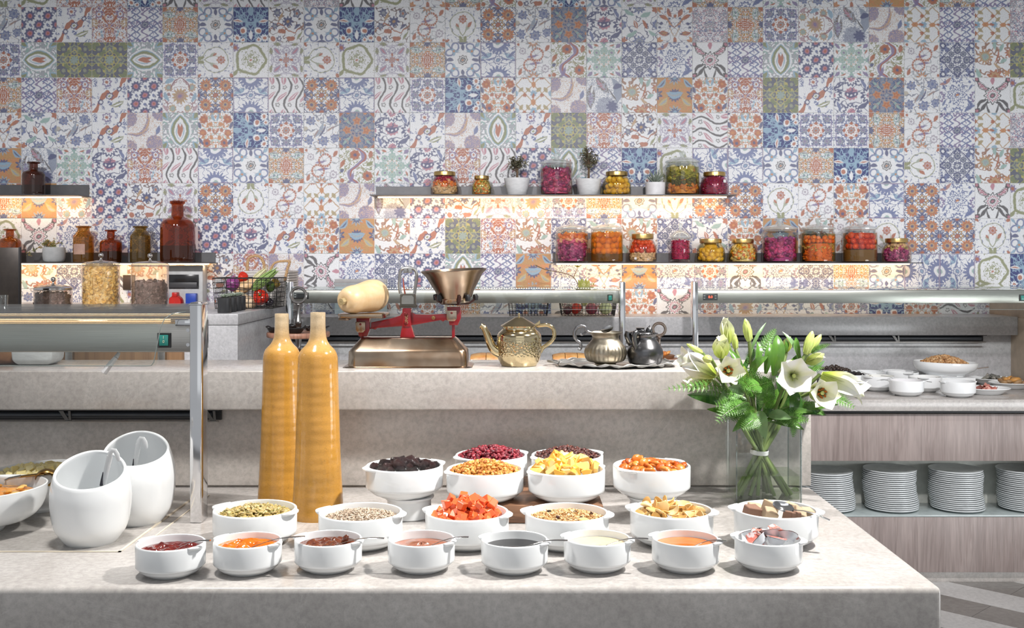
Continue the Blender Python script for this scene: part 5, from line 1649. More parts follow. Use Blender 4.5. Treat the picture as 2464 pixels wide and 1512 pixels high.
def spheres(name, label, c, rin, z0, z1, size, mes, n, seed, group, squash=1.0):
    """whole fruit seen through the glass, one object each, round the front of the jar"""
    r = random.Random(seed)
    R0 = rin((z0 + z1) / 2)
    per = max(3, int(PI * (R0 - size) / (size * 1.7)))
    z, k, row = z0 + size, 0, 0
    while z < z1 - size * .6 and k < n:
        R = rin(z) - size * 1.04
        for j in range(per):
            a = -PI + PI * (j + .5 * (row % 2) + .25) / per
            put(name, mes[r.randrange(len(mes))], None, None, c + Vector(((R - r.uniform(0, .25) * size) * math.cos(a + r.uniform(-.12, .12)), (R - r.uniform(0, .25) * size) * math.sin(a + r.uniform(-.12, .12)), max(z0 + size * .9, z + r.uniform(-.3, .3) * size))), (r.uniform(0, 6), r.uniform(0, 6), r.uniform(0, 6)),
                label, 'fruit', group, scale=(size * r.uniform(.88, 1.06), size * r.uniform(.88, 1.06), size * squash * r.uniform(.95, 1.12)))
            k += 1
        z += size * 1.6 * squash
        row += 1
    m = MB().lathe([(.001, z0)] + [(max(.005, rin(zz) - size * 1.5), zz) for zz in (z0 + .002, (z0 + z1) / 2, z1 - .003)] + [(.001, z1)], 16)
    return m


ball = [MB().ball((0, 0, 0), 1, 14, 9).mesh('fruit', sharp=80)]


def balls(mat):
    me = ball[0].copy()
    me.materials.append(mat)
    return [me]


# upper shelf
c, ri, h = goldjar('gold lidded jar of cauliflower and carrot, first jar on the upper right shelf', 1070, 68, 411, ZS1)
f = jar_fill('pickled_vegetables', 'pickled cauliflower, carrot and red cabbage in the first jar of the upper shelf', 'pickles', c, ri, .006, h, [CAUL, CARR, SHRED, PEACHY], 130, .014, 1, splits=[(.42, 0), (.62, 1), (.72, 3), (1, 2)])
brine(f, ri, .004, h, tinted('brine_rose', (.95, .80, .72)))
c, ri, h = goldjar('smallest gold lidded jar of mixed pickles on the upper right shelf', 1159, 47, 421, ZS1)
f = jar_fill('pickled_vegetables', 'orange and green pickled slices in the smallest gold lidded jar', 'pickles', c, ri, .006, h, [CARR, GREEN, CAUL], 110, .011, 2)
brine(f, ri, .004, h, tinted('brine_yellow', (.95, .85, .60)))
c, ri, h = apoth('large knobbed glass jar of pink beets between two small potted trees', 1339, 78, 367, 394, ZS1)
f = jar_fill('pickled_beets', 'pink beet chunks in the large jar between the potted trees', 'pickles', c, ri, .008, h * .82, [BEET, PURP], 170, .018, 3, shape='wedge')
brine(f, ri, .006, h * .86, tinted('brine_amber', (.95, .78, .70)))
c, ri, h = goldjar('gold lidded jar of whole lemons right of the potted olive tree', 1484, 69, 411, ZS1)
m = spheres('pickled_lemon', 'whole yellow pickled lemon in the gold lidded jar beside the olive tree', c, ri, .004, h, .0165, balls(LEMON), 18, 4, 'lemons in the upper jar', 1.15)
f = put('lemon_slices', m.mesh(), LEMON, None, c, label='packed lemon halves in the middle of the gold lidded jar beside the olive tree', cat='pickles', kind='stuff')
brine(f, ri, .004, h, tinted('brine_yellow', (.95, .85, .60)))
c, ri, h = apoth('large knobbed glass jar of green pickles and carrots on the upper shelf', 1642, 82, 362, 391, ZS1)
f = jar_fill('pickled_vegetables', 'green pickles, celery and carrot slices in the large upper shelf jar', 'pickles', c, ri, .008, h * .85, [CARR, GREEN, V('dark_pickle', (.10, .09, .02), (.16, .14, .03), (.08, .07, .02)), CAUL], 180, .017, 5, shape='wedge', splits=[(.30, 0), (.55, 2), (.72, 1), (.9, 1), (1, 3)])
brine(f, ri, .006, h * .87, tinted('brine_olive', (.80, .76, .45)))
c, ri, h = goldjar('gold lidded jar of shredded red cabbage at the right end of the upper shelf', 1719, 69, 412, ZS1)
f = jar_fill('shredded_cabbage', 'fine magenta cabbage shreds in the gold lidded jar at the shelf end', 'pickles', c, ri, .006, h, [SHRED, PURP], 260, .009, 6, shape='shred')
brine(f, ri, .004, h, tinted('brine_magenta', (.92, .60, .70)))
put('paper_tag', box_me(-.0095, .0095, -.001, .0, -.008, .008, 0), M('white_paper', (.8, .8, .8), .6), None, c + Vector((.045, -.062, .075)), (0, 0, .62), 'small white square tag on the jar of red cabbage', 'tag')
# lower shelf
APO = [(1376, 79, 'first from the left on the lower shelf, purple and orange pickles'), (1460, 79, 'full of whole kumquats, second on the lower shelf'),
       (1876, 82, 'of purple cabbage in the middle right of the lower shelf'), (1969, 81, 'of tomatoes, cauliflower and carrot on the lower shelf'), (2069, 82, 'of red peppers above brown brine on the lower shelf')]
A = [apoth('large knobbed glass jar ' + lab, px, w, 527, 554, ZS2) for px, w, lab in APO]
c, ri, h = A[0]
f = jar_fill('pickled_vegetables', 'purple cabbage and orange beet slices in the first lower jar', 'pickles', c, ri, .008, h * .86, [PURP, BEET, CARR, PEACHY], 180, .017, 7, shape='wedge', splits=[(.62, 0), (.75, 1), (.85, 3), (1, 2)])
brine(f, ri, .006, h * .87, tinted('brine_amber', (.95, .78, .70)))
c, ri, h = A[1]
m = spheres('pickled_kumquat', 'whole orange kumquat in the second jar of the lower shelf', c, ri, .045, h * .92, .0185, balls(ORNG), 24, 8, 'kumquats in the jar')
f = put('kumquat_filling', m.mesh(), ORNG, None, c, label='packed kumquats in the middle of the orange jar', cat='pickles', kind='stuff')
brine(f, ri, .006, h * .92, tinted('brine_orange', (.95, .66, .25), .10, (.75, .34, .03)))
c, ri, h = goldjar('gold lidded jar of tomatoes over cauliflower on the lower shelf', 1546, 69, 563, ZS2)
m = spheres('pickled_tomato', 'small red tomato in the gold lidded jar on the lower shelf', c, ri, .052, h * .98, .0145, balls(TOM), 18, 9, 'tomatoes in the gold lidded jar')
f = jar_fill('cauliflower', 'white cauliflower pieces below the tomatoes in the gold lidded jar', 'pickles', c, ri, .006, .052, [CAUL], 70, .013, 10)
brine(f, ri, .004, h, tinted('brine_rose', (.95, .80, .72)))
put('paper_tag', box_me(-.0065, .0065, -.001, .0, -.0065, .0065, 0), M('white_paper', (.8, .8, .8), .6), None, c + Vector((-.046, -.067, .022)), (0, 0, -.6), 'tiny white square tag on the jar of tomatoes', 'tag')
c, ri, h = apoth('slim footed glass jar of magenta shreds on the lower shelf', 1637, 52, 537, 574, ZS2, True)
f = jar_fill('shredded_cabbage', 'magenta cabbage shreds in the slim footed jar', 'pickles', c, ri, .018, h * .9, [SHRED, BEET], 260, .0085, 11, shape='shred')
brine(f, ri, .016, h * .9, tinted('brine_magenta', (.92, .60, .70)))
c, ri, h = goldjar('gold lidded jar of lemon halves right of the slim footed jar', 1710, 69, 575, ZS2)
m = spheres('pickled_lemon', 'yellow lemon half in the lower gold lidded jar', c, ri, .004, h, .0175, balls(LEMON), 16, 12, 'lemons in the lower jar', .8)
f = put('lemon_slices', m.mesh(), LEMON, None, c, label='packed lemon slices in the middle of the lower lemon jar', cat='pickles', kind='stuff')
brine(f, ri, .004, h, tinted('brine_yellow', (.95, .85, .60)))
c, ri, h = goldjar('gold lidded jar of yellow pickles and carrot left of the big purple jar', 1787, 69, 575, ZS2)
f = jar_fill('pickled_vegetables', 'yellow cauliflower and carrot in the gold lidded jar before the purple jar', 'pickles', c, ri, .006, h, [CAUL, CARR, LEMON], 120, .0145, 13)
brine(f, ri, .004, h, tinted('brine_yellow', (.95, .85, .60)))
c, ri, h = A[2]
f = jar_fill('pickled_cabbage', 'purple and pink cabbage chunks in the third large lower jar', 'pickles', c, ri, .008, h * .72, [PURP, BEET], 170, .017, 14, shape='wedge')
brine(f, ri, .006, h * .74, tinted('brine_magenta', (.92, .60, .70)))
c, ri, h = A[3]
m = spheres('pickled_tomato', 'small orange tomato at the top of the mixed jar', c, ri, .105, h * .90, .0125, balls(TOMO), 24, 15, 'tomatoes in the mixed jar')
f = jar_fill('pickled_vegetables', 'carrot sticks, cauliflower and greens under the tomatoes in the mixed jar', 'pickles', c, ri, .008, .105, [CARR, CAUL, GREEN], 150, .013, 16, shape='shred', splits=[(.62, 0), (.85, 1), (1, 2)])
brine(f, ri, .006, h * .88, tinted('brine_gold', (.92, .74, .42)))
c, ri, h = A[4]
m = spheres('pickled_pepper', 'round red pepper floating in the last large jar', c, ri, .072, h * .92, .0175, balls(TOM), 24, 17, 'red peppers in the jar')
f = put('pepper_filling', m.mesh(), TOM, None, c, label='packed red peppers in the middle of the last large jar', cat='pickles', kind='stuff')
brine(f, ri, .0705, h * .90, tinted('brine_red', (.95, .72, .55)))
brine(f, ri, .006, .070, tinted('brine_brown', (.62, .40, .12), .5, (.26, .13, .03)))
c, ri, h = goldjar('gold lidded jar of pale cabbage over purple at the right end of the lower shelf', 2157, 70, 574, ZS2)
f = jar_fill('pickled_cabbage', 'pale cabbage over purple beets in the last gold lidded jar', 'pickles', c, ri, .006, h, [PURP, GREEN, CAUL], 130, .014, 18, splits=[(.6, 0), (.75, 1), (1, 2)])
brine(f, ri, .004, h, tinted('brine_rose', (.95, .80, .72)))

# ------------------------------------------------------------------ small potted plants
SOIL = M('soil', (.05, .035, .025), .9)
LEAFD = mix_islands('olive_leaf', [(.10, .10, .055), (.15, .14, .08), (.08, .075, .045), (.20, .19, .12)], .55)
BARK = M('bark', (.15, .10, .06), .8)


def leaf_me(L, Wd, n=5, fold=.15, curl=.0):
    vs, fs = [], []
    for i in range(n + 1):
        t = i / n
        w = Wd * math.sin(PI * min(1, t * 1.02)) ** .8 * (1 - .25 * t) + .0002
        z = curl * t * t
        vs += [(-w, L * t, z + fold * w), (0, L * t, z), (w, L * t, z + fold * w)]
    for i in range(n):
        a = i * 3
        fs += [(a, a + 1, a + 4, a + 3), (a + 1, a + 2, a + 5, a + 4)]
    return vs, fs


def pot_me(rt, rb, h):
    return lathe_me([(.001, 0), (rb * .95, 0), (rb, .002), (rt, h - .001), (rt - .002, h), (rt - .006, h), (rt - .008, h * .88), (.001, h * .86)], 36, 50)


def bush(t, z0, zh, rad, n, L, seed, col=LEAFD, trunk=True):
    r = random.Random(seed)
    mb, tw = MB(), MB()
    if trunk:
        tw.tube([(0, 0, z0), (.002, 0, z0 + (zh - z0) * .35), (-.002, 0, z0 + (zh - z0) * .55)], [.0075, .006, .005], 7)
    cz = z0 + (zh - z0) * .62
    for i in range(26):
        a, e = r.uniform(0, 6.28), r.uniform(-.35, 1.3)
        q = Vector((math.cos(a) * math.cos(e) * rad, math.sin(a) * math.cos(e) * rad, math.sin(e) * (zh - cz)))
        tip = Vector((0, 0, cz)) + q * r.uniform(.65, 1.0)
        b0 = Vector((0, 0, z0 + (zh - z0) * r.uniform(.3, .55)))
        mid = (b0 + tip) / 2 + Vector((0, 0, .004))
        tw.tube([b0, mid, tip], [.002, .0016, .001], 4)
        for j in range(n // 26):
            p = b0.lerp(tip, r.uniform(.35, 1.05))
            vs, fs = leaf_me(L * r.uniform(.7, 1.2), L * .17, 3)
            mb.add(vs, fs, Matrix.Translation(p) @ rrot(r))
    put('foliage', mb.mesh(sharp=0, fix=False), col, t, kind='stuff')
    put('twigs', tw.mesh(), BARK, t, kind='stuff')


for px, w, pyt, top, lab, sd in ((1244, 63, 427, 372, 'white tapered plaster pot with a low olive bush, left of the pink beet jar', 1),
                                 (1416, 63, 429, 350, 'white tapered plaster pot with a taller olive tree, right of the pink beet jar', 2)):
    t = thing('potted_olive', lab, 'potted plant', (PX(px, DJ), DJ, ZS1 + .0005), 0, 'potted olive trees')
    h = (468 - pyt) * SJ
    put('pot', pot_me(w * SJ / 2, w * SJ / 2 * .74, h), WHITEP, t)
    put('soil', lathe_me([(.001, h * .9), (w * SJ / 2 * .84, h * .89)], 20), SOIL, t)
    bush(t, h * .88, (468 - top) * SJ, 28 * SJ, 360, .021, sd)
t = thing('potted_haworthia', 'white cylinder pot with a striped spiky haworthia on the upper shelf', 'potted plant', (PX(1577, DJ), DJ, ZS1 + .0005))
h = 31 * SJ
put('pot', pot_me(24.5 * SJ, 23.5 * SJ, h), M('white_glazed_pot', (.78, .78, .80), .35), t)
put('soil', lathe_me([(.001, h * .9), (22 * SJ, h * .89)], 20), SOIL, t)
mh, nt, b = new_mat('striped_succulent')
b.inputs['Roughness'].default_value = .5
wv = tex(nt, 'Wave', 90)
wv.bands_direction = 'Z'
nt.links.new(ramp(nt, wv.outputs[0], [(.45, (.07, .11, .07)), (.8, (.45, .5, .44))]), b.inputs['Base Color'])
for i in range(20):
    a = i * 2.39996
    e = .25 + .62 * (1 - i / 20)
    L = .085 + .02 * (i / 20)
    d = Vector((math.cos(a) * math.sin(e), math.sin(a) * math.sin(e), math.cos(e)))
    put('leaf', MB().tube([d * L * q + Vector((0, 0, h * .85)) + Vector((0, 0, -.02 * q * q * math.sin(e))) for q in (0, .3, .7, 1)], [.006, .0065, .004, .0004], 5, flat=.6).mesh(), mh, t)

# left shelf plant
t = thing('potted_sedum', 'round grey concrete pot with a trailing yellow-green sedum on the left shelf', 'potted plant', (PX(130, DJ), DJ, ZS3 + .0005))
h = 35 * SJ
put('pot', lathe_me(smooth_prof([(.001, 0), (18 * SJ, 0), (24 * SJ, .012), (26 * SJ, .04), (25.5 * SJ, h), (23.5 * SJ, h), (23 * SJ, h * .85), (.001, h * .82)], 3), 36, 50), M('concrete_pot', (.48, .49, .49), .8, bump=.2, bscale=120), t)
SED = mix_islands('sedum_leaf', [(.34, .27, .07), (.26, .26, .08), (.40, .22, .08), (.20, .22, .07)], .5)
r = random.Random(4)
mb = MB()
for i in range(10):
    if i < 3:
        pts = [Vector((0, 0, h * .85)), Vector((-.04, -.01, h + .02)), Vector((-.10, -.02, h - .01)), Vector((-.125 - .008 * i, -.03, h - .05 + .012 * i))]
    else:
        a = r.uniform(0, 6.28)
        pts = [Vector((0, 0, h * .85)), Vector((math.cos(a) * .03, math.sin(a) * .02, h + .025)), Vector((math.cos(a) * .06, math.sin(a) * .03, h + .03 + r.uniform(-.015, .02)))]
    for k in range(34):
        q = k / 33 * (len(pts) - 1)
        s_ = min(int(q), len(pts) - 2)
        p = pts[s_].lerp(pts[s_ + 1], q - s_)
        vs, fs = leaf_me(.014, .0042, 2)
        mb.add(vs, fs, Matrix.Translation(p) @ rrot(r))
put('foliage', mb.mesh(sharp=0, fix=False), SED, t, kind='stuff')

# ------------------------------------------------------------------ apothecary bottles at left


def bottle(label, px, w, pyt, zs, pyb, tint, liquid=None, lip=1.0, neck=.38, sh=.62, labelled=False):
    c = Vector((PX(px, DJ), DJ, zs + .0005))
    R, H = w * SJ / 2, (pyb - pyt) * SJ
    t = thing('apothecary_bottle', label, 'bottle', c, 0, 'brown glass bottles on the left shelves')
    pr = [(.001, .004), (R * .9, .0), (R * .98, .01), (R, .03), (R, H * sh * .92), (R * .96, H * (sh + .02)), (R * .80, H * (sh + .08)), (R * neck * 1.15, H * (sh + .13)), (R * neck, H * (sh + .16)), (R * neck * .95, H * .93), (R * neck * 1.5 * lip, H * .955), (R * neck * 1.55 * lip, H * .985), (R * neck * .9, H), (R * neck * .8, H * .95)]
    put('body', lathe_me(smooth_prof(pr[:10], 3) + pr[10:], 40, 45), tint, t)
    if liquid:
        put('liquid', lathe_me([(.001, .006), (R * .95, .006), (R * .95, H * liquid[0]), (.001, H * liquid[0])], 30), liquid[1], t)
    if labelled:
        mb = MB()
        mb.grid(lambda u, v: (R * 1.012 * math.cos(-PI / 2 - .75 + 1.25 * u), R * 1.012 * math.sin(-PI / 2 - .75 + 1.25 * u), H * (.22 + .28 * v)), 10, 3)
        ml, nt, b = new_mat('aged_label')
        n_ = tex(nt, 'Noise', 30, 4)
        nt.links.new(ramp(nt, n_.outputs[0], [(.3, (.40, .24, .20)), (.6, (.52, .32, .24)), (.8, (.30, .18, .16))]), b.inputs['Base Color'])
        lb_ = put('paper_label', mb.mesh(sharp=0, fix=False), ml, t, label='faded pinkish paper label')
    return t


AMB = glass('amber_glass', (.62, .20, .04), .05, .6, haze=.10, hcol=(.25, .07, .015))
AMBL = glass('light_amber_glass', (.62, .24, .03), .05, .6, haze=.16, hcol=(.42, .15, .02))
YEL = glass('honey_glass', (.72, .42, .09), .05, .6, haze=.18, hcol=(.38, .20, .04))
OLI = glass('olive_glass', (.62, .46, .18), .05, .6, haze=.14, hcol=(.26, .18, .07))
DRK = glass('dark_liquid', (.10, .03, .015), .02, .3, haze=.35, hcol=(.03, .012, .008))
bottle('single brown glass bottle on the short upper left shelf', 81, 52, 387, ZS4, 468, glass('brown_glass', (.34, .11, .05), .05, .6, haze=.12, hcol=(.16, .05, .02)), (.30, DRK))
bottle('amber bottle half hidden behind the dark board at the left edge', 24, 50, 550, ZS3, 631, AMBL, (.35, DRK))
bottle('wide necked honey coloured bottle with a faded pink paper label', 201, 48, 542, ZS3, 630, YEL, None, .82, .6, .70, True)
bottle('small dark amber bottle between the two wide necked bottles', 267, 51, 551, ZS3, 630, AMB, (.34, DRK), 1, .36, .60)
bottle('wide necked olive coloured bottle left of the big amber bottle', 338, 48, 542, ZS3, 630, OLI, None, .82, .58, .72)
bottle('very large amber bottle at the right end of the left shelf', 427, 80, 482, ZS3, 631, glass('red_amber_glass', (.60, .21, .05), .05, .6, haze=.10, hcol=(.35, .08, .02)), (.27, DRK), .82, .36, .60)

# ------------------------------------------------------------------ canisters on the side counter
CANG = glass('canister_glass', (.98, .95, .92), .04, .7, haze=.05, hcol=(.8, .65, .5))
CHR2 = M('lid_chrome', (.70, .68, .66), .12, 1.0)
FLK = mix_islands('corn_flake', [(.90, .66, .20), (.84, .58, .15), (.92, .74, .34), (.76, .48, .10)], .5)
CFL = mix_islands('chocolate_flake', [(.13, .085, .085), (.18, .12, .115), (.09, .055, .055), (.22, .155, .15)], .5)
ZL = 1.3042


def canister(label, px, w, py_body, py_knob, d, fill_h, fmat, fname, flabel, seed, metal_lid=False):
    c = Vector((PX(px, d), d, ZL))
    s = d / F
    R, H = w * s / 2, PZ(py_body, d) - ZL
    Hk = PZ(py_knob, d) - ZL
    t = thing('cereal_canister', label, 'canister', c, 0, 'cereal canisters on the side counter')
    put('body', lathe_me([(.001, .003), (R * .97, 0), (R, .005), (R, H), (R * .985, H), (R * .985, .006)], 44, 40), CANG, t)
    dome = [(R * .97, H - .004), (R * 1.02, H + .0005), (R * 1.02, H + .007), (R * .9, H + .014), (R * .6, H + .021), (R * .25, H + .025), (.006, H + .026)]
    put('lid', lathe_me(dome, 44, 35), CHR2 if metal_lid else glass('smoked_lid', (.74, .72, .70), .10, .85, haze=.2, hcol=(.45, .42, .40)), t)
    z = H + .026
    put('knob', lathe_me(smooth_prof([(.008, z), (.006, z + .006), (.0048, z + .012), (.009, z + .016), (.0125, z + .024), (.010, z + .033), (.001, z + .037)], 3), 20, 60), CHR2, t)
    r = random.Random(seed)
    mb = MB()
    v = []
    for i in range(4):
        m = MB().grid(lambda u, q: (.5 + q * .5 * math.cos(2 * PI * u) * (1 + .12 * math.sin(5 * u + i)), q * .42 * math.sin(2 * PI * u), .10 * q * q * math.cos(4 * PI * u + i)), 9, 2, wrap=True)
        v.append((m.v, m.f))
    n = int(fill_h * 4200)
    for i in range(n):
        a = r.uniform(-PI, 0) if r.random() < .85 else r.uniform(0, PI)
        zz = .008 + (fill_h - .01) * r.random()
        rr = (R - .0115) * (1 if r.random() < .75 else math.sqrt(r.random()))
        if rr < R * .8:
            zz = fill_h + r.uniform(-.006, .008)
        vs, fs = v[i % 4]
        mb.add(vs, fs, Matrix.Translation((rr * math.cos(a), rr * math.sin(a), zz)) @ Matrix.Rotation(a, 4, 'Z') @ Matrix.Rotation(PI / 2 + r.gauss(0, .45), 4, 'Y') @ Matrix.Rotation(r.gauss(0, .4), 4, 'X') @ Matrix.Rotation(r.uniform(0, 6.28), 4, 'Z') @ Matrix.Translation((-.012, 0, 0)) @ Matrix.Scale(.024 * r.uniform(.8, 1.25), 4))
    mb.lathe([(.001, .006), (R * .86, .006), (R * .86, fill_h), (.001, fill_h)], 24)
    put(fname, mb.mesh(sharp=50, fix=False), fmat, None, c, label=flabel, cat='cereal', kind='stuff')


canister('low glass canister with a shiny metal dome lid and chocolate flakes', 128, 88, 697, 673, 5.35, .070, CFL, 'chocolate_flakes', 'dark chocolate flakes in the low metal lidded canister', 1, True)
canister('tall canister full of yellow corn flakes', 243, 87, 639, 612, 5.40, .205, FLK, 'corn_flakes', 'yellow corn flakes filling the tall canister', 2)
canister('tall canister half full of chocolate flakes, in front of the electrical box', 361, 87, 640, 613, 5.40, .125, CFL, 'chocolate_flakes', 'chocolate flakes half filling the tall canister', 3)
t = thing('upright_board', 'tall dark brown upright board at the left edge of the side counter', 'board', (PX(-10, 4.95), 4.95, ZL))
put('frame_edge', box_me(PX(45, 4.95) - PX(-10, 4.95), PX(47.5, 4.95) - PX(-10, 4.95), -.003, .018, 0, PZ(595, 4.95) - ZL, .001), BLACKM, t)
put('foot', box_me(-.12, .08, .0, .10, 0, .006, .001), BLACKM, t)
put('body', box_me(-.14, PX(45, 4.95) - PX(-10, 4.95), 0, .015, 0.0065, PZ(596, 4.95) - ZL, .002), M('dark_brown_metal', (.035, .028, .024), .35, .4, col2=(.045, .036, .03)), t)
t = thing('glass_tumbler', 'ribbed clear glass standing before the dark upright board', 'glass', (PX(6, 4.86), 4.87, ZL))
put('body', MB().lathe([(.001, .004), (.016, 0), (.019, .004), (.0195, .03), (.022, .034), (.0195, .038), (.0205, .082), (.019, .082), (.017, .01)], 28).mesh(sharp=40), GLASS, t)

# electrical box and wall socket
WHB = M('white_box_plastic', (.55, .56, .56), .4)
d = 6.05
ex0, ex1 = PX(403, d), PX(489, d)
t = thing('electrical_box', 'grey white electrical box with breaker window and coloured sockets on the tiles', 'electrical box', ((ex0 + ex1) / 2, WD, PZ(690, d)))
hw, z0, z1 = (ex1 - ex0) / 2, PZ(742, d) - PZ(690, d), PZ(639, d) - PZ(690, d)
put('cabinet', box_me(-hw, hw, -.09, -.002, z0, z1, .003), WHB, t)
q = lambda px: PX(px, d) - (ex0 + ex1) / 2
w = put('breaker_window', box_me(q(405), q(480), -.096, -.0905, PZ(695, d) - PZ(690, d), PZ(661, d) - PZ(690, d), .002), M('smoked_window', (.02, .02, .022), .15), t)
put('breaker_row', box_me(q(410), q(476), -.099, -.0965, -.006, .024, .001), M('breaker_grey', (.06, .06, .065), .4), w)
put('blue_socket', box_me(q(452), q(477), -.125, -.0905, PZ(731, d) - PZ(690, d), PZ(706, d) - PZ(690, d), .003), M('socket_blue', (.02, .07, .45), .4), t)
put('blue_socket', box_me(q(399), q(408), -.12, -.0905, PZ(731, d) - PZ(690, d), PZ(704, d) - PZ(690, d), .003), M('socket_blue', (.02, .07, .45), .4), t)
rs = put('red_socket', MB().lathe([(.001, .04), (.034, .04), (.039, .03), (.039, 0)], 24, rotM(rx=PI / 2)).mesh(), M('socket_red', (.60, .02, .015), .35), t, (q(427), -.091, PZ(727, d) - PZ(690, d)))
put('socket_hinge', box_me(-.014, .014, -.045, 0, .03, .055, .003), M('socket_red', (.60, .02, .015), .35), rs)
t = thing('wall_socket', 'black square wall socket between the two tall canisters', 'socket', (PX(310, 6.12), WD, PZ(680, 6.12)))
put('plate', box_me(-.034, .034, -.012, 0, -.042, .042, .003), M('socket_black', (.05, .035, .025), .35), t)
put('socket_well', MB().lathe([(.001, -.004), (.018, -.006), (.023, -.004), (.024, 0)], 20, rotM((0, -.012, 0), rx=PI / 2)).mesh(), M('socket_ring', (.22, .18, .14), .3), t)

# ------------------------------------------------------------------ wire basket and vegetables on the side counter
BD = 5.38
BX = lambda px: PX(px, BD)
WIRE = M('black_wire', (.03, .028, .028), .45, .4)


def wire_basket(label, x0, x1, y0, y1, z, h, taper, nx, nz, ny, r=.0016, handles=True):
    t = thing('wire_basket', label, 'basket', ((x0 + x1) / 2, (y0 + y1) / 2, z))
    cx, cy = t.location.x, t.location.y
    mb, rim = MB(), MB()
    X_, Y_2 = (x1 - x0) / 2, (y1 - y0) / 2

    def cr(s):
        k = 1 - taper * (1 - s)
        return X_ * k, Y_2 * k
    for i in range(nx + 1):
        u = -1 + 2 * i / nx
        for sy in (-1, 1):
            a, b = cr(0), cr(1)
            mb.tube([(u * a[0], sy * a[1], r), (u * b[0], sy * b[1], h)], r, 5, False)
        mb.tube([(u * cr(0)[0], -cr(0)[1], r), (u * cr(0)[0], cr(0)[1], r)], r, 5, False)
    for i in range(ny + 1):
        v = -1 + 2 * i / ny
        for s_ in (-1, 1):
            mb.tube([(s_ * cr(0)[0], v * cr(0)[1], r), (s_ * cr(1)[0], v * cr(1)[1], h)], r, 5, False)
    for k in range(nz):
        s_ = k / nz
        a, b = cr(s_)
        mb.tube([(-a, -b, r + h * s_), (a, -b, r + h * s_), (a, b, r + h * s_), (-a, b, r + h * s_), (-a, -b, r + h * s_)], r, 5, False)
    a, b = cr(1)
    rim.tube([(-a, -b, h), (a, -b, h), (a, b, h), (-a, b, h), (-a, -b, h)], r * 1.9, 6, False)
    put('wire_mesh', mb.mesh(fix=False), WIRE, t, kind='stuff')
    put('rim', rim.mesh(fix=False), WIRE, t)
    if handles:
        hh = a * .62
        put('handle', MB().tube([(-hh, -b - .003, h), (-hh, -b - .006, h * .80), (-hh * .92, -b - .006, h * .66), (hh * .0, -b - .006, h * .62), (hh * .4, -b - .006, h * .64), (hh * .48, -b - .006, h * .80), (hh * .46, -b - .003, h)], r * 1.5, 6).mesh(), WIRE, t)
    return t


bx0, bx1 = BX(525), BX(672)
zb = ZL
wire_basket('black wire basket full of vegetables on the side counter', bx0, bx1, 5.28, 5.54, zb + .001, .150, .07, 14, 6, 10)
bm_ = [(bx0 + bx1) / 2, 5.19]


def veg(name, label, px, py, d, me, mat, rot, sc, cat='vegetable', extra=None):
    t = thing(name, label, cat, P(px, py, d), 0)
    t.rotation_euler = rot
    put('body', me, mat, t, scale=sc)
    if extra:
        for n_, m_, mt_, loc, rr in extra:
            put(n_, m_, mt_, t, loc, rr)
    return t


SQ = lathe_me(smooth_prof([(.001, -1.0), (.30, -.97), (.50, -.8), (.56, -.5), (.50, -.15), (.42, .2), (.43, .6), (.36, .9), (.18, 1.0), (.001, 1.02)], 4), 32, 80)
BUT = M('butternut_skin', (.66, .42, .20), .42, col2=(.72, .50, .28), scale=7)
STEMM = M('dry_stem', (.42, .32, .16), .7, bump=.3)
stem_s = lathe_me(smooth_prof([(.013, 0), (.010, .004), (.008, .012), (.0095, .020), (.001, .021)], 2), 8, 50)
PEP = lathe_me(smooth_prof([(.001, -.82), (.22, -1.0), (.6, -.85), (.86, -.3), (.9, .3), (.75, .75), (.35, .88), (.001, .72)], 3), 24, 80)
for v in PEP.vertices:
    a = math.atan2(v.co.y, v.co.x)
    k = 1 + .10 * math.cos(3 * a) * (1 - .3 * abs(v.co.z))
    v.co.x *= k
    v.co.y *= k
PEPR = M('red_pepper', (.55, .012, .008), .12, col2=(.62, .04, .01), scale=4, coat=.5)
PEPG = M('green_pepper', (.07, .13, .02), .15, coat=.4)
PSTEM = M('pepper_stem', (.14, .20, .05), .5)
CABB = M('purple_kohlrabi', (.20, .03, .16), .3, col2=(.30, .07, .24), scale=6)
veg('purple_kohlrabi', 'round purple kohlrabi at the left in the wire basket', 560, 684, 5.380, MB().ball((0, 0, 0), 1, 24, 16).mesh(sharp=80), CABB, (.2, .1, 0), .036, 'vegetable', [('root', MB().tube([(0, 0, .034), (.002, 0, .042), (.006, .002, .050)], [.006, .003, .001], 6).mesh(), CABB, (0, 0, 0), (0, 0, 0))])
veg('butternut_squash', 'orange butternut squash on top in the wire basket', 590, 690, 5.410, SQ, BUT, (.3, 1.15, .5), .062)
veg('butternut_squash', 'pale butternut squash low in the wire basket', 592, 722, 5.360, SQ, M('pale_squash_skin', (.68, .50, .32), .45, col2=(.72, .56, .38), scale=7), (.2, -1.0, -.5), .055)
t = veg('red_pepper', 'shiny red bell pepper stem forward at the front of the basket', 627, 716, 5.345, PEP, PEPR, (1.15, 0, .1), .042, 'pepper', [('stem', lathe_me([(.012, .029), (.008, .033), (.005, .046), (.001, .046)], 10), PSTEM, (0, 0, 0), (0, 0, 0))])
veg('red_pepper', 'red pepper at the back top of the basket', 584, 668, 5.460, PEP, PEPR, (.6, .3, .1), .028, 'pepper')
veg('green_pepper', 'dark green pepper at the right in the basket', 650, 690, 5.380, PEP, PEPG, (.6, -.3, .5), .028, 'pepper')
YSQ = M('yellow_squash', (.58, .34, .02), .3, col2=(.42, .30, .03), scale=8)
veg('yellow_pepper', 'mottled yellow pepper at the right end of the basket', 660, 684, 5.400, PEP, YSQ, (.8, .5, .5), .027, 'pepper')
veg('aubergine', 'small black aubergine low at the right of the basket', 648, 728, 5.370, PEP, M('aubergine_skin', (.015, .01, .018), .15, coat=.4), (1.3, .2, .5), .022)
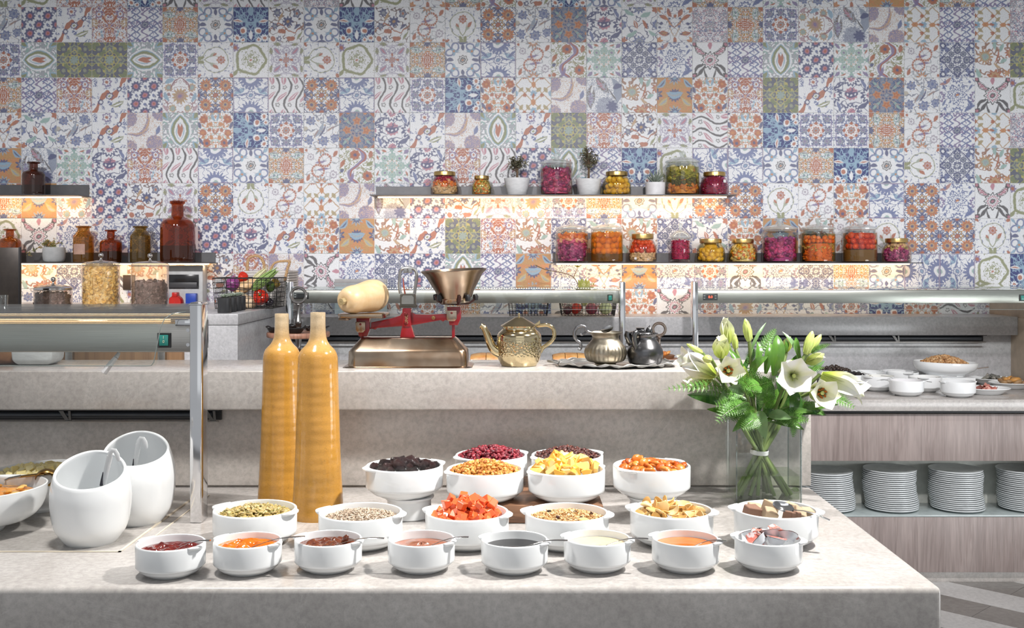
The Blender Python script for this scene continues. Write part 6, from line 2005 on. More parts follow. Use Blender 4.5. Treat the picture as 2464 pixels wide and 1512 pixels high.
COR = mix_islands('corn_husk', [(.28, .42, .12), (.36, .48, .18), (.22, .34, .09)], .5, bump=.5, bscale=60)
COR2 = mix_islands('pale_husk', [(.62, .60, .34), (.70, .68, .42)], .5)


def corn(label, p0, p1, d, rad, mat, seed):
    a, b = P(*p0, d), P(*p1, d)
    t = thing('corn_cob', label, 'vegetable', a)
    dv = b - a
    put('ear', MB().tube([dv * q for q in (0, .08, .3, .6, .85, 1)], [rad * k_ for k_ in (.35, .8, 1, .9, .55, .15)], 14).mesh(), mat, t)
    up = Vector((0, -1, 0))
    side = dv.cross(up).normalized()
    for i in range(7):
        a_ = i * 2 * PI / 7
        o_ = (up * math.cos(a_) + side * math.sin(a_)) * rad * 1.03
        put('husk', MB().tube([o_ * .6 + dv * .05, o_ * 1.05 + dv * .3, o_ * 1.02 + dv * .6, o_ * .7 + dv * .9, o_ * .8 + dv * (1.02 + .05 * (i % 3))], [rad * .3, rad * .5, rad * .45, rad * .25, rad * .04], 6, flat=.18, up=o_).mesh(sharp=80), mat, t)


corn('green husked corn cob leaning out over the right rim of the basket', (606, 698), (664, 650), 5.32, .021, COR, 1)
corn('pale husked corn cob behind the green one in the basket', (608, 678), (640, 648), 5.42, .016, COR2, 2)

# four small black pots with succulents
SUC = mix_islands('succulent_leaf', [(.30, .36, .28), (.24, .30, .22), (.36, .42, .34)], .6)
for i, (px, d) in enumerate(((540, 4.90), (553, 4.995), (565, 5.09), (575.5, 5.185))):
    s = .0305
    t = thing('potted_succulent', ['black cylinder pot with pale green succulent, nearest of the row by the wire basket', 'black succulent pot, second in the row behind the nearest one', 'black succulent pot, third in the row by the wire basket', 'black succulent pot, farthest of the row of four'][i], 'potted plant', (PX(px, d), d, ZL), i * .7, 'small black succulent pots')
    hh = .0685
    put('pot', pot_me(s, s, hh), BLACKP, t)
    put('soil', lathe_me([(.001, hh * .92), (s * .72, hh * .92)], 16), SOIL, t)
    for k in range(16):
        a = k * 2.39996
        e = .35 + 1.0 * k / 16
        L = .018 + .016 * k / 16
        dv = Vector((math.cos(a) * math.sin(e), math.sin(a) * math.sin(e), math.cos(e)))
        put('leaf', MB().tube([Vector((0, 0, hh)) + dv * L * q for q in (0, .4, .8, 1)], [.003, .0052, .0035, .0004], 5, flat=.5).mesh(sharp=80), SUC, t)

# white ribbed crate with rope handles behind the basket
CD = 5.62
t = thing('ribbed_crate', 'white ribbed crate with two thick rope handles behind the wire basket', 'crate', (PX(640, CD), CD + .12, ZL))
cw = PX(692, CD) - PX(640, CD)
hc = PZ(652, CD) - ZL
mb = MB().box(-cw, cw, -.12, .12, 0, hc)
put('box', mb.mesh(bevel=.003), M('crate_white', (.66, .63, .60), .6), t)
nr = 14
for i in range(nr):
    zz = hc * (i + .5) / nr
    put('rib', MB().tube([(-cw - .004, -.121, zz), (cw + .004, -.121, zz), (cw + .004, .121, zz)], hc / nr * .42, 6).mesh(), M('crate_white', (.66, .63, .60), .6), t)
mr, nt, b = new_mat('twisted_rope')
b.inputs['Roughness'].default_value = .8
wv = tex(nt, 'Wave', 75)
wv.bands_direction = 'DIAGONAL'
nt.links.new(ramp(nt, wv.outputs[0], [(.2, (.34, .19, .08)), (.7, (.60, .40, .22))]), b.inputs['Base Color'])


def rope(pts, y):
    P_ = smooth_prof([(PX(a, CD) - t.location.x, y, PZ(c_, CD) - ZL) for a, c_ in pts], 5)
    m_ = MB()
    for ph in (0, 2.09, 4.19):
        q = []
        for i, p_ in enumerate(P_):
            an = ph + i * 1.0
            q.append((p_[0] + .0035 * math.cos(an), p_[1] + .0035 * math.sin(an), p_[2] + .0025 * math.sin(an + 1)))
        m_.tube(q, .0048, 6)
    put('rope_handle', m_.mesh(), mr, t)


rope([(594, 662), (594, 640), (598, 622), (612, 616), (626, 620), (634, 636), (634, 660)], -.11)
rope([(650, 655), (656, 641), (664, 632), (680, 629), (697, 630), (693, 646), (688, 668), (687, 674)], -.13)
# ------------------------------------------------------------------ raised ledge: scale, squash, teapot, jugs
ZR = 1.2345
RED = M('worn_red_enamel', (.27, .008, .014), .25, col2=(.19, .007, .012), scale=12, coat=.3)
WST = M('worn_steel', (.47, .385, .30), .24, 1.0, col2=(.29, .20, .135), scale=9, bump=.05, bscale=30)
PEW = M('pewter', (.33, .33, .34), .3, 1.0, col2=(.22, .22, .23), scale=14)
PEWB = M('old_silver', (.42, .38, .31), .40, 1.0, col2=(.26, .22, .16), scale=18, bump=.1, bscale=60)
BRS = M('polished_brass', (.62, .51, .31), .14, 1.0, col2=(.54, .42, .23), scale=9)
DS = 3.14
SS = DS / F
kx = lambda px: (px - 982) * SS
kz = lambda py: PZ(py, DS) - ZR
sc_ = thing('balance_scale', 'antique balance scale with red arms, steel base and a big steel pan', 'scale', (PX(982, DS), DS + .02, ZR))
# base: flared steel housing
b0, b1 = kx(838), kx(1128)
lv = [(b0 - .010, b1 + .012, .085, 0), (b0 - .006, b1 + .008, .082, .0025), (b0 + .004, b1 - .002, .074, .004), (b0 + .006, b1 - .004, .072, kz(845)), (b0 + .012, b1 - .010, .066, kz(838)), (b0 + .034, b1 - .034, .042, kz(816)), (b0 + .040, b1 - .040, .036, kz(812))]
vs, fs = [], []
for xa, xb, dy, z in lv:
    rr = min(.024, dy * .5)
    ring_ = []
    for cxs, cys, a0 in ((xb - rr, dy - rr, 0), (xa + rr, dy - rr, 90), (xa + rr, -dy + rr, 180), (xb - rr, -dy + rr, 270)):
        ring_ += [(cxs + rr * math.cos(math.radians(a0 + 22.5 * k)), cys + rr * math.sin(math.radians(a0 + 22.5 * k)), z) for k in range(5)]
    vs += ring_
n = 20
for i in range(len(lv) - 1):
    for k in range(n):
        fs.append((i * n + k, i * n + (k + 1) % n, (i + 1) * n + (k + 1) % n, (i + 1) * n + k))
fs += [tuple(range(n)), tuple((len(lv) - 1) * n + k for k in range(n))]
put('base', MB().add(vs, fs).mesh(sharp=50), WST, sc_)
ztop = kz(812)
# red column
col = MB().prism([(kx(963), ztop), (kx(998), ztop), (kx(993), kz(795)), (kx(990), kz(785)), (kx(990), kz(742)), (kx(969), kz(742)), (kx(968), kz(785)), (kx(966), kz(795))], -.030, .004)
put('column', col.mesh(bevel=.002, sharp=30), RED, sc_)
put('column_plate', box_me(kx(970), kx(989), -.033, -.030, kz(786), kz(752), .0015), RED, sc_)
for py in (757, 778):
    put('screw', lathe_me([(.001, .003), (.004, .0022), (.0055, 0)], 12), M('red_screw', (.22, .03, .03), .3, .6), sc_, (kx(978), -.033, kz(py)), (PI / 2, 0, 0))
put('lettering', text_me('ONO', .0125, .0008), M('worn_gold_print', (.55, .36, .18), .4, .5), sc_, (kx(979.5), -.0338, kz(768)), (PI / 2, -PI / 2, 0))
# beam
bl_ = [(kx(890), kz(792)), (kx(893), kz(786)), (kx(893), kz(776)), (kx(940), kz(767)), (kx(963), kz(760)), (kx(968), kz(752)), (kx(992), kz(752)), (kx(1000), kz(757)), (kx(1030), kz(758)), (kx(1080), kz(755)), (kx(1080), kz(772)), (kx(1071), kz(771)), (kx(1066), kz(775)), (kx(1060), kz(771)), (kx(1000), kz(782)), (kx(960), kz(786)), (kx(908), kz(790)), (kx(903), kz(794)), (kx(897), kz(792))]
put('beam', MB().prism(bl_, -.020, -.008).mesh(bevel=.0015, sharp=30), RED, sc_)
put('beam_stud', lathe_me([(.001, .003), (.0055, .002), (.0062, 0)], 14), M('dull_brass', (.42, .25, .12), .35, .9), sc_, (kx(1043), -.0205, kz(765)), (PI / 2, 0, 0))


def hanger(pxl, pxr, yt, yb, foot):
    x0, x1 = kx(pxl), kx(pxr)
    put('hanger', MB().prism([(x0 + .001, kz(yt - 8)), (x1 + .010, kz(yt - 8)), (x1 + .011, kz(yb - 8)), (x1 + .002, kz(yb + 10)), (x0 + .008, kz(yb + 10)), (x0 + .006, kz(yb - 4)), (x0 + .002, kz(yb - 12))], -.026, .010).mesh(bevel=.0015, sharp=30), RED, sc_)
    put('pivot_cover', MB().prism([(x0, kz(yt)), (x1, kz(yt)), (x1, kz(yb - 6)), (x1 - .006, kz(yb)), (x0 + .006, kz(yb)), (x0, kz(yb - 6))], -.036, -.0265).mesh(bevel=.002, sharp=30), WST, sc_)
    put('pivot_pin', lathe_me([(.001, .003), (.003, .0025), (.0035, 0)], 10), M('red_screw', (.22, .03, .03), .3, .6), sc_, ((x0 + x1) / 2, -.036, kz(yt + 6)), (PI / 2, 0, 0))


hanger(857, 881, 774, 800, 0)
hanger(1075, 1100, 747, 773, 0)
put('guide_rod', box_me(kx(1087), kx(1094), -.014, -.006, ztop - .002, kz(776), .001), RED, sc_)
put('guide_rod', box_me(kx(866), kx(874), -.014, -.006, ztop - .004, kz(800), .001), RED, sc_)
# left tray
ty = kz(763)
put('tray', MB().prism([(kx(818), -.055), (kx(826), -.075), (kx(924), -.075), (kx(931), -.06), (kx(931), .055), (kx(920), .072), (kx(830), .072), (kx(818), .055)], kz(764), kz(754), 'z').mesh(bevel=.002, seg=2), WST, sc_)
put('tray_lip', MB().prism([(kx(820), -.06), (kx(840), -.078), (kx(846), -.07), (kx(846), .03), (kx(822), .03)], kz(769), kz(764.3), 'z').mesh(bevel=.001), M('dark_worn_steel', (.25, .17, .12), .35, 1), sc_)
# pan and its cross support
sup = MB()
for an in (.25, 1.82, 3.39, 4.96):
    dx, dy = math.cos(an), math.sin(an)
    sup.tube([(0, 0, kz(732)), (dx * .040, dy * .040, kz(731)), (dx * .054, dy * .054, kz(724)), (dx * .060, dy * .060, kz(712))], [.006, .006, .006, .005], 8, flat=.6)
px_c = kx(1095)
pan_prof = [(.001, kz(729)), (.042, kz(729)), (.042, kz(721)), (.044, kz(718)), (.048, kz(717)), (.057, kz(700)), (.083, kz(662)), (.094, kz(653)), (.0965, kz(650)), (.094, kz(649)), (.081, kz(661)), (.055, kz(699)), (.045, kz(714)), (.001, kz(714))]
tilt = .0
put('pan_support', sup.mesh(), M('black_red_iron', (.05, .02, .02), .4, .3), sc_, (px_c, 0, 0))
for an in (.25, 2.9, 3.9, 5.4):
    put('pan_grip', MB().tube([(0, 0, 0), (0, 0, .010), (-.002, 0, .018)], [.007, .0085, .006], 8).mesh(), BLACKM, sc_, (px_c + .060 * math.cos(an), .060 * math.sin(an), kz(724)))
pan = put('pan', lathe_me(pan_prof[:4] + pan_prof[4:], 48, 40), WST, sc_, (px_c, 0, 0))
pan.rotation_euler = (.03, -.05, 0)
pan.location.x -= .05 * kz(725) - .0
pan.location.z += .0
pan.location.x += .10 * kz(725)
# pointer frame
fr = [(kx(963), kz(707)), (kx(960), kz(690)), (kx(961), kz(672)), (kx(962), kz(656)), (kx(967), kz(648)), (kx(981), kz(645)), (kx(995), kz(648)), (kx(1001), kz(656)), (kx(1002), kz(672)), (kx(999), kz(690)), (kx(997), kz(707))]
put('pointer_frame', MB().tube([(a, -.012, b) for a, b in smooth_prof(fr, 3)], .0045, 8).mesh(), M('galvanised_iron', (.42, .42, .42), .4, .9), sc_)
put('frame_badge', MB().prism([(kx(970), kz(657)), (kx(992), kz(657)), (kx(990), kz(645)), (kx(972), kz(645))], -.019, -.010).mesh(bevel=.001), M('galvanised_iron', (.42, .42, .42), .4, .9), sc_)
put('lettering', text_me('S', .013, .0006), M('engraved_dark', (.08, .07, .06), .5), sc_, (kx(981), -.0195, kz(651)), (PI / 2, 0, 0))
put('pointer', MB().tube([(kx(974), -.012, kz(708)), (kx(971), -.012, kz(690)), (kx(969), -.012, kz(669))], [.0022, .002, .0008], 6).mesh(), M('red_pointer', (.45, .08, .04), .4), sc_)
put('pointer_housing', MB().prism([(kx(961), kz(741)), (kx(1003), kz(741)), (kx(1003), kz(735)), (kx(1000), kz(733)), (kx(999), kz(708)), (kx(963), kz(708)), (kx(963), kz(733)), (kx(961), kz(735))], -.026, .004).mesh(bevel=.002, sharp=30), M('dark_iron', (.13, .12, .10), .4, .7), sc_)
put('housing_window', MB().prism([(kx(967), kz(732)), (kx(996), kz(732)), (kx(996), kz(716)), (kx(992), kz(711)), (kx(971), kz(711)), (kx(967), kz(716))], -.0275, -.0262).mesh(), M('grey_window', (.25, .26, .25), .25), sc_)
# squash on the tray
sq = thing('butternut_squash', 'large pale butternut squash lying on the scale tray, stem to the viewer', 'squash', (PX(870, DS) + .002, DS + .015, ZR + kz(754) + .045))
SQ2 = lathe_me(smooth_prof([(.001, -1.0), (.32, -.97), (.52, -.78), (.57, -.45), (.53, -.1), (.49, .25), (.48, .62), (.38, .90), (.2, .99), (.001, .94)], 4), 40, 80)
q_ = put('body', SQ2, M('squash_skin', (.70, .49, .26), .4, col2=(.74, .55, .33), scale=5, detail=4), sq, scale=.084)
q_.rotation_euler = (PI / 2 + .10, .0, -.56)
dirv = Vector((0, 0, 1))
e_ = q_.rotation_euler.to_matrix() @ Vector((0, 0, .079))
st = put('stem', lathe_me(smooth_prof([(.014, -.001), (.0105, .003), (.0085, .010), (.0105, .017), (.009, .0185), (.001, .018)], 2), 7, 40), STEMM, sq, e_)
st.rotation_euler = q_.rotation_euler

# brass teapot
DT = 3.155
ST = DT / F
tp = thing('brass_teapot', 'hammered brass teapot with curved spout and hinged lid', 'teapot', (PX(1249, DT), DT, ZR))
hz = lambda py: PZ(py, DT) - ZR
hx = lambda px: (px - 1249) * ST
body = smooth_prof([(.001, .001), (38 * ST, 0), (44 * ST, .004), (51 * ST, .022), (54 * ST, hz(845)), (54 * ST, hz(815)), (51 * ST, hz(803)), (43 * ST, hz(795)), (40 * ST, hz(791)), (40 * ST, hz(785))], 4)
mBR, nt, b = new_mat('hammered_brass')
b.inputs['Metallic'].default_value = 1
b.inputs['Roughness'].default_value = .13
b.inputs['Base Color'].default_value = (.60, .50, .31, 1)
vo = tex(nt, 'Voronoi', 150)
tc = nt.nodes.new('ShaderNodeTexCoord')
sp = nt.nodes.new('ShaderNodeSeparateXYZ')
nt.links.new(tc.outputs['Object'], sp.inputs[0])
msk = ramp(nt, sp.outputs[2], [(.022, 0.0), (.034, 1.0), (.070, 1.0), (.078, 0.0)])
mm = nt.nodes.new('ShaderNodeMath')
mm.operation = 'MULTIPLY'
nt.links.new(vo.outputs[0], mm.inputs[0])
nt.links.new(msk, mm.inputs[1])
bp = nt.nodes.new('ShaderNodeBump')
bp.inputs['Strength'].default_value = .6
bp.inputs['Distance'].default_value = .003
nt.links.new(mm.outputs[0], bp.inputs['Height'])
nt.links.new(bp.outputs[0], b.inputs['Normal'])
put('body', lathe_me(body, 48, 60), mBR, tp)
put('lid', lathe_me([(40 * ST, hz(786)), (44 * ST, hz(786)), (44.5 * ST, hz(784)), (38 * ST, hz(780)), (22 * ST, hz(771)), (10 * ST, hz(764)), (5 * ST, hz(763)), (.001, hz(763))], 44, 40), BRS, tp)
put('knob', lathe_me(smooth_prof([(.004, hz(764)), (.003, hz(760)), (.0036, hz(757)), (.0028, hz(754)), (.001, hz(753))], 3), 14, 60), BRS, tp)
put('spout', MB().tube([(hx(a), -.012, hz(b_)) for a, b_ in smooth_prof([(1203, 848), (1192, 843), (1183, 832), (1176, 815), (1170, 800), (1164, 788), (1157, 783)], 3)], [.016, .0155, .015, .0145, .014, .0135, .013, .0125, .012, .0115, .011, .0105, .010, .0095, .009, .0085, .008, .008, .0085], 14).mesh(sharp=60), BRS, tp)
put('handle', MB().tube([(hx(a), 0, hz(b_)) for a, b_ in smooth_prof([(1291, 785), (1305, 783), (1320, 783), (1331, 792), (1334, 806), (1329, 819), (1318, 829), (1306, 838), (1300, 848)], 3)], .0058, 10, flat=.7, up=(0, 1, 0)).mesh(sharp=60), BRS, tp)
put('hinge', MB().prism([(hx(1283), hz(783)), (hx(1300), hz(783)), (hx(1299), hz(771)), (hx(1295), hz(774)), (hx(1290), hz(778))], -.008, .004).mesh(bevel=.001), BRS, tp)

# silver tray under the jugs
DY = 3.165
ty_ = thing('silver_tray', 'oval tarnished silver tray with ragged leaf edge under the jugs', 'tray', (PX(1483, DY), DY, ZR + .0005))
mb = MB()
N_t = 120


def tray_pt(u, v):
    a = 2 * PI * u
    w = 1 + .035 * math.sin(a * 11) * v ** 6 + .02 * math.sin(a * 23 + 1) * v ** 6
    return (.178 * v * w * math.cos(a), .128 * v * w * math.sin(a), .002 + .007 * max(0, v - .82) / .18 * (1 + .35 * math.sin(a * 17)))


mb.grid(tray_pt, N_t, 12, wrap=True)
put('dish', mb.mesh(sharp=40, fix=False), M('tarnished_silver', (.50, .49, .47), .35, .8, col2=(.33, .32, .31), scale=20, bump=.2, bscale=50), ty_)
put('leaf_rim', MB().tube([tray_pt(i / 90, .985) for i in range(91)], [.0035 + .0018 * math.sin(i * 2.1) for i in range(91)], 6, False).mesh(), M('tarnished_silver', (.5, .49, .47), .35), ty_)
hl_ = [(-.172, -.04, .008), (-.190, -.03, .012), (-.200, -.005, .012), (-.192, .02, .010), (-.172, .03, .008)]
put('tray_handle', MB().tube(smooth_prof(hl_, 4), .004, 7).mesh(), M('tarnished_silver', (.5, .49, .47), .35), ty_)

ZT = ZR + .0035
DG = 3.13
SG = DG / F
jg = thing('silver_jug', 'squat ribbed old silver cream jug with scrolled handle on the tray', 'jug', (PX(1457, DG), DG, ZT))
gz = lambda py: max(0, PZ(py, DG) - ZT)
gx = lambda px: (px - 1457) * SG
pf = [(.001, .001), (24 * SG, .0), (25 * SG, .004), (29 * SG, .008), (44 * SG, gz(868)), (49.5 * SG, gz(852)), (48 * SG, gz(838)), (40 * SG, gz(826)), (33 * SG, gz(817)), (32 * SG, gz(810)), (36 * SG, gz(804)), (40 * SG, gz(800)), (39 * SG, gz(799.5)), (31 * SG, gz(809)), (30 * SG, gz(818))]
mb = MB().lathe(smooth_prof(pf, 3), 180)
for v in mb.v:
    if .010 < v.z < gz(828):
        a = math.atan2(v.y, v.x)
        k = 1 + .035 * abs(math.sin(a * 14)) * math.sin(PI * (v.z - .01) / (gz(828) - .01))
        v.x *= k
        v.y *= k
put('body', mb.mesh(sharp=60), PEWB, jg)
hp = [(1425, 802), (1412, 797), (1408, 787), (1398, 785), (1387, 790), (1382, 803), (1386, 817), (1396, 825), (1398, 834), (1396, 841), (1391, 839)]
put('handle', MB().tube([(gx(a), .0, gz(b_)) for a, b_ in smooth_prof(hp, 3)], [.0045] * 8 + [.0055] * 10 + [.004] * 13, 8).mesh(sharp=60), PEW, jg)
put('handle_scroll', MB().tube([(gx(a), 0, gz(b_)) for a, b_ in smooth_prof([(1412, 797), (1406, 803), (1400, 806), (1396, 804)], 3)], .0032, 8).mesh(), PEW, jg)
jd = thing('spoon', 'pewter spoon standing in the silver cream jug', 'spoon', (PX(1440, DG), DG + .012, ZT + .02))
put('spoon_bowl', MB().grid(lambda u, v: (.018 * v * math.cos(2 * PI * u), -.004 * (1 - v * v), .010 * v * math.sin(2 * PI * u)), 20, 5, wrap=True).mesh(), PEW, jd, (.027, .01, gz(794) - .0195), (.2, -.35, 0))
put('handle', MB().tube([(-.01, 0, -.005), (.012, .008, gz(801) - .022)], .0022, 6).mesh(), PEW, jd)

DB = 3.14
SB_ = DB / F
bj = thing('pewter_jug', 'dark smooth pewter jug with ornate handle on the right of the tray', 'jug', (PX(1552, DB), DB, ZT))
bz = lambda py: max(0, PZ(py, DB) - ZT)
bx = lambda px: (px - 1552) * SB_
DPW = M('dark_pewter', (.17, .17, .175), .28, 1.0, col2=(.12, .12, .125), scale=10)
pf = [(.001, .001), (29 * SB_, 0), (31 * SB_, .004), (38 * SB_, bz(874)), (43.5 * SB_, bz(856)), (42 * SB_, bz(840)), (35 * SB_, bz(828)), (28 * SB_, bz(818)), (26 * SB_, bz(811)), (29 * SB_, bz(804)), (31 * SB_, bz(803)), (28 * SB_, bz(803.5)), (24 * SB_, bz(812)), (24 * SB_, bz(820))]
put('body', lathe_me(smooth_prof(pf, 3), 48, 60), DPW, bj)
r_ = MB()
for i in range(30):
    a = 2 * PI * i / 30
    r_.ball((30 * SB_ * math.cos(a), 30 * SB_ * math.sin(a), bz(803)), .0018, 6, 4)
put('beaded_rim', r_.mesh(fix=False), DPW, bj, kind='stuff')
put('handle', MB().tube([(bx(a), -.034 if i > 2 else -.02, bz(b_)) for i, (a, b_) in enumerate(smooth_prof([(1535, 803), (1527, 798), (1523, 806), (1524, 822), (1528, 840), (1535, 862), (1537, 867)], 3))], [.005, .006, .0065, .007, .0075, .0075, .0075, .007, .007, .0065, .006, .006, .0055, .005, .0045, .004, .0035, .003, .003], 8).mesh(sharp=60), DPW, bj)
put('lid', lathe_me(smooth_prof([(30 * SB_, bz(803)), (26 * SB_, bz(800)), (14 * SB_, bz(797)), (9 * SB_, bz(793)), (11 * SB_, bz(790)), (.001, bz(789.5))], 3), 28, 50), DPW, bj, (-.012, .014, 0))
put('spout', MB().tube([(bx(a), .01, bz(b_)) for a, b_ in ((1526, 830), (1516, 818), (1511, 806), (1513, 799))], [.016, .013, .011, .009], 12).mesh(), DPW, bj)
put('thumb_rest', MB().ball((0, 0, 0), (.010, .010, .012), 14, 10).tube([(0, 0, .010), (.002, 0, .016)], [.003, .001], 6).mesh(), DPW, bj, (bx(1563), .01, bz(797)))

# ------------------------------------------------------------------ tiered stands, pies behind the ledge
ZF = .8855


def ring_stand(label, px, d, ytop, ybot_ring, ytier, tier_w, mat, ring_r, pans):
    s = d / F
    t = thing('tiered_stand', label, 'tiered stand', (PX(px, d), d, ZF))
    z = lambda py: PZ(py, d) - ZF
    zc = z((ytop + ybot_ring) / 2)
    put('ring_handle', MB().tube([(ring_r * math.cos(2 * PI * i / 40), 0, zc + ring_r * math.sin(2 * PI * i / 40)) for i in range(41)], .007, 10, False).mesh(), mat, t)
    zr = zc - ring_r
    zt_ = z(ytier)
    L = zr - zt_
    put('stem', lathe_me(smooth_prof([(.004, zr), (.012, zr - L * .05), (.008, zr - L * .14), (.0065, zr - L * .35), (.013, zr - L * .55), (.017, zr - L * .68), (.010, zr - L * .84), (.016, zr - L * .97), (.017, zt_)], 3), 20, 60), mat, t)
    put('tier_plate', lathe_me([(.001, zt_ - .024), (tier_w * s / 2 * .98, zt_ - .024), (tier_w * s / 2, zt_ - .020), (tier_w * s / 2, zt_ - .004), (tier_w * s / 2 * .98, zt_), (.001, zt_)], 48, 40), wood_mat('stand_wood', (.36, .17, .11), (.44, .23, .15), (.25, .11, .07), 1.5), t)
    put('lower_stem', lathe_me(smooth_prof([(.018, zt_ - .0245), (.014, zt_ * .85), (.011, zt_ * .75), (.024, zt_ * .68), (.012, zt_ * .6), (.012, .03), (.05, .012), (.07, .0), (.001, 0)], 3), 24, 60), mat, t)
    return t, zt_


ts, zt_ = ring_stand('pewter ring handled stand with a wooden tier of small iron pans, behind the vases', 718, 5.18, 692, 730, 799, 150, M('stand_pewter', (.36, .35, .34), .3, 1), .036, 1)
pan_me = MB().lathe([(.001, .003), (.028, 0), (.033, .003), (.045, .022), (.043, .022), (.031, .005), (.001, .005)], 24)
pan_me = pan_me.mesh(sharp=50)
pan_me.materials.append(M('cast_iron', (.025, .022, .022), .35, .3))
ear = MB().tube([(.042, -.012, .020), (.056, -.010, .026), (.060, 0, .028), (.056, .010, .026), (.042, .012, .020)], .003, 6).mesh()
ear.materials.append(MATS['cast_iron'])
for i, (x, y, rz, lab) in enumerate(((-.095, -.05, 2.6, 'small cast iron pan at the left of the wooden tier'), (.002, -.095, .6, 'small cast iron pan at the front of the wooden tier'), (.098, -.045, .5, 'small cast iron pan at the right of the wooden tier'), (-.045, .085, 1.9, 'small cast iron pan at the back left of the wooden tier'), (.055, .08, 1.2, 'small cast iron pan at the back right of the wooden tier'))):
    t = thing('iron_pan', lab, 'pan', ts.location + Vector((x, y, zt_ + .0006)), rz, 'small iron pans on the tier')
    put('pan_body', pan_me, None, t)
    put('ear', ear, None, t)
    put('ear', ear, None, t, rot=(0, 0, PI))
ts2, zt2 = ring_stand('pewter ring handled pastry stand seen behind the dark jug', 1586, 5.24, 771, 815, 862, 92, M('warm_pewter', (.40, .33, .28), .3, 1), .030, 0)
ORP = mix_islands('glazed_fruit', [(.68, .22, .04), (.62, .14, .03), (.74, .32, .08)], .2, coat=.5)
fr_ = piece_meshes('glazed_fruit', [chunk(16, 200 + i, (1, .8, .6), .12) for i in range(3)], ORP, 80)
tart = lathe_me([(.001, .001), (.06, 0), (.066, .014), (.060, .016), (.001, .012)], 32, 40)
put('fruit_tart', tart, M('dark_pastry', (.20, .085, .035), .5), None, ts2.location + Vector((.010, 0, zt2 + .0006)), label='dark fruit tart on the stand behind the pewter jug', cat='tart')
pieces('glazed_fruit', 'glazed orange fruit piece on the dark tart', 'fruit', ts2.location + Vector((.010, 0, zt2)), .05, .022, .005, 12, fr_, .014, 41, 'fruit on the tart', .4)

CRUST = M('golden_crust', (.62, .25, .06), .35, col2=(.76, .44, .16), scale=22, bump=.2, bscale=40, coat=.2)
CRUSTL = M('pale_crumb', (.76, .58, .34), .6)
for px, w, pyt, lab, n in ((1171, 76, 850, 'long golden filled pastry seen between the scale and the teapot', 2), (1374, 88, 851, 'round golden pie seen between the teapot and the silver jug', 3), (1312, 60, 860, None, 0)):
    d = 5.26
    s = d / F
    zp = PZ(868, d)
    if not lab:
        continue
    st_ = thing('cake_stand', 'low wooden cake stand under the ' + lab.split(' seen')[0], 'cake stand', (PX(px, d), d, ZF))
    hh = zp - ZF
    put('top', lathe_me([(.001, hh - .018), (w * s * .64, hh - .018), (w * s * .66, hh - .012), (w * s * .66, hh - .001), (.001, hh - .001)], 40, 40), MATS.get('board_dark') or M('board_dark', (.12, .06, .035), .4), st_)
    put('foot', lathe_me(smooth_prof([(.03, hh - .0185), (.02, hh * .7), (.02, hh * .3), (.08, .006), (.085, 0), (.001, 0)], 3), 24, 50), M('board_dark', (.12, .06, .035), .4), st_)
    t = thing('pie', lab, 'pie', (PX(px, d), d, zp))
    R = w * s / 2
    for i in range(n):
        a0, a1 = -R + 2 * R * i / n, -R + 2 * R * (i + 1) / n - .003
        mb = MB().grid(lambda u, v: (a0 + (a1 - a0) * u, .07 * math.cos(PI * (1 - v)), .004 + (.034 - .010 * abs((a0 + (a1 - a0) * u) / R) ** 3) * math.sin(PI * v) ** .5 + .0015 * noise.noise(Vector((u * 9 + i * 4, v * 9, 1)))), 12, 12)
        put('slice', mb.mesh(sharp=60), CRUST, t)
    put('pie_base', box_me(-R * .98, R * .97, -.068, .068, 0, .005, .002), CRUSTL, t)

# baskets on the back ledge behind the middle gantry
ZB = PZ(763, 5.77) + .0008
DBK = 5.93
wire_basket('empty black wire basket on the back ledge behind the teapot', PX(1222, DBK), PX(1320, DBK), 5.83, 6.06, ZB, .095, .10, 12, 4, 10, .0013, False)
wire_basket('black wire basket of red and green vegetables on the back ledge', PX(1345, DBK), PX(1482, DBK), 5.83, 6.06, ZB, .105, .10, 16, 4, 10, .0013, False)
VEG3 = [('red_pepper', 'red pepper at left in the right ledge basket', 1387, 740, PEP, PEPR, .031), ('red_onion', 'purple red onion in the middle of the right ledge basket', 1424, 741, None, M('red_onion_skin', (.26, .03, .06), .3, col2=(.34, .06, .09), scale=8), .033),
        ('pale_cabbage', 'pale green cabbage at right in the right ledge basket', 1458, 740, None, M('pale_cabbage_leaf', (.52, .56, .26), .5, col2=(.62, .64, .36), scale=9, bump=.4, bscale=25), .036), ('dark_plum', 'dark plum at the left end of the right ledge basket', 1366, 745, None, M('plum_skin', (.10, .02, .03), .3), .024)]
for nm, lab, px, py, me, mt, s in VEG3:
    t = thing(nm, lab, 'vegetable', (PX(px, 5.9), 5.92, ZB + .004 + s))
    put('body', me or MB().ball((0, 0, 0), 1, 20, 14).mesh(sharp=80), mt, t, scale=s, rot=(.8, 0, .4))
t = thing('lettuce_head', 'yellow green lettuce leaves showing above the middle gantry glass', 'vegetable', (PX(1406, 5.95), 5.96, PZ(700, 5.95)))
LET = mix_islands('lettuce_leaf', [(.55, .55, .16), (.66, .64, .28), (.45, .48, .12)], .5)
r = random.Random(3)
for i in range(12):
    vs, fs = leaf_me(.10, .028, 5, .3, .02)
    put('leaf', MB().add(vs, fs).mesh(sharp=0, fix=False), LET, t, (0, 0, -.03), (r.uniform(.5, 1.25), 0, i * .53 - 1.2))
put('core', MB().ball((0, 0, -.04), (.025, .025, .045), 12, 8).mesh(), LET, t)

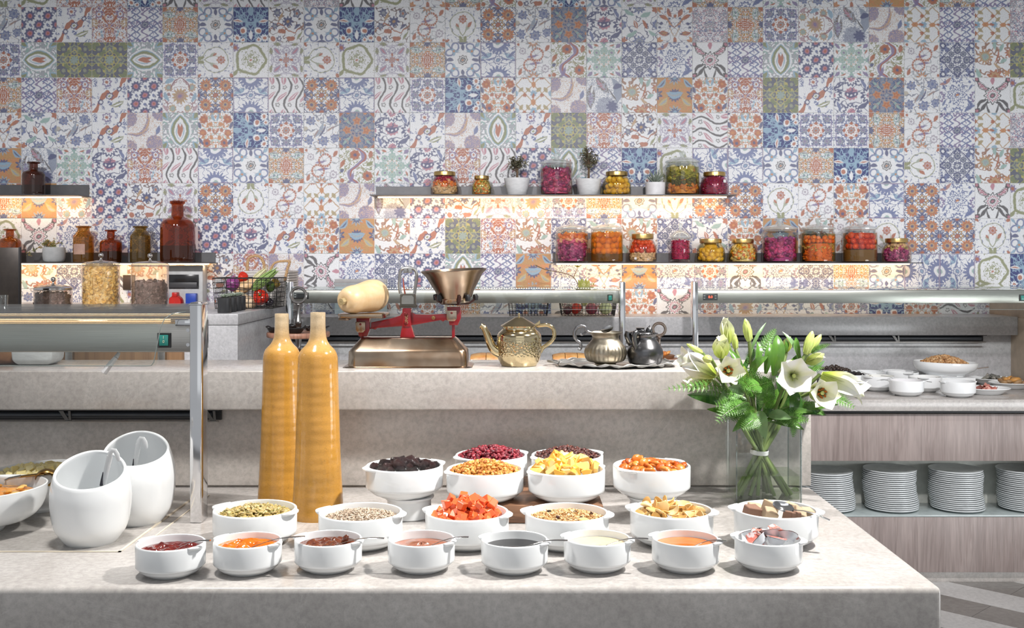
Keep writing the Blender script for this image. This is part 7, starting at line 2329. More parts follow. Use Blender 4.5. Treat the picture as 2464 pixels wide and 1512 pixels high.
t = thing('blossom_twig', 'thin bent twig with a yellow blossom rising from the right ledge basket', 'twig', (PX(1402, 5.95), 5.95, ZB + .004))
tp_ = [P(a, b_, 5.95) - t.location for a, b_ in ((1402, 748), (1396, 700), (1380, 668), (1350, 656), (1315, 650), (1288, 638))]
put('stem', MB().tube(smooth_prof([tuple(q) for q in tp_], 4), .0022, 6).mesh(), M('brown_twig', (.14, .09, .05), .7), t)
put('side_stem', MB().tube([tuple(tp_[2]), tuple(P(1385, 655, 5.95) - t.location), tuple(P(1390, 646, 5.95) - t.location)], .0018, 6).mesh(), MATS['brown_twig'], t)
for k in range(5):
    vs, fs = leaf_me(.024, .010, 3)
    put('petal', MB().add(vs, fs).mesh(sharp=0, fix=False), M('yellow_blossom', (.62, .50, .06), .5), t, tuple(P(1390, 644, 5.95) - t.location), (.5, 0, k * 1.257))
t = thing('pale_board', 'pale blue grey board standing on the back ledge behind the squash', 'board', (PX(868, 6.05), 6.06, ZB))
put('panel', box_me(-PX(63 + CX, 6.05), PX(63 + CX, 6.05), -.008, .008, 0, PZ(673, 6.05) - ZB, .003), M('pale_blue_board', (.42, .50, .54), .5), t)
put('top_edge', box_me(-PX(63 + CX, 6.05), PX(63 + CX, 6.05), -.010, .010, PZ(683, 6.05) - ZB, PZ(672, 6.05) - ZB, .002), M('board_edge_grey', (.34, .33, .33), .5), t)

# ------------------------------------------------------------------ serving cabinet: plates and dishes
PLT = M('stacked_plate', (.70, .74, .75), .12, spec=.6)
plate_me = lathe_me([(.001, .0), (.070, .0), (.073, .0015), (.078, .0045), (.118, .0090), (.1250, .0102), (.1264, .0130), (.1255, .0164), (.120, .0158), (.078, .0085), (.001, .0065)], 40, 50)
plate_me.materials.append(PLT)
rp = random.Random(9)
STK = [(1993, 19, 'in the leftmost stack behind the buffet counter'), (2144, 20, 'in the second stack from the left'), (2303, 20, 'in the third stack from the left'), (2468, 20, 'in the rightmost stack')]
for i, (px, n, lab) in enumerate(STK):
    d = 5.272
    x0 = PX(px, d)
    for k in range(n):
        put('dinner_plate', plate_me, None, None, (x0 + .004 * math.sin(k * .35 + i) + rp.uniform(-.0015, .0015) - .0006 * k, d + rp.uniform(-.0015, .0015), .3305 + k * .0096), (0, 0, rp.uniform(0, 6)),
            ('topmost white dinner plate ' if k == n - 1 else 'white dinner plate ') + lab + ' of the cabinet niche', 'plate', ('top plates of the stacks' if k == n - 1 else 'stack of plates ' + lab))
# dishes on the cabinet
ZC_ = .8855


def far_c(px, py_front, R):
    d = dep(py_front, ZC_) + R * .64
    return Vector((PX(px, d), d, ZC_))


RF, HF = .081, .075
FB = [(2181, 955, 'white bowl at the front left on the serving cabinet, spoon handle over its rim'), (2305, 958, 'white bowl at the front right on the serving cabinet, beside the plate of meat'),
      (2112, 943, 'white bowl of cream cheese at the left on the serving cabinet'), (2226, 945, 'white bowl behind and right of the front left bowl on the serving cabinet'),
      (2172, 932, 'white bowl in the middle row on the serving cabinet, before the granola dish'), (2090, 931, 'white bowl in the back row on the serving cabinet, nearest the lilies'), (2160, 929, 'white bowl in the back row on the serving cabinet, next to the granola dish'), (2052, 938, 'white bowl of black olives half hidden by the lily at right')]
FBc = []
for i, (px, py, lab) in enumerate(FB):
    c = far_c(px, py, RF)
    FBc.append(c)
    bowl(lab, c, RF, HF, -.4 + .5 * i, 'white bowls on the serving cabinet')
DIP = [(0, 'lilac_yogurt', 'pale lilac yogurt in the front left cabinet bowl', (.60, .50, .55)), (1, 'grey_dip', 'pale grey dip in the front right cabinet bowl', (.45, .45, .46)), (2, 'cream_cheese', 'pale yellow cream cheese in the cabinet bowl', (.76, .68, .46)), (3, 'white_dip', 'white dip in the cabinet bowl behind the front one', (.74, .70, .62)),
       (4, 'cottage_cheese', 'white cottage cheese in the middle cabinet bowl', (.78, .74, .66)), (5, 'white_yogurt', 'white yogurt in the back row bowl nearest the lilies', (.70, .70, .70)), (6, 'berry_yogurt', 'pinkish yogurt in the back row bowl', (.58, .48, .52))]
for i, nm, lab, cl in DIP:
    put(nm, surf_me(RF - .008, .056, lumps(.004, 50, i)), M(nm, cl, .3), None, FBc[i], label=lab, cat='dip', kind='stuff')
OLV = M('black_olive', (.02, .017, .018), .2, coat=.3)
om = piece_meshes('olive', [(MB().ball((0, 0, 0), (1, .8, .8), 10, 7).v, MB().ball((0, 0, 0), (1, .8, .8), 10, 7).f)], OLV, 80)
pieces('black_olive', 'shiny black olive in the bowl beside the lily', 'olive', FBc[7], RF - .018, .066, .014, 30, om, .012, 51, 'black olives in the bowl', 1, 1.5)
co = far_c(2008, 927, .10)
oval_bowl('salad_bowl', 'white bowl of dark olives mostly behind the lilies on the serving cabinet', co, .10, .075, .075)
pieces('dark_olive', 'brownish dark olive in the bowl behind the lilies', 'olive', co, .080, .070, .022, 40, piece_meshes('dark_olive', [chunk(14, 4, (1, .8, .7), .1)], M('brown_olive', (.06, .04, .03), .3), 80), .012, 52, 'dark olives behind the lilies', 1, 1.5)
SPN = [((2232, 920), FBc[0], 'spoon over the right rim of the front left cabinet bowl'), ((2292, 906), FBc[3], 'spoon over the rim of the second cabinet bowl'), ((2222, 903), FBc[4], 'spoon with dark shadowed handle in the middle cabinet bowl')]
for (tx, ty), c, lab in SPN:
    dd = c.y - .03
    spoon(lab, (PX(tx, dd) + .02, dd), (c.x + .01, c.y - .01), PZ(ty, dd), c.z + .058, 'spoons on the serving cabinet')
for (tx, ty), c, lab in (((2050, 889), FBc[2], 'rose tinted wooden spoon handle leaning left from the cream cheese bowl'), ((2120, 905), FBc[0] + Vector((0, .1, 0)), 'thin rose spoon handle left of the front cabinet bowl')):
    dd = c.y - .02
    spoon(lab, (PX(tx, dd), dd), (c.x - .01, c.y), PZ(ty, dd), c.z + .060, 'spoons on the serving cabinet')
cg = Vector((PX(2275, 5.62), 5.62, .9405))
put('display_riser', box_me(-.12, .12, -.09, .09, 0, .054, .003), PORC, None, (cg.x, cg.y, .8855), label='low white riser under the large oval granola dish', cat='riser')
oval_bowl('serving_dish', 'large white oval dish heaped with brown granola on the serving cabinet', cg, .165, .080, .070, sy=.75, foot=.6)
r = random.Random(1)
gr_v = [chunk(12, 300 + i, (1, .9, .8), .3) for i in range(4)]
stuff_heap('granola', 'brown crumbly granola heaped in the large oval dish', 'granola', cg + Vector((-.008, 0, 0)), .118, .062, .038, 420, gr_v, .0095, mix_islands('granola_crumb', [(.50, .27, .11), (.58, .34, .16), (.40, .20, .08), (.64, .42, .22)], .7), 61, 1.0, .006)
sp_ = thing('serving_spoon', 'wooden handled serving spoon in the granola dish', 'spoon', (PX(2378, cg.y - .03), cg.y - .03, PZ(884, cg.y - .03)))
put('handle', MB().tube([(0, 0, 0), (-.06, 0, -.008), (-.115, .0, -.022)], [.006, .0045, .003], 8, flat=.5, up=(0, 0, 1)).mesh(), M('rosy_steel', (.60, .50, .44), .3, .8), sp_)
put('spoon_bowl', MB().grid(lambda u, v: (.026 * v * math.cos(2 * PI * u), .016 * v * math.sin(2 * PI * u), -.006 * (1 - v * v)), 16, 4, wrap=True).mesh(), M('rosy_steel', (.6, .5, .44), .3), sp_, (-.135, 0, -.028))


def dish(label, c, R, h=.028, sy=.8):
    return put('serving_plate', MB().lathe([(.001, .003), (R * .62, 0), (R * .66, .002), (R * .80, h * .5), (R * .97, h), (R, h + .001), (R * .985, h + .004), (R * .78, h * .62), (R * .6, .007), (.001, .007)], 48, Matrix.Diagonal((1, sy, 1, 1))).mesh(sharp=50), PORC, None, c, label=label, cat='plate', group='serving plates on the cabinet')


cm = far_c(2372, 951, .075)
dish('white plate of pink cold meat at the front right of the serving cabinet', cm, .118)
MEAT = mix_islands('cold_meat', [(.62, .27, .22), (.70, .36, .30), (.54, .20, .17)], .4)
mm_ = []
for i in range(3):
    m = MB().grid(lambda u, v: (.5 * v * math.cos(2 * PI * u), .4 * v * math.sin(2 * PI * u), .12 * math.sin(6 * u * PI + i) * v * v), 14, 4, wrap=True)
    mm_.append((m.v, m.f))
mm_ = piece_meshes('meat_slice', mm_, MEAT, 0)
pieces('meat_slice', 'folded pink cold meat slice on the front plate', 'cold meat', cm, .040, .022, .014, 16, mm_, .045, 71, 'meat slices', .4)
cp = far_c(2434, 937, .075)
dish('white plate of browned pastries at the right edge of the serving cabinet', cp, .115)
PAS = mix_islands('pastry', [(.30, .17, .08), (.38, .23, .11), (.60, .30, .08)], .5)
pieces('pastry_roll', 'browned pastry roll on the plate at the right edge', 'pastry', cp, .052, .028, .022, 14, piece_meshes('pastry_roll', [chunk(20, 400 + i, (1.3, .9, .6), .08) for i in range(3)], PAS, 80), .020, 72, 'pastry rolls', .3)
ca = far_c(2388, 926, .08)
dish('white plate of grey pickled fish at the back right of the serving cabinet', ca, .125)
pieces('fish_slice', 'grey pickled fish slice on the back plate', 'fish', ca, .052, .024, .012, 14, piece_meshes('fish_slice', [chunk(18, 420 + i, (1.3, .8, .3), .15) for i in range(3)], mix_islands('pickled_fish', [(.25, .24, .20), (.36, .34, .30), (.18, .18, .16)], .3), 80), .022, 73, 'fish slices', .4)
# planter under the left gantry
pl = thing('white_planter', 'rough white rectangular planter under the left gantry on the ledge', 'planter', (PX(92, 3.2), 3.2, ZR))
mbp = MB().add([(sx_ * a, sy_ * b_, z_) for a, b_, z_ in ((.045, .035, 0), (.058, .045, .012), (.062, .048, .06)) for sx_, sy_ in ((-1, -1), (1, -1), (1, 1), (-1, 1))],
               [(0, 1, 2, 3), (8, 9, 10, 11)] + [(k * 4 + i, k * 4 + (i + 1) % 4, k * 4 + 4 + (i + 1) % 4, k * 4 + 4 + i) for k in (0, 1) for i in range(4)])
put('body', mbp.mesh(bevel=.006, seg=3), WHITEP, pl)
put('soil', box_me(-.054, .054, -.042, .042, .0602, .062, 0), SOIL, pl)
bush(pl, .061, .13, .06, 200, .03, 7, SUC, False)
cl = thing('copper_cloche', 'copper coloured bowl partly hidden beside the white planter', 'bowl', (PX(26, 3.22), 3.22, ZR))
put('body', lathe_me(smooth_prof([(.001, 0), (.035, 0), (.05, .012), (.066, .03), (.070, .045), (.067, .045), (.06, .028), (.001, .008)], 3), 36, 50), M('copper', (.62, .33, .18), .25, .9), cl)

# ------------------------------------------------------------------ glass vase with lilies
VC = Vector((PX(1838, 2.91), 2.92, ZA + .0005))
hw, hd, hv = .0885, .070, PZ(1008, 2.85) - ZA
vs_ = thing('glass_vase', 'square clear glass vase with water and flower stems on the buffet counter', 'vase', VC)
mb = MB()
rr = .006


def rrect(w, d, r_, z):
    o = []
    for cx_, cy_, a0 in ((w - r_, d - r_, 0), (-w + r_, d - r_, 90), (-w + r_, -d + r_, 180), (w - r_, -d + r_, 270)):
        o += [(cx_ + r_ * math.cos(math.radians(a0 + 30 * k)), cy_ + r_ * math.sin(math.radians(a0 + 30 * k)), z) for k in range(4)]
    return o


def loft(rings, cap0=True, cap1=False):
    m_ = MB()
    n_ = len(rings[0])
    vv_ = [p for q in rings for p in q]
    ff = []
    for i in range(len(rings) - 1):
        for k_ in range(n_):
            ff.append((i * n_ + k_, i * n_ + (k_ + 1) % n_, (i + 1) * n_ + (k_ + 1) % n_, (i + 1) * n_ + k_))
    if cap0:
        ff.append(tuple(range(n_))[::-1])
    if cap1:
        ff.append(tuple((len(rings) - 1) * n_ + k_ for k_ in range(n_)))
    return m_.add(vv_, ff)


th = .005
put('body', loft([rrect(hw, hd, rr, 0), rrect(hw, hd, rr, hv), rrect(hw - th, hd - th, rr * .6, hv), rrect(hw - th, hd - th, rr * .6, .008)], True, True).mesh(sharp=30), glass('vase_glass', (.975, .985, .98), .025, .85, power=3.2), vs_)
EDGEG = glass('vase_edge_glass', (.55, .62, .60), .10, .8)
for sx_, sy_ in ((-1, -1), (1, -1), (1, 1), (-1, 1)):
    put('corner_edge', box_me(sx_ * (hw - .0035) - .0018, sx_ * (hw - .0035) + .0018, sy_ * (hd - .0035) - .0018, sy_ * (hd - .0035) + .0018, .001, hv - .001, .0005, 1), EDGEG, vs_)
rim_ = MB()
for y_ in (-1, 1):
    rim_.box(-hw + .004, hw - .004, y_ * (hd - .0025) - .0012, y_ * (hd - .0025) + .0012, hv + .0002, hv + .0016)
for x_ in (-1, 1):
    rim_.box(x_ * (hw - .0025) - .0012, x_ * (hw - .0025) + .0012, -hd + .004, hd - .004, hv + .0002, hv + .0016)
put('rim', rim_.mesh(), EDGEG, vs_)
zw = .070
put('water', loft([rrect(hw - th - .0005, hd - th - .0005, rr * .6, .0085), rrect(hw - th - .0005, hd - th - .0005, rr * .6, zw)], True, True).mesh(sharp=30), glass('vase_water', (.86, .92, .82), .02, .8, power=3.2), vs_)
TIE = Vector((PX(1827, 2.92), 2.92, PZ(1088, 2.92)))
STEM = M('green_stem', (.11, .17, .045), .35, col2=(.17, .23, .07), scale=30)
LILG = M('lily_bud_green', (.46, .56, .12), .4, col2=(.60, .66, .26), scale=12, sub=.15)
LEAFG = M('lily_leaf', (.06, .155, .02), .26, col2=(.095, .215, .03), scale=14, stretch=(8, .6, 1), spec=.5)
LEAFK = M('dark_leaf', (.025, .085, .015), .25, col2=(.05, .13, .025), scale=14, stretch=(8, .6, 1), spec=.5)
FERN = mix_islands('fern_leaflet', [(.09, .24, .03), (.13, .31, .05), (.07, .18, .025)], .35)
mP, nt, b = new_mat('lily_petal')
b.inputs['Roughness'].default_value = .45
b.inputs['Subsurface Weight'].default_value = .25
b.inputs['Subsurface Radius'].default_value = (.01, .01, .006)
tc = nt.nodes.new('ShaderNodeTexCoord')
sp = nt.nodes.new('ShaderNodeSeparateXYZ')
nt.links.new(tc.outputs['Object'], sp.inputs[0])
ax = nt.nodes.new('ShaderNodeMath')
ax.operation = 'ABSOLUTE'
nt.links.new(sp.outputs[0], ax.inputs[0])
mid = ramp(nt, ax.outputs[0], [(0, .6), (.012, 0.0)])
basec = ramp(nt, sp.outputs[2], [(.0, (.52, .62, .10)), (.03, (.72, .77, .34)), (.055, (.86, .87, .68)), (.085, (.90, .90, .88))])
nt.links.new(mixrgb(nt, mid, basec, (.80, .82, .50)), b.inputs['Base Color'])
mA = M('orange_anther', (.50, .14, .01), .7)
rl = random.Random(21)


def stem_to(parent, head, r=.0050, spread=None, seed=0, base_r=None):
    """stem from the vase floor through the tie to a flower head (in the parent's local space)"""
    o = parent.location
    a = spread if spread is not None else rl.uniform(-1, 1)
    hx_ = (head.x - TIE.x)
    bot = Vector((VC.x - hx_ * .5 + a * .02, VC.y + rl.uniform(-.04, .04), ZA + .012))
    bot.x = max(VC.x - .076, min(VC.x + .076, bot.x))
    t_ = TIE + Vector((rl.uniform(-.012, .012), rl.uniform(-.012, .012), 0))
    up = t_ + (t_ - bot) * .35 + Vector((hx_ * .15, 0, .04))
    pts = smooth_prof([tuple(bot - o), tuple(t_ - o), tuple(up - o), tuple((up + head) / 2 + Vector((0, 0, .012)) - o), tuple(head - o)], 5)
    put('stem', MB().tube(pts, [r * 1.15] * 6 + [r] * (len(pts) - 6), 8).mesh(sharp=60), STEM, parent)


def petal_me(L, Wd, open_, recurve, ruffle=0, seed=0):
    """petal along +Z curving outward along -Y; wide in the middle"""
    vs, fs = [], []
    n, m = 12, 7
    pts = []
    ang = open_ * .25
    y = z = 0.0
    for i in range(n + 1):
        t = i / n
        pts.append((y, z, ang))
        a = open_ * (.15 + .85 * t ** 1.4) + recurve * max(0, t - .62) ** 1.5 * 3
        y -= math.sin(a) * L / n
        z += math.cos(a) * L / n
        ang = a
    for i, (y, z, a) in enumerate(pts):
        t = i / n
        w = Wd * (math.sin(PI * (t * .86 + .09)) ** .9) * (1 if t < .85 else 1 - ((t - .85) / .15) ** 2 * .85)
        for j in range(m):
            u = -1 + 2 * j / (m - 1)
            cup = (1 - .5 * t) * .35 * w * (u * u)
            rf = ruffle * math.sin(t * 9 + seed + u * 2) * abs(u) ** 2 * w
            vs.append((u * w, y + math.cos(a) * (cup + rf), z + math.sin(a) * (cup + rf)))
    for i in range(n):
        for j in range(m - 1):
            k_ = i * m + j
            fs.append((k_, k_ + 1, k_ + m + 1, k_ + m))
    return MB().add(vs, fs).mesh('petal', sharp=0, fix=False)


def lily(label, px, py, d, dirv, L, open_, rec, anther='orange', Wd=.36, nst=True, mat=mP, group='open white lilies'):
    """px,py: centre of the trumpet throat in the picture; the flower faces dirv"""
    head = P(px, py, d)
    t = thing('white_lily', label, 'lily', head, 0, group)
    q = Vector(dirv).normalized()
    rot = q.to_track_quat('Z', 'Y')
    for layer in (0, 1):
        me = petal_me(L * (1 if layer else .96), L * (Wd if layer else Wd * .72), open_ * (1 if layer else 1.08), rec, .10, layer * 2 + px)
        me.materials.append(mat)
        for k in range(3):
            o = put('petal', me, None, t, tuple(q * (.001 * layer)))
            o.rotation_euler = (rot.to_matrix() @ Matrix.Rotation(k * 2 * PI / 3 + layer * PI / 3 + px * .1, 3, 'Z')).to_euler()
    if anther:
        for k in range(6):
            a = k * PI / 3 + .3
            e = rot.to_matrix() @ Vector((math.cos(a) * L * .115, math.sin(a) * L * .115, L * .50))
            put('filament', MB().tube([(0, 0, 0), tuple(e * .6), tuple(e)], .0011, 5).mesh(), LILG, t)
            if anther == 'orange':
                put('anther', MB().ball((0, 0, 0), (.0028, .0028, .0075), 8, 6).mesh(), mA, t, tuple(e), (rl.uniform(0, 3), rl.uniform(0, 3), 0), label='orange anther')
        e = rot.to_matrix() @ Vector((0, 0, L * .54))
        put('pistil', MB().tube([(0, 0, 0), tuple(e)], [.002, .0022], 6).ball(tuple(e), .0055, 8, 6).mesh(), LILG, t)
    base = q * (-L * .02)
    stem_to(t, head + base)
    return t


DF = 2.92
SF = DF / F
lily('white lily with orange anthers facing the viewer at the left of the bouquet', 1742, 893, 2.86, (.05, -1, .12), 80 * SF, .95, .5)
lily('broad white lily with a green pistil facing front in the right half of the bouquet', 1903, 902, 2.84, (-.12, -1, .05), 100 * SF, .95, .45, 'green', .38)
lily('white lily with orange anthers below the broad lily at right', 1962, 940, 2.83, (.10, -1, -.02), 80 * SF, 1.02, .5)
lily('long trumpet lily pointing right and down at the right end of the bouquet', 1976, 902, 2.90, (1, -.22, -.42), 118 * SF, .42, .9, None, .26)
lily('long trumpet lily pointing left at the left end of the bouquet', 1722, 905, 2.90, (-1, -.25, .55), 112 * SF, .42, .8, None, .26)
lily('half open white lily facing up behind the left lily with orange anthers', 1734, 862, 2.93, (-.05, -.55, 1), 62 * SF, .42, .3, None, .34)
lily('tall half open lily at the top left of the bouquet', 1752, 828, 2.95, (-.12, -.12, 1), 66 * SF, .20, .15, None, .27, group='half open lilies')
lily('drooping lily petals low at the left of the bouquet', 1712, 912, 2.96, (-1, -.1, -.18), 74 * SF, .30, .6, None, .27)
lily('small half open lily behind at the right, under the twin buds', 1938, 872, 2.98, (.62, -.35, .30), 50 * SF, .24, .2, None, .33, group='half open lilies')
lily('small half open lily at the back in the middle of the bouquet', 1892, 848, 3.02, (.1, -.35, 1), 42 * SF, .22, .2, None, .33, group='half open lilies')


def bud(label, p0, p1, d, r):
    a, b_ = P(*p0, d), P(*p1, d)
    t = thing('lily_bud', label, 'lily bud', a, 0, 'closed green lily buds')
    dv = b_ - a
    ln = MB().tube([dv * q for q in (0, .06, .2, .45, .7, .9, 1)], [r * k_ for k_ in (.45, .6, .85, 1, .85, .45, .12)], 12)
    for v in ln.v:
        pass
    put('bud', ln.mesh(sharp=80), LILG, t)
    pr = dv.cross(Vector((0, 1, 0))).normalized()
    for s_ in (-1, 0, 1):
        o_ = Vector((0, -1, 0)) * r * (1.0 if s_ == 0 else .5) + pr * s_ * r * .85
        put('seam', MB().tube([o_ * .8 + dv * .08, o_ * 1.02 + dv * .45, o_ * .55 + dv * .88], .0010, 5).mesh(), MATS['lily_bud_green'], t)
    stem_to(t, a)


bud('tall closed lily bud standing upright at the top of the bouquet', (1803, 822), (1793, 767), 2.93, 11 * SF)
bud('left one of the twin lily buds at the upper right', (1938, 853), (1955, 797), 2.93, 12 * SF)
bud('right one of the twin lily buds at the upper right', (1945, 850), (1976, 805), 2.95, 10 * SF)
bud('small round bud between the left trumpet lily and the front lily', (1712, 866), (1690, 862), 2.84, 10 * SF)
bud('slim bud leaning behind the top left lily', (1770, 842), (1766, 800), 2.98, 8 * SF)
bud('slim bud at the upper left above the left trumpet lily', (1690, 850), (1652, 828), 2.93, 7 * SF)


def big_leaf(label, p0, p1, d0, d1, wpx, mat, twist=0.0, droop=.02):
    a, b_ = P(*p0, d0), P(*p1, d1)
    t = thing('lily_leaf', label, 'leaf', a, 0, 'broad leaves of the bouquet')
    dv = b_ - a
    L = dv.length
    w = wpx * SF / 2
    f_ = dv.normalized()
    nrm = Vector((0, -1, .25))
    nrm = (nrm - f_ * nrm.dot(f_)).normalized()
    sd = f_.cross(nrm)
    sd = (sd * math.cos(twist) + nrm * math.sin(twist))
    nn = sd.cross(f_)
    n_, vs2, fs2 = 12, [], []
    for i in range(n_ + 1):
        q = i / n_
        ww = w * math.sin(PI * min(1, .06 + q * .94)) ** .75 * (1 - .15 * q)
        c_ = dv * q + nn * (droop * math.sin(PI * q)) + Vector((0, 0, droop * .6 * math.sin(PI * q)))
        for u in (-1, -.5, 0, .5, 1):
            vs2.append(c_ + sd * ww * u + nn * (abs(u) * ww * .28))
    for i in range(n_):
        for j in range(4):
            k_ = i * 5 + j
            fs2.append((k_, k_ + 1, k_ + 6, k_ + 5))
    put('blade', MB().add(vs2, fs2).mesh(sharp=0, fix=False), mat, t)
    put('midrib', MB().tube([dv * q + nn * (droop * math.sin(PI * q) - .0006) + Vector((0, 0, droop * .6 * math.sin(PI * q))) for q in (0, .2, .4, .6, .8, .97)], [.0014, .0012, .001, .0008, .0006, .0003], 5).mesh(), STEM, t)


LV = [((1862, 905), (1870, 806), 2.88, 2.90, 36, 0, 'upright bright green pointed leaf in the centre of the bouquet'), ((1905, 935), (1903, 1030), 2.82, 2.80, 42, 1, 'broad dark leaf hanging down under the broad lily'),
      ((1758, 968), (1653, 950), 2.88, 2.80, 34, 1, 'dark leaf pointing left at the lower left of the bouquet'), ((1870, 990), (2018, 974), 2.86, 2.82, 24, 0, 'long leaf pointing right at the lower right'), ((1862, 1000), (1958, 992), 2.82, 2.78, 20, 0, 'bright thin leaf under the long right leaf'),
      ((1828, 990), (1842, 1058), 2.80, 2.78, 34, 2, 'mid green leaf hanging over the vase rim in the middle'), ((1805, 900), (1848, 858), 2.86, 2.84, 22, 0, 'slanted leaf in front of the centre'), ((1800, 930), (1790, 880), 2.82, 2.82, 16, 3, 'small pale green leaf at the centre front'),
      ((1790, 910), (1752, 840), 2.90, 2.93, 20, 0, 'leaf rising left under the tall half open lily'), ((1775, 935), (1800, 858), 2.92, 2.94, 16, 1, 'narrow dark leaf left of the centre'), ((1930, 880), (1882, 798), 2.96, 2.98, 16, 2, 'arched leaf rising to the upper middle right'), ((1925, 870), (1915, 812), 2.95, 2.96, 14, 0, 'short upright leaf by the twin buds'),
      ((1800, 860), (1844, 776), 2.95, 2.98, 9, 2, 'thin curved leaf behind the tall closed bud'), ((1815, 900), (1822, 822), 2.90, 2.94, 18, 0, 'upright leaf right of the tall bud stem'), ((1842, 900), (1853, 824), 2.92, 2.95, 22, 0, 'upright leaf behind the centre leaf'), ((1935, 905), (1985, 868), 2.90, 2.92, 14, 2, 'leaf under the small half open lily at right'),
      ((1745, 950), (1725, 975), 2.82, 2.80, 26, 2, 'short pale leaf at the left above the fern'), ((1790, 945), (1752, 932), 2.80, 2.78, 26, 2, 'grey green leaf at the front left'), ((1880, 950), (1868, 905), 2.90, 2.91, 24, 1, 'dark leaf behind the broad lily'), ((1815, 985), (1770, 1000), 2.82, 2.80, 24, 0, 'leaf low at the left over the vase'),
      ((1955, 985), (1985, 962), 2.84, 2.84, 16, 0, 'leaf under the lower right lily'), ((1770, 910), (1735, 915), 2.90, 2.88, 18, 0, 'leaf behind the left lily'), ((1690, 930), (1655, 945), 2.94, 2.92, 14, 2, 'leaf at the far left under the trumpet lily'), ((1880, 860), (1890, 815), 2.97, 2.98, 15, 0, 'leaf at the back near the small half open lily'), ((1830, 1000), (1870, 1015), 2.84, 2.82, 26, 1, 'leaf at the vase rim at right of centre'), ((1860, 960), (1835, 905), 2.86, 2.86, 24, 1, 'dark leaf in the middle under the centre leaf')]
LV += [((1815, 1010), (1728, 990), 2.84, 2.80, 30, 0, 'broad mid green leaf low at the left under the fern'), ((1845, 1010), (1935, 1035), 2.82, 2.78, 30, 0, 'leaf drooping over the right corner of the vase rim'), ((1800, 985), (1742, 948), 2.92, 2.92, 26, 1, 'dark leaf behind the left fern'), ((1860, 985), (1938, 930), 2.93, 2.95, 28, 1, 'dark leaf behind the lower right lily'),
       ((1825, 990), (1818, 905), 2.93, 2.95, 34, 1, 'large dark leaf at the back of the centre'), ((1838, 995), (1890, 930), 2.92, 2.93, 30, 0, 'mid green leaf behind the broad lily stem'), ((1810, 1000), (1762, 1040), 2.82, 2.79, 22, 0, 'leaf tip hanging over the left vase rim'), ((1850, 1000), (1905, 1008), 2.80, 2.76, 26, 2, 'soft green leaf at the front of the vase rim'),
       ((1800, 940), (1768, 880), 2.94, 2.96, 24, 1, 'dark leaf behind the left open lily'), ((1875, 930), (1925, 850), 2.96, 2.98, 24, 0, 'leaf rising behind the right open lilies'), ((1780, 1000), (1700, 985), 2.88, 2.84, 20, 0, 'slim leaf pointing left above the vase'), ((1870, 1010), (1990, 1000), 2.86, 2.84, 18, 1, 'dark slim leaf pointing right above the vase')]
LM = [LEAFG, LEAFK, M('soft_green_leaf', (.10, .20, .07), .35, col2=(.15, .26, .10), scale=14), M('pale_leaf', (.36, .50, .08), .35)]
for p0, p1, d0, d1, w, m_, lab in LV:
    big_leaf(lab, p0, p1, d0, d1, w, LM[m_], rl.uniform(-.5, .5), rl.uniform(.004, .018))


def fern(label, p0, p1, d0, d1, wpx, n=13):
    a, b_ = P(*p0, d0), P(*p1, d1)
    t = thing('fern_frond', label, 'fern', a, 0, 'fern fronds of the bouquet')
    dv = b_ - a
    f_ = dv.normalized()
    nrm = Vector((0, -1, .5))
    nrm = (nrm - f_ * nrm.dot(f_)).normalized()
    sd = f_.cross(nrm)
    put('rachis', MB().tube([dv * q + nrm * (.012 * math.sin(PI * q)) for q in (0, .25, .5, .75, 1)], [.0012, .001, .0009, .0007, .0004], 5).mesh(), STEM, t)
    mb_ = MB()
    for i in range(n):
        q = .06 + .92 * i / n
        w = wpx * SF / 2 * (math.sin(PI * min(1, .25 + q * .72)) ** .8)
        for s_ in (-1, 1):
            o_ = dv * q + nrm * (.012 * math.sin(PI * q))
            out = (sd * s_ * .85 + f_ * .55).normalized()
            m_ = 5
            for j in range(m_):
                u = (j + .4) / m_
                pp = o_ + out * w * u
                for s2 in (-1, 1):
                    l2 = (out * .75 + out.cross(nrm) * s2 * .65).normalized()
                    ln = w * .34 * (1.15 - u)
                    side = l2.cross(nrm) * ln * .24
                    b0 = len(mb_.v)
                    mb_.v += [pp, pp + l2 * ln * .5 + side, pp + l2 * ln + nrm * .001, pp + l2 * ln * .5 - side]
                    mb_.f += [(b0, b0 + 1, b0 + 2), (b0, b0 + 2, b0 + 3)]
            b0 = len(mb_.v)
            sd2 = out.cross(nrm) * w * .04
            mb_.v += [o_ + sd2, o_ - sd2, o_ + out * w * 1.02]
            mb_.f.append((b0, b0 + 1, b0 + 2))
    put('leaflets', mb_.mesh(sharp=0, fix=False), FERN, t, kind='stuff')


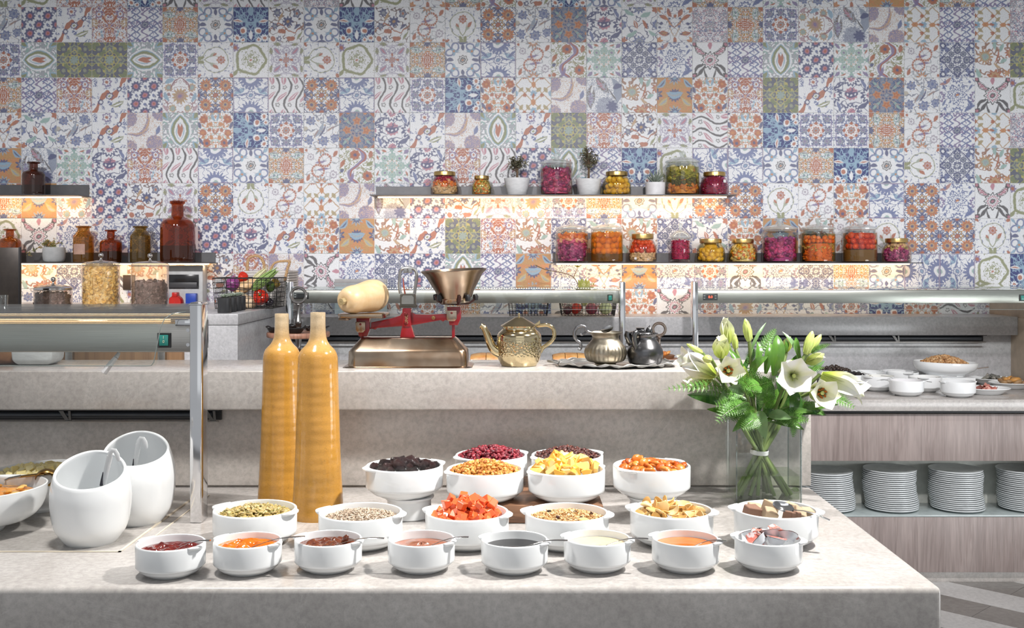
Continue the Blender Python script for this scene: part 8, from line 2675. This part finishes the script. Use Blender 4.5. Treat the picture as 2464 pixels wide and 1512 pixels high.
FR = [((1750, 930), (1596, 938), 2.86, 2.78, 44, 'fern frond reaching far left'), ((1790, 950), (1722, 1022), 2.82, 2.74, 60, 'fern frond drooping to the lower left before the vase'), ((1800, 965), (1740, 1000), 2.80, 2.72, 60, 'dense fern frond at the lower left front'), ((1820, 960), (1800, 880), 2.84, 2.82, 60, 'fern frond rising in the centre front'),
      ((1810, 940), (1868, 915), 2.82, 2.76, 50, 'fern frond crossing the centre to the right'), ((1820, 860), (1868, 790), 2.94, 2.98, 40, 'fern frond at the top behind the centre leaf'), ((1950, 850), (2000, 828), 2.94, 2.92, 24, 'small fern frond at the upper right by the twin buds'), ((1970, 945), (2060, 985), 2.86, 2.80, 44, 'fern frond drooping at the right under the trumpet lily'),
      ((1890, 1000), (1930, 1018), 2.84, 2.80, 40, 'fern frond hanging over the right vase edge'), ((1945, 985), (1985, 1000), 2.86, 2.84, 30, 'thin fern frond at the lower right'), ((1780, 980), (1760, 1015), 2.80, 2.76, 50, 'fern frond over the left vase edge'), ((1830, 930), (1790, 935), 2.78, 2.72, 50, 'fern frond facing the viewer at the centre left'),
      ((1905, 1000), (1908, 1055), 2.80, 2.78, 30, 'fern tip hanging beside the vase neck at right'), ((1925, 900), (1985, 885), 2.92, 2.90, 30, 'fern frond behind the right lilies'), ((1800, 880), (1812, 838), 2.93, 2.95, 34, 'fern frond behind the tall bud'), ((1840, 975), (1870, 955), 2.80, 2.76, 46, 'curled fern at the centre right front')]
FR += [((1800, 985), (1715, 975), 2.83, 2.76, 60, 'wide fern frond pointing left in front of the leaves'), ((1830, 1000), (1782, 1035), 2.80, 2.75, 54, 'fern frond hanging before the left half of the vase'), ((1835, 985), (1850, 915), 2.82, 2.80, 56, 'fern frond standing before the centre leaf'), ((1860, 1000), (1950, 1015), 2.81, 2.76, 50, 'fern frond pointing right over the vase rim'),
       ((1790, 960), (1700, 945), 2.86, 2.80, 46, 'fern frond pointing left under the left lilies'), ((1880, 985), (1960, 970), 2.86, 2.82, 40, 'fern frond under the lower right lily'), ((1815, 950), (1770, 905), 2.80, 2.77, 50, 'fern frond at the front between the left lily and the centre')]
for p0, p1, d0, d1, w, lab in FR:
    fern(lab, p0, p1, d0, d1, w)
# the white band tying the stems
bnd = put('stem_band', MB().lathe([(.0225, -.006), (.0245, -.005), (.0245, .005), (.0225, .006)], 28).mesh(), M('white_tape', (.75, .76, .75), .5), None, TIE, (.05, .08, 0), 'white band tying the flower stems inside the glass vase', 'band')
# extra cut stems that fan out under the water
for i in range(4):
    a = -1 + 2 * i / 3
    t = thing('flower_stem', ['slim green cut stem fanning to the left in the vase', 'thick green cut stem fanning to the right in the vase'][i % 2], 'stem', (VC.x - a * .066, VC.y + rl.uniform(-.04, .03), ZA + .012), 0, ['cut stems fanning left', 'cut stems fanning right'][i % 2])
    o = t.location
    top = TIE + Vector((a * .035, rl.uniform(-.01, .01), .11))
    put('stalk', MB().tube([(0, 0, 0), tuple((TIE + Vector((a * .010, 0, 0))) - o), tuple(top - o)], [.0052, .0048, .0045], 8).mesh(), STEM, t)
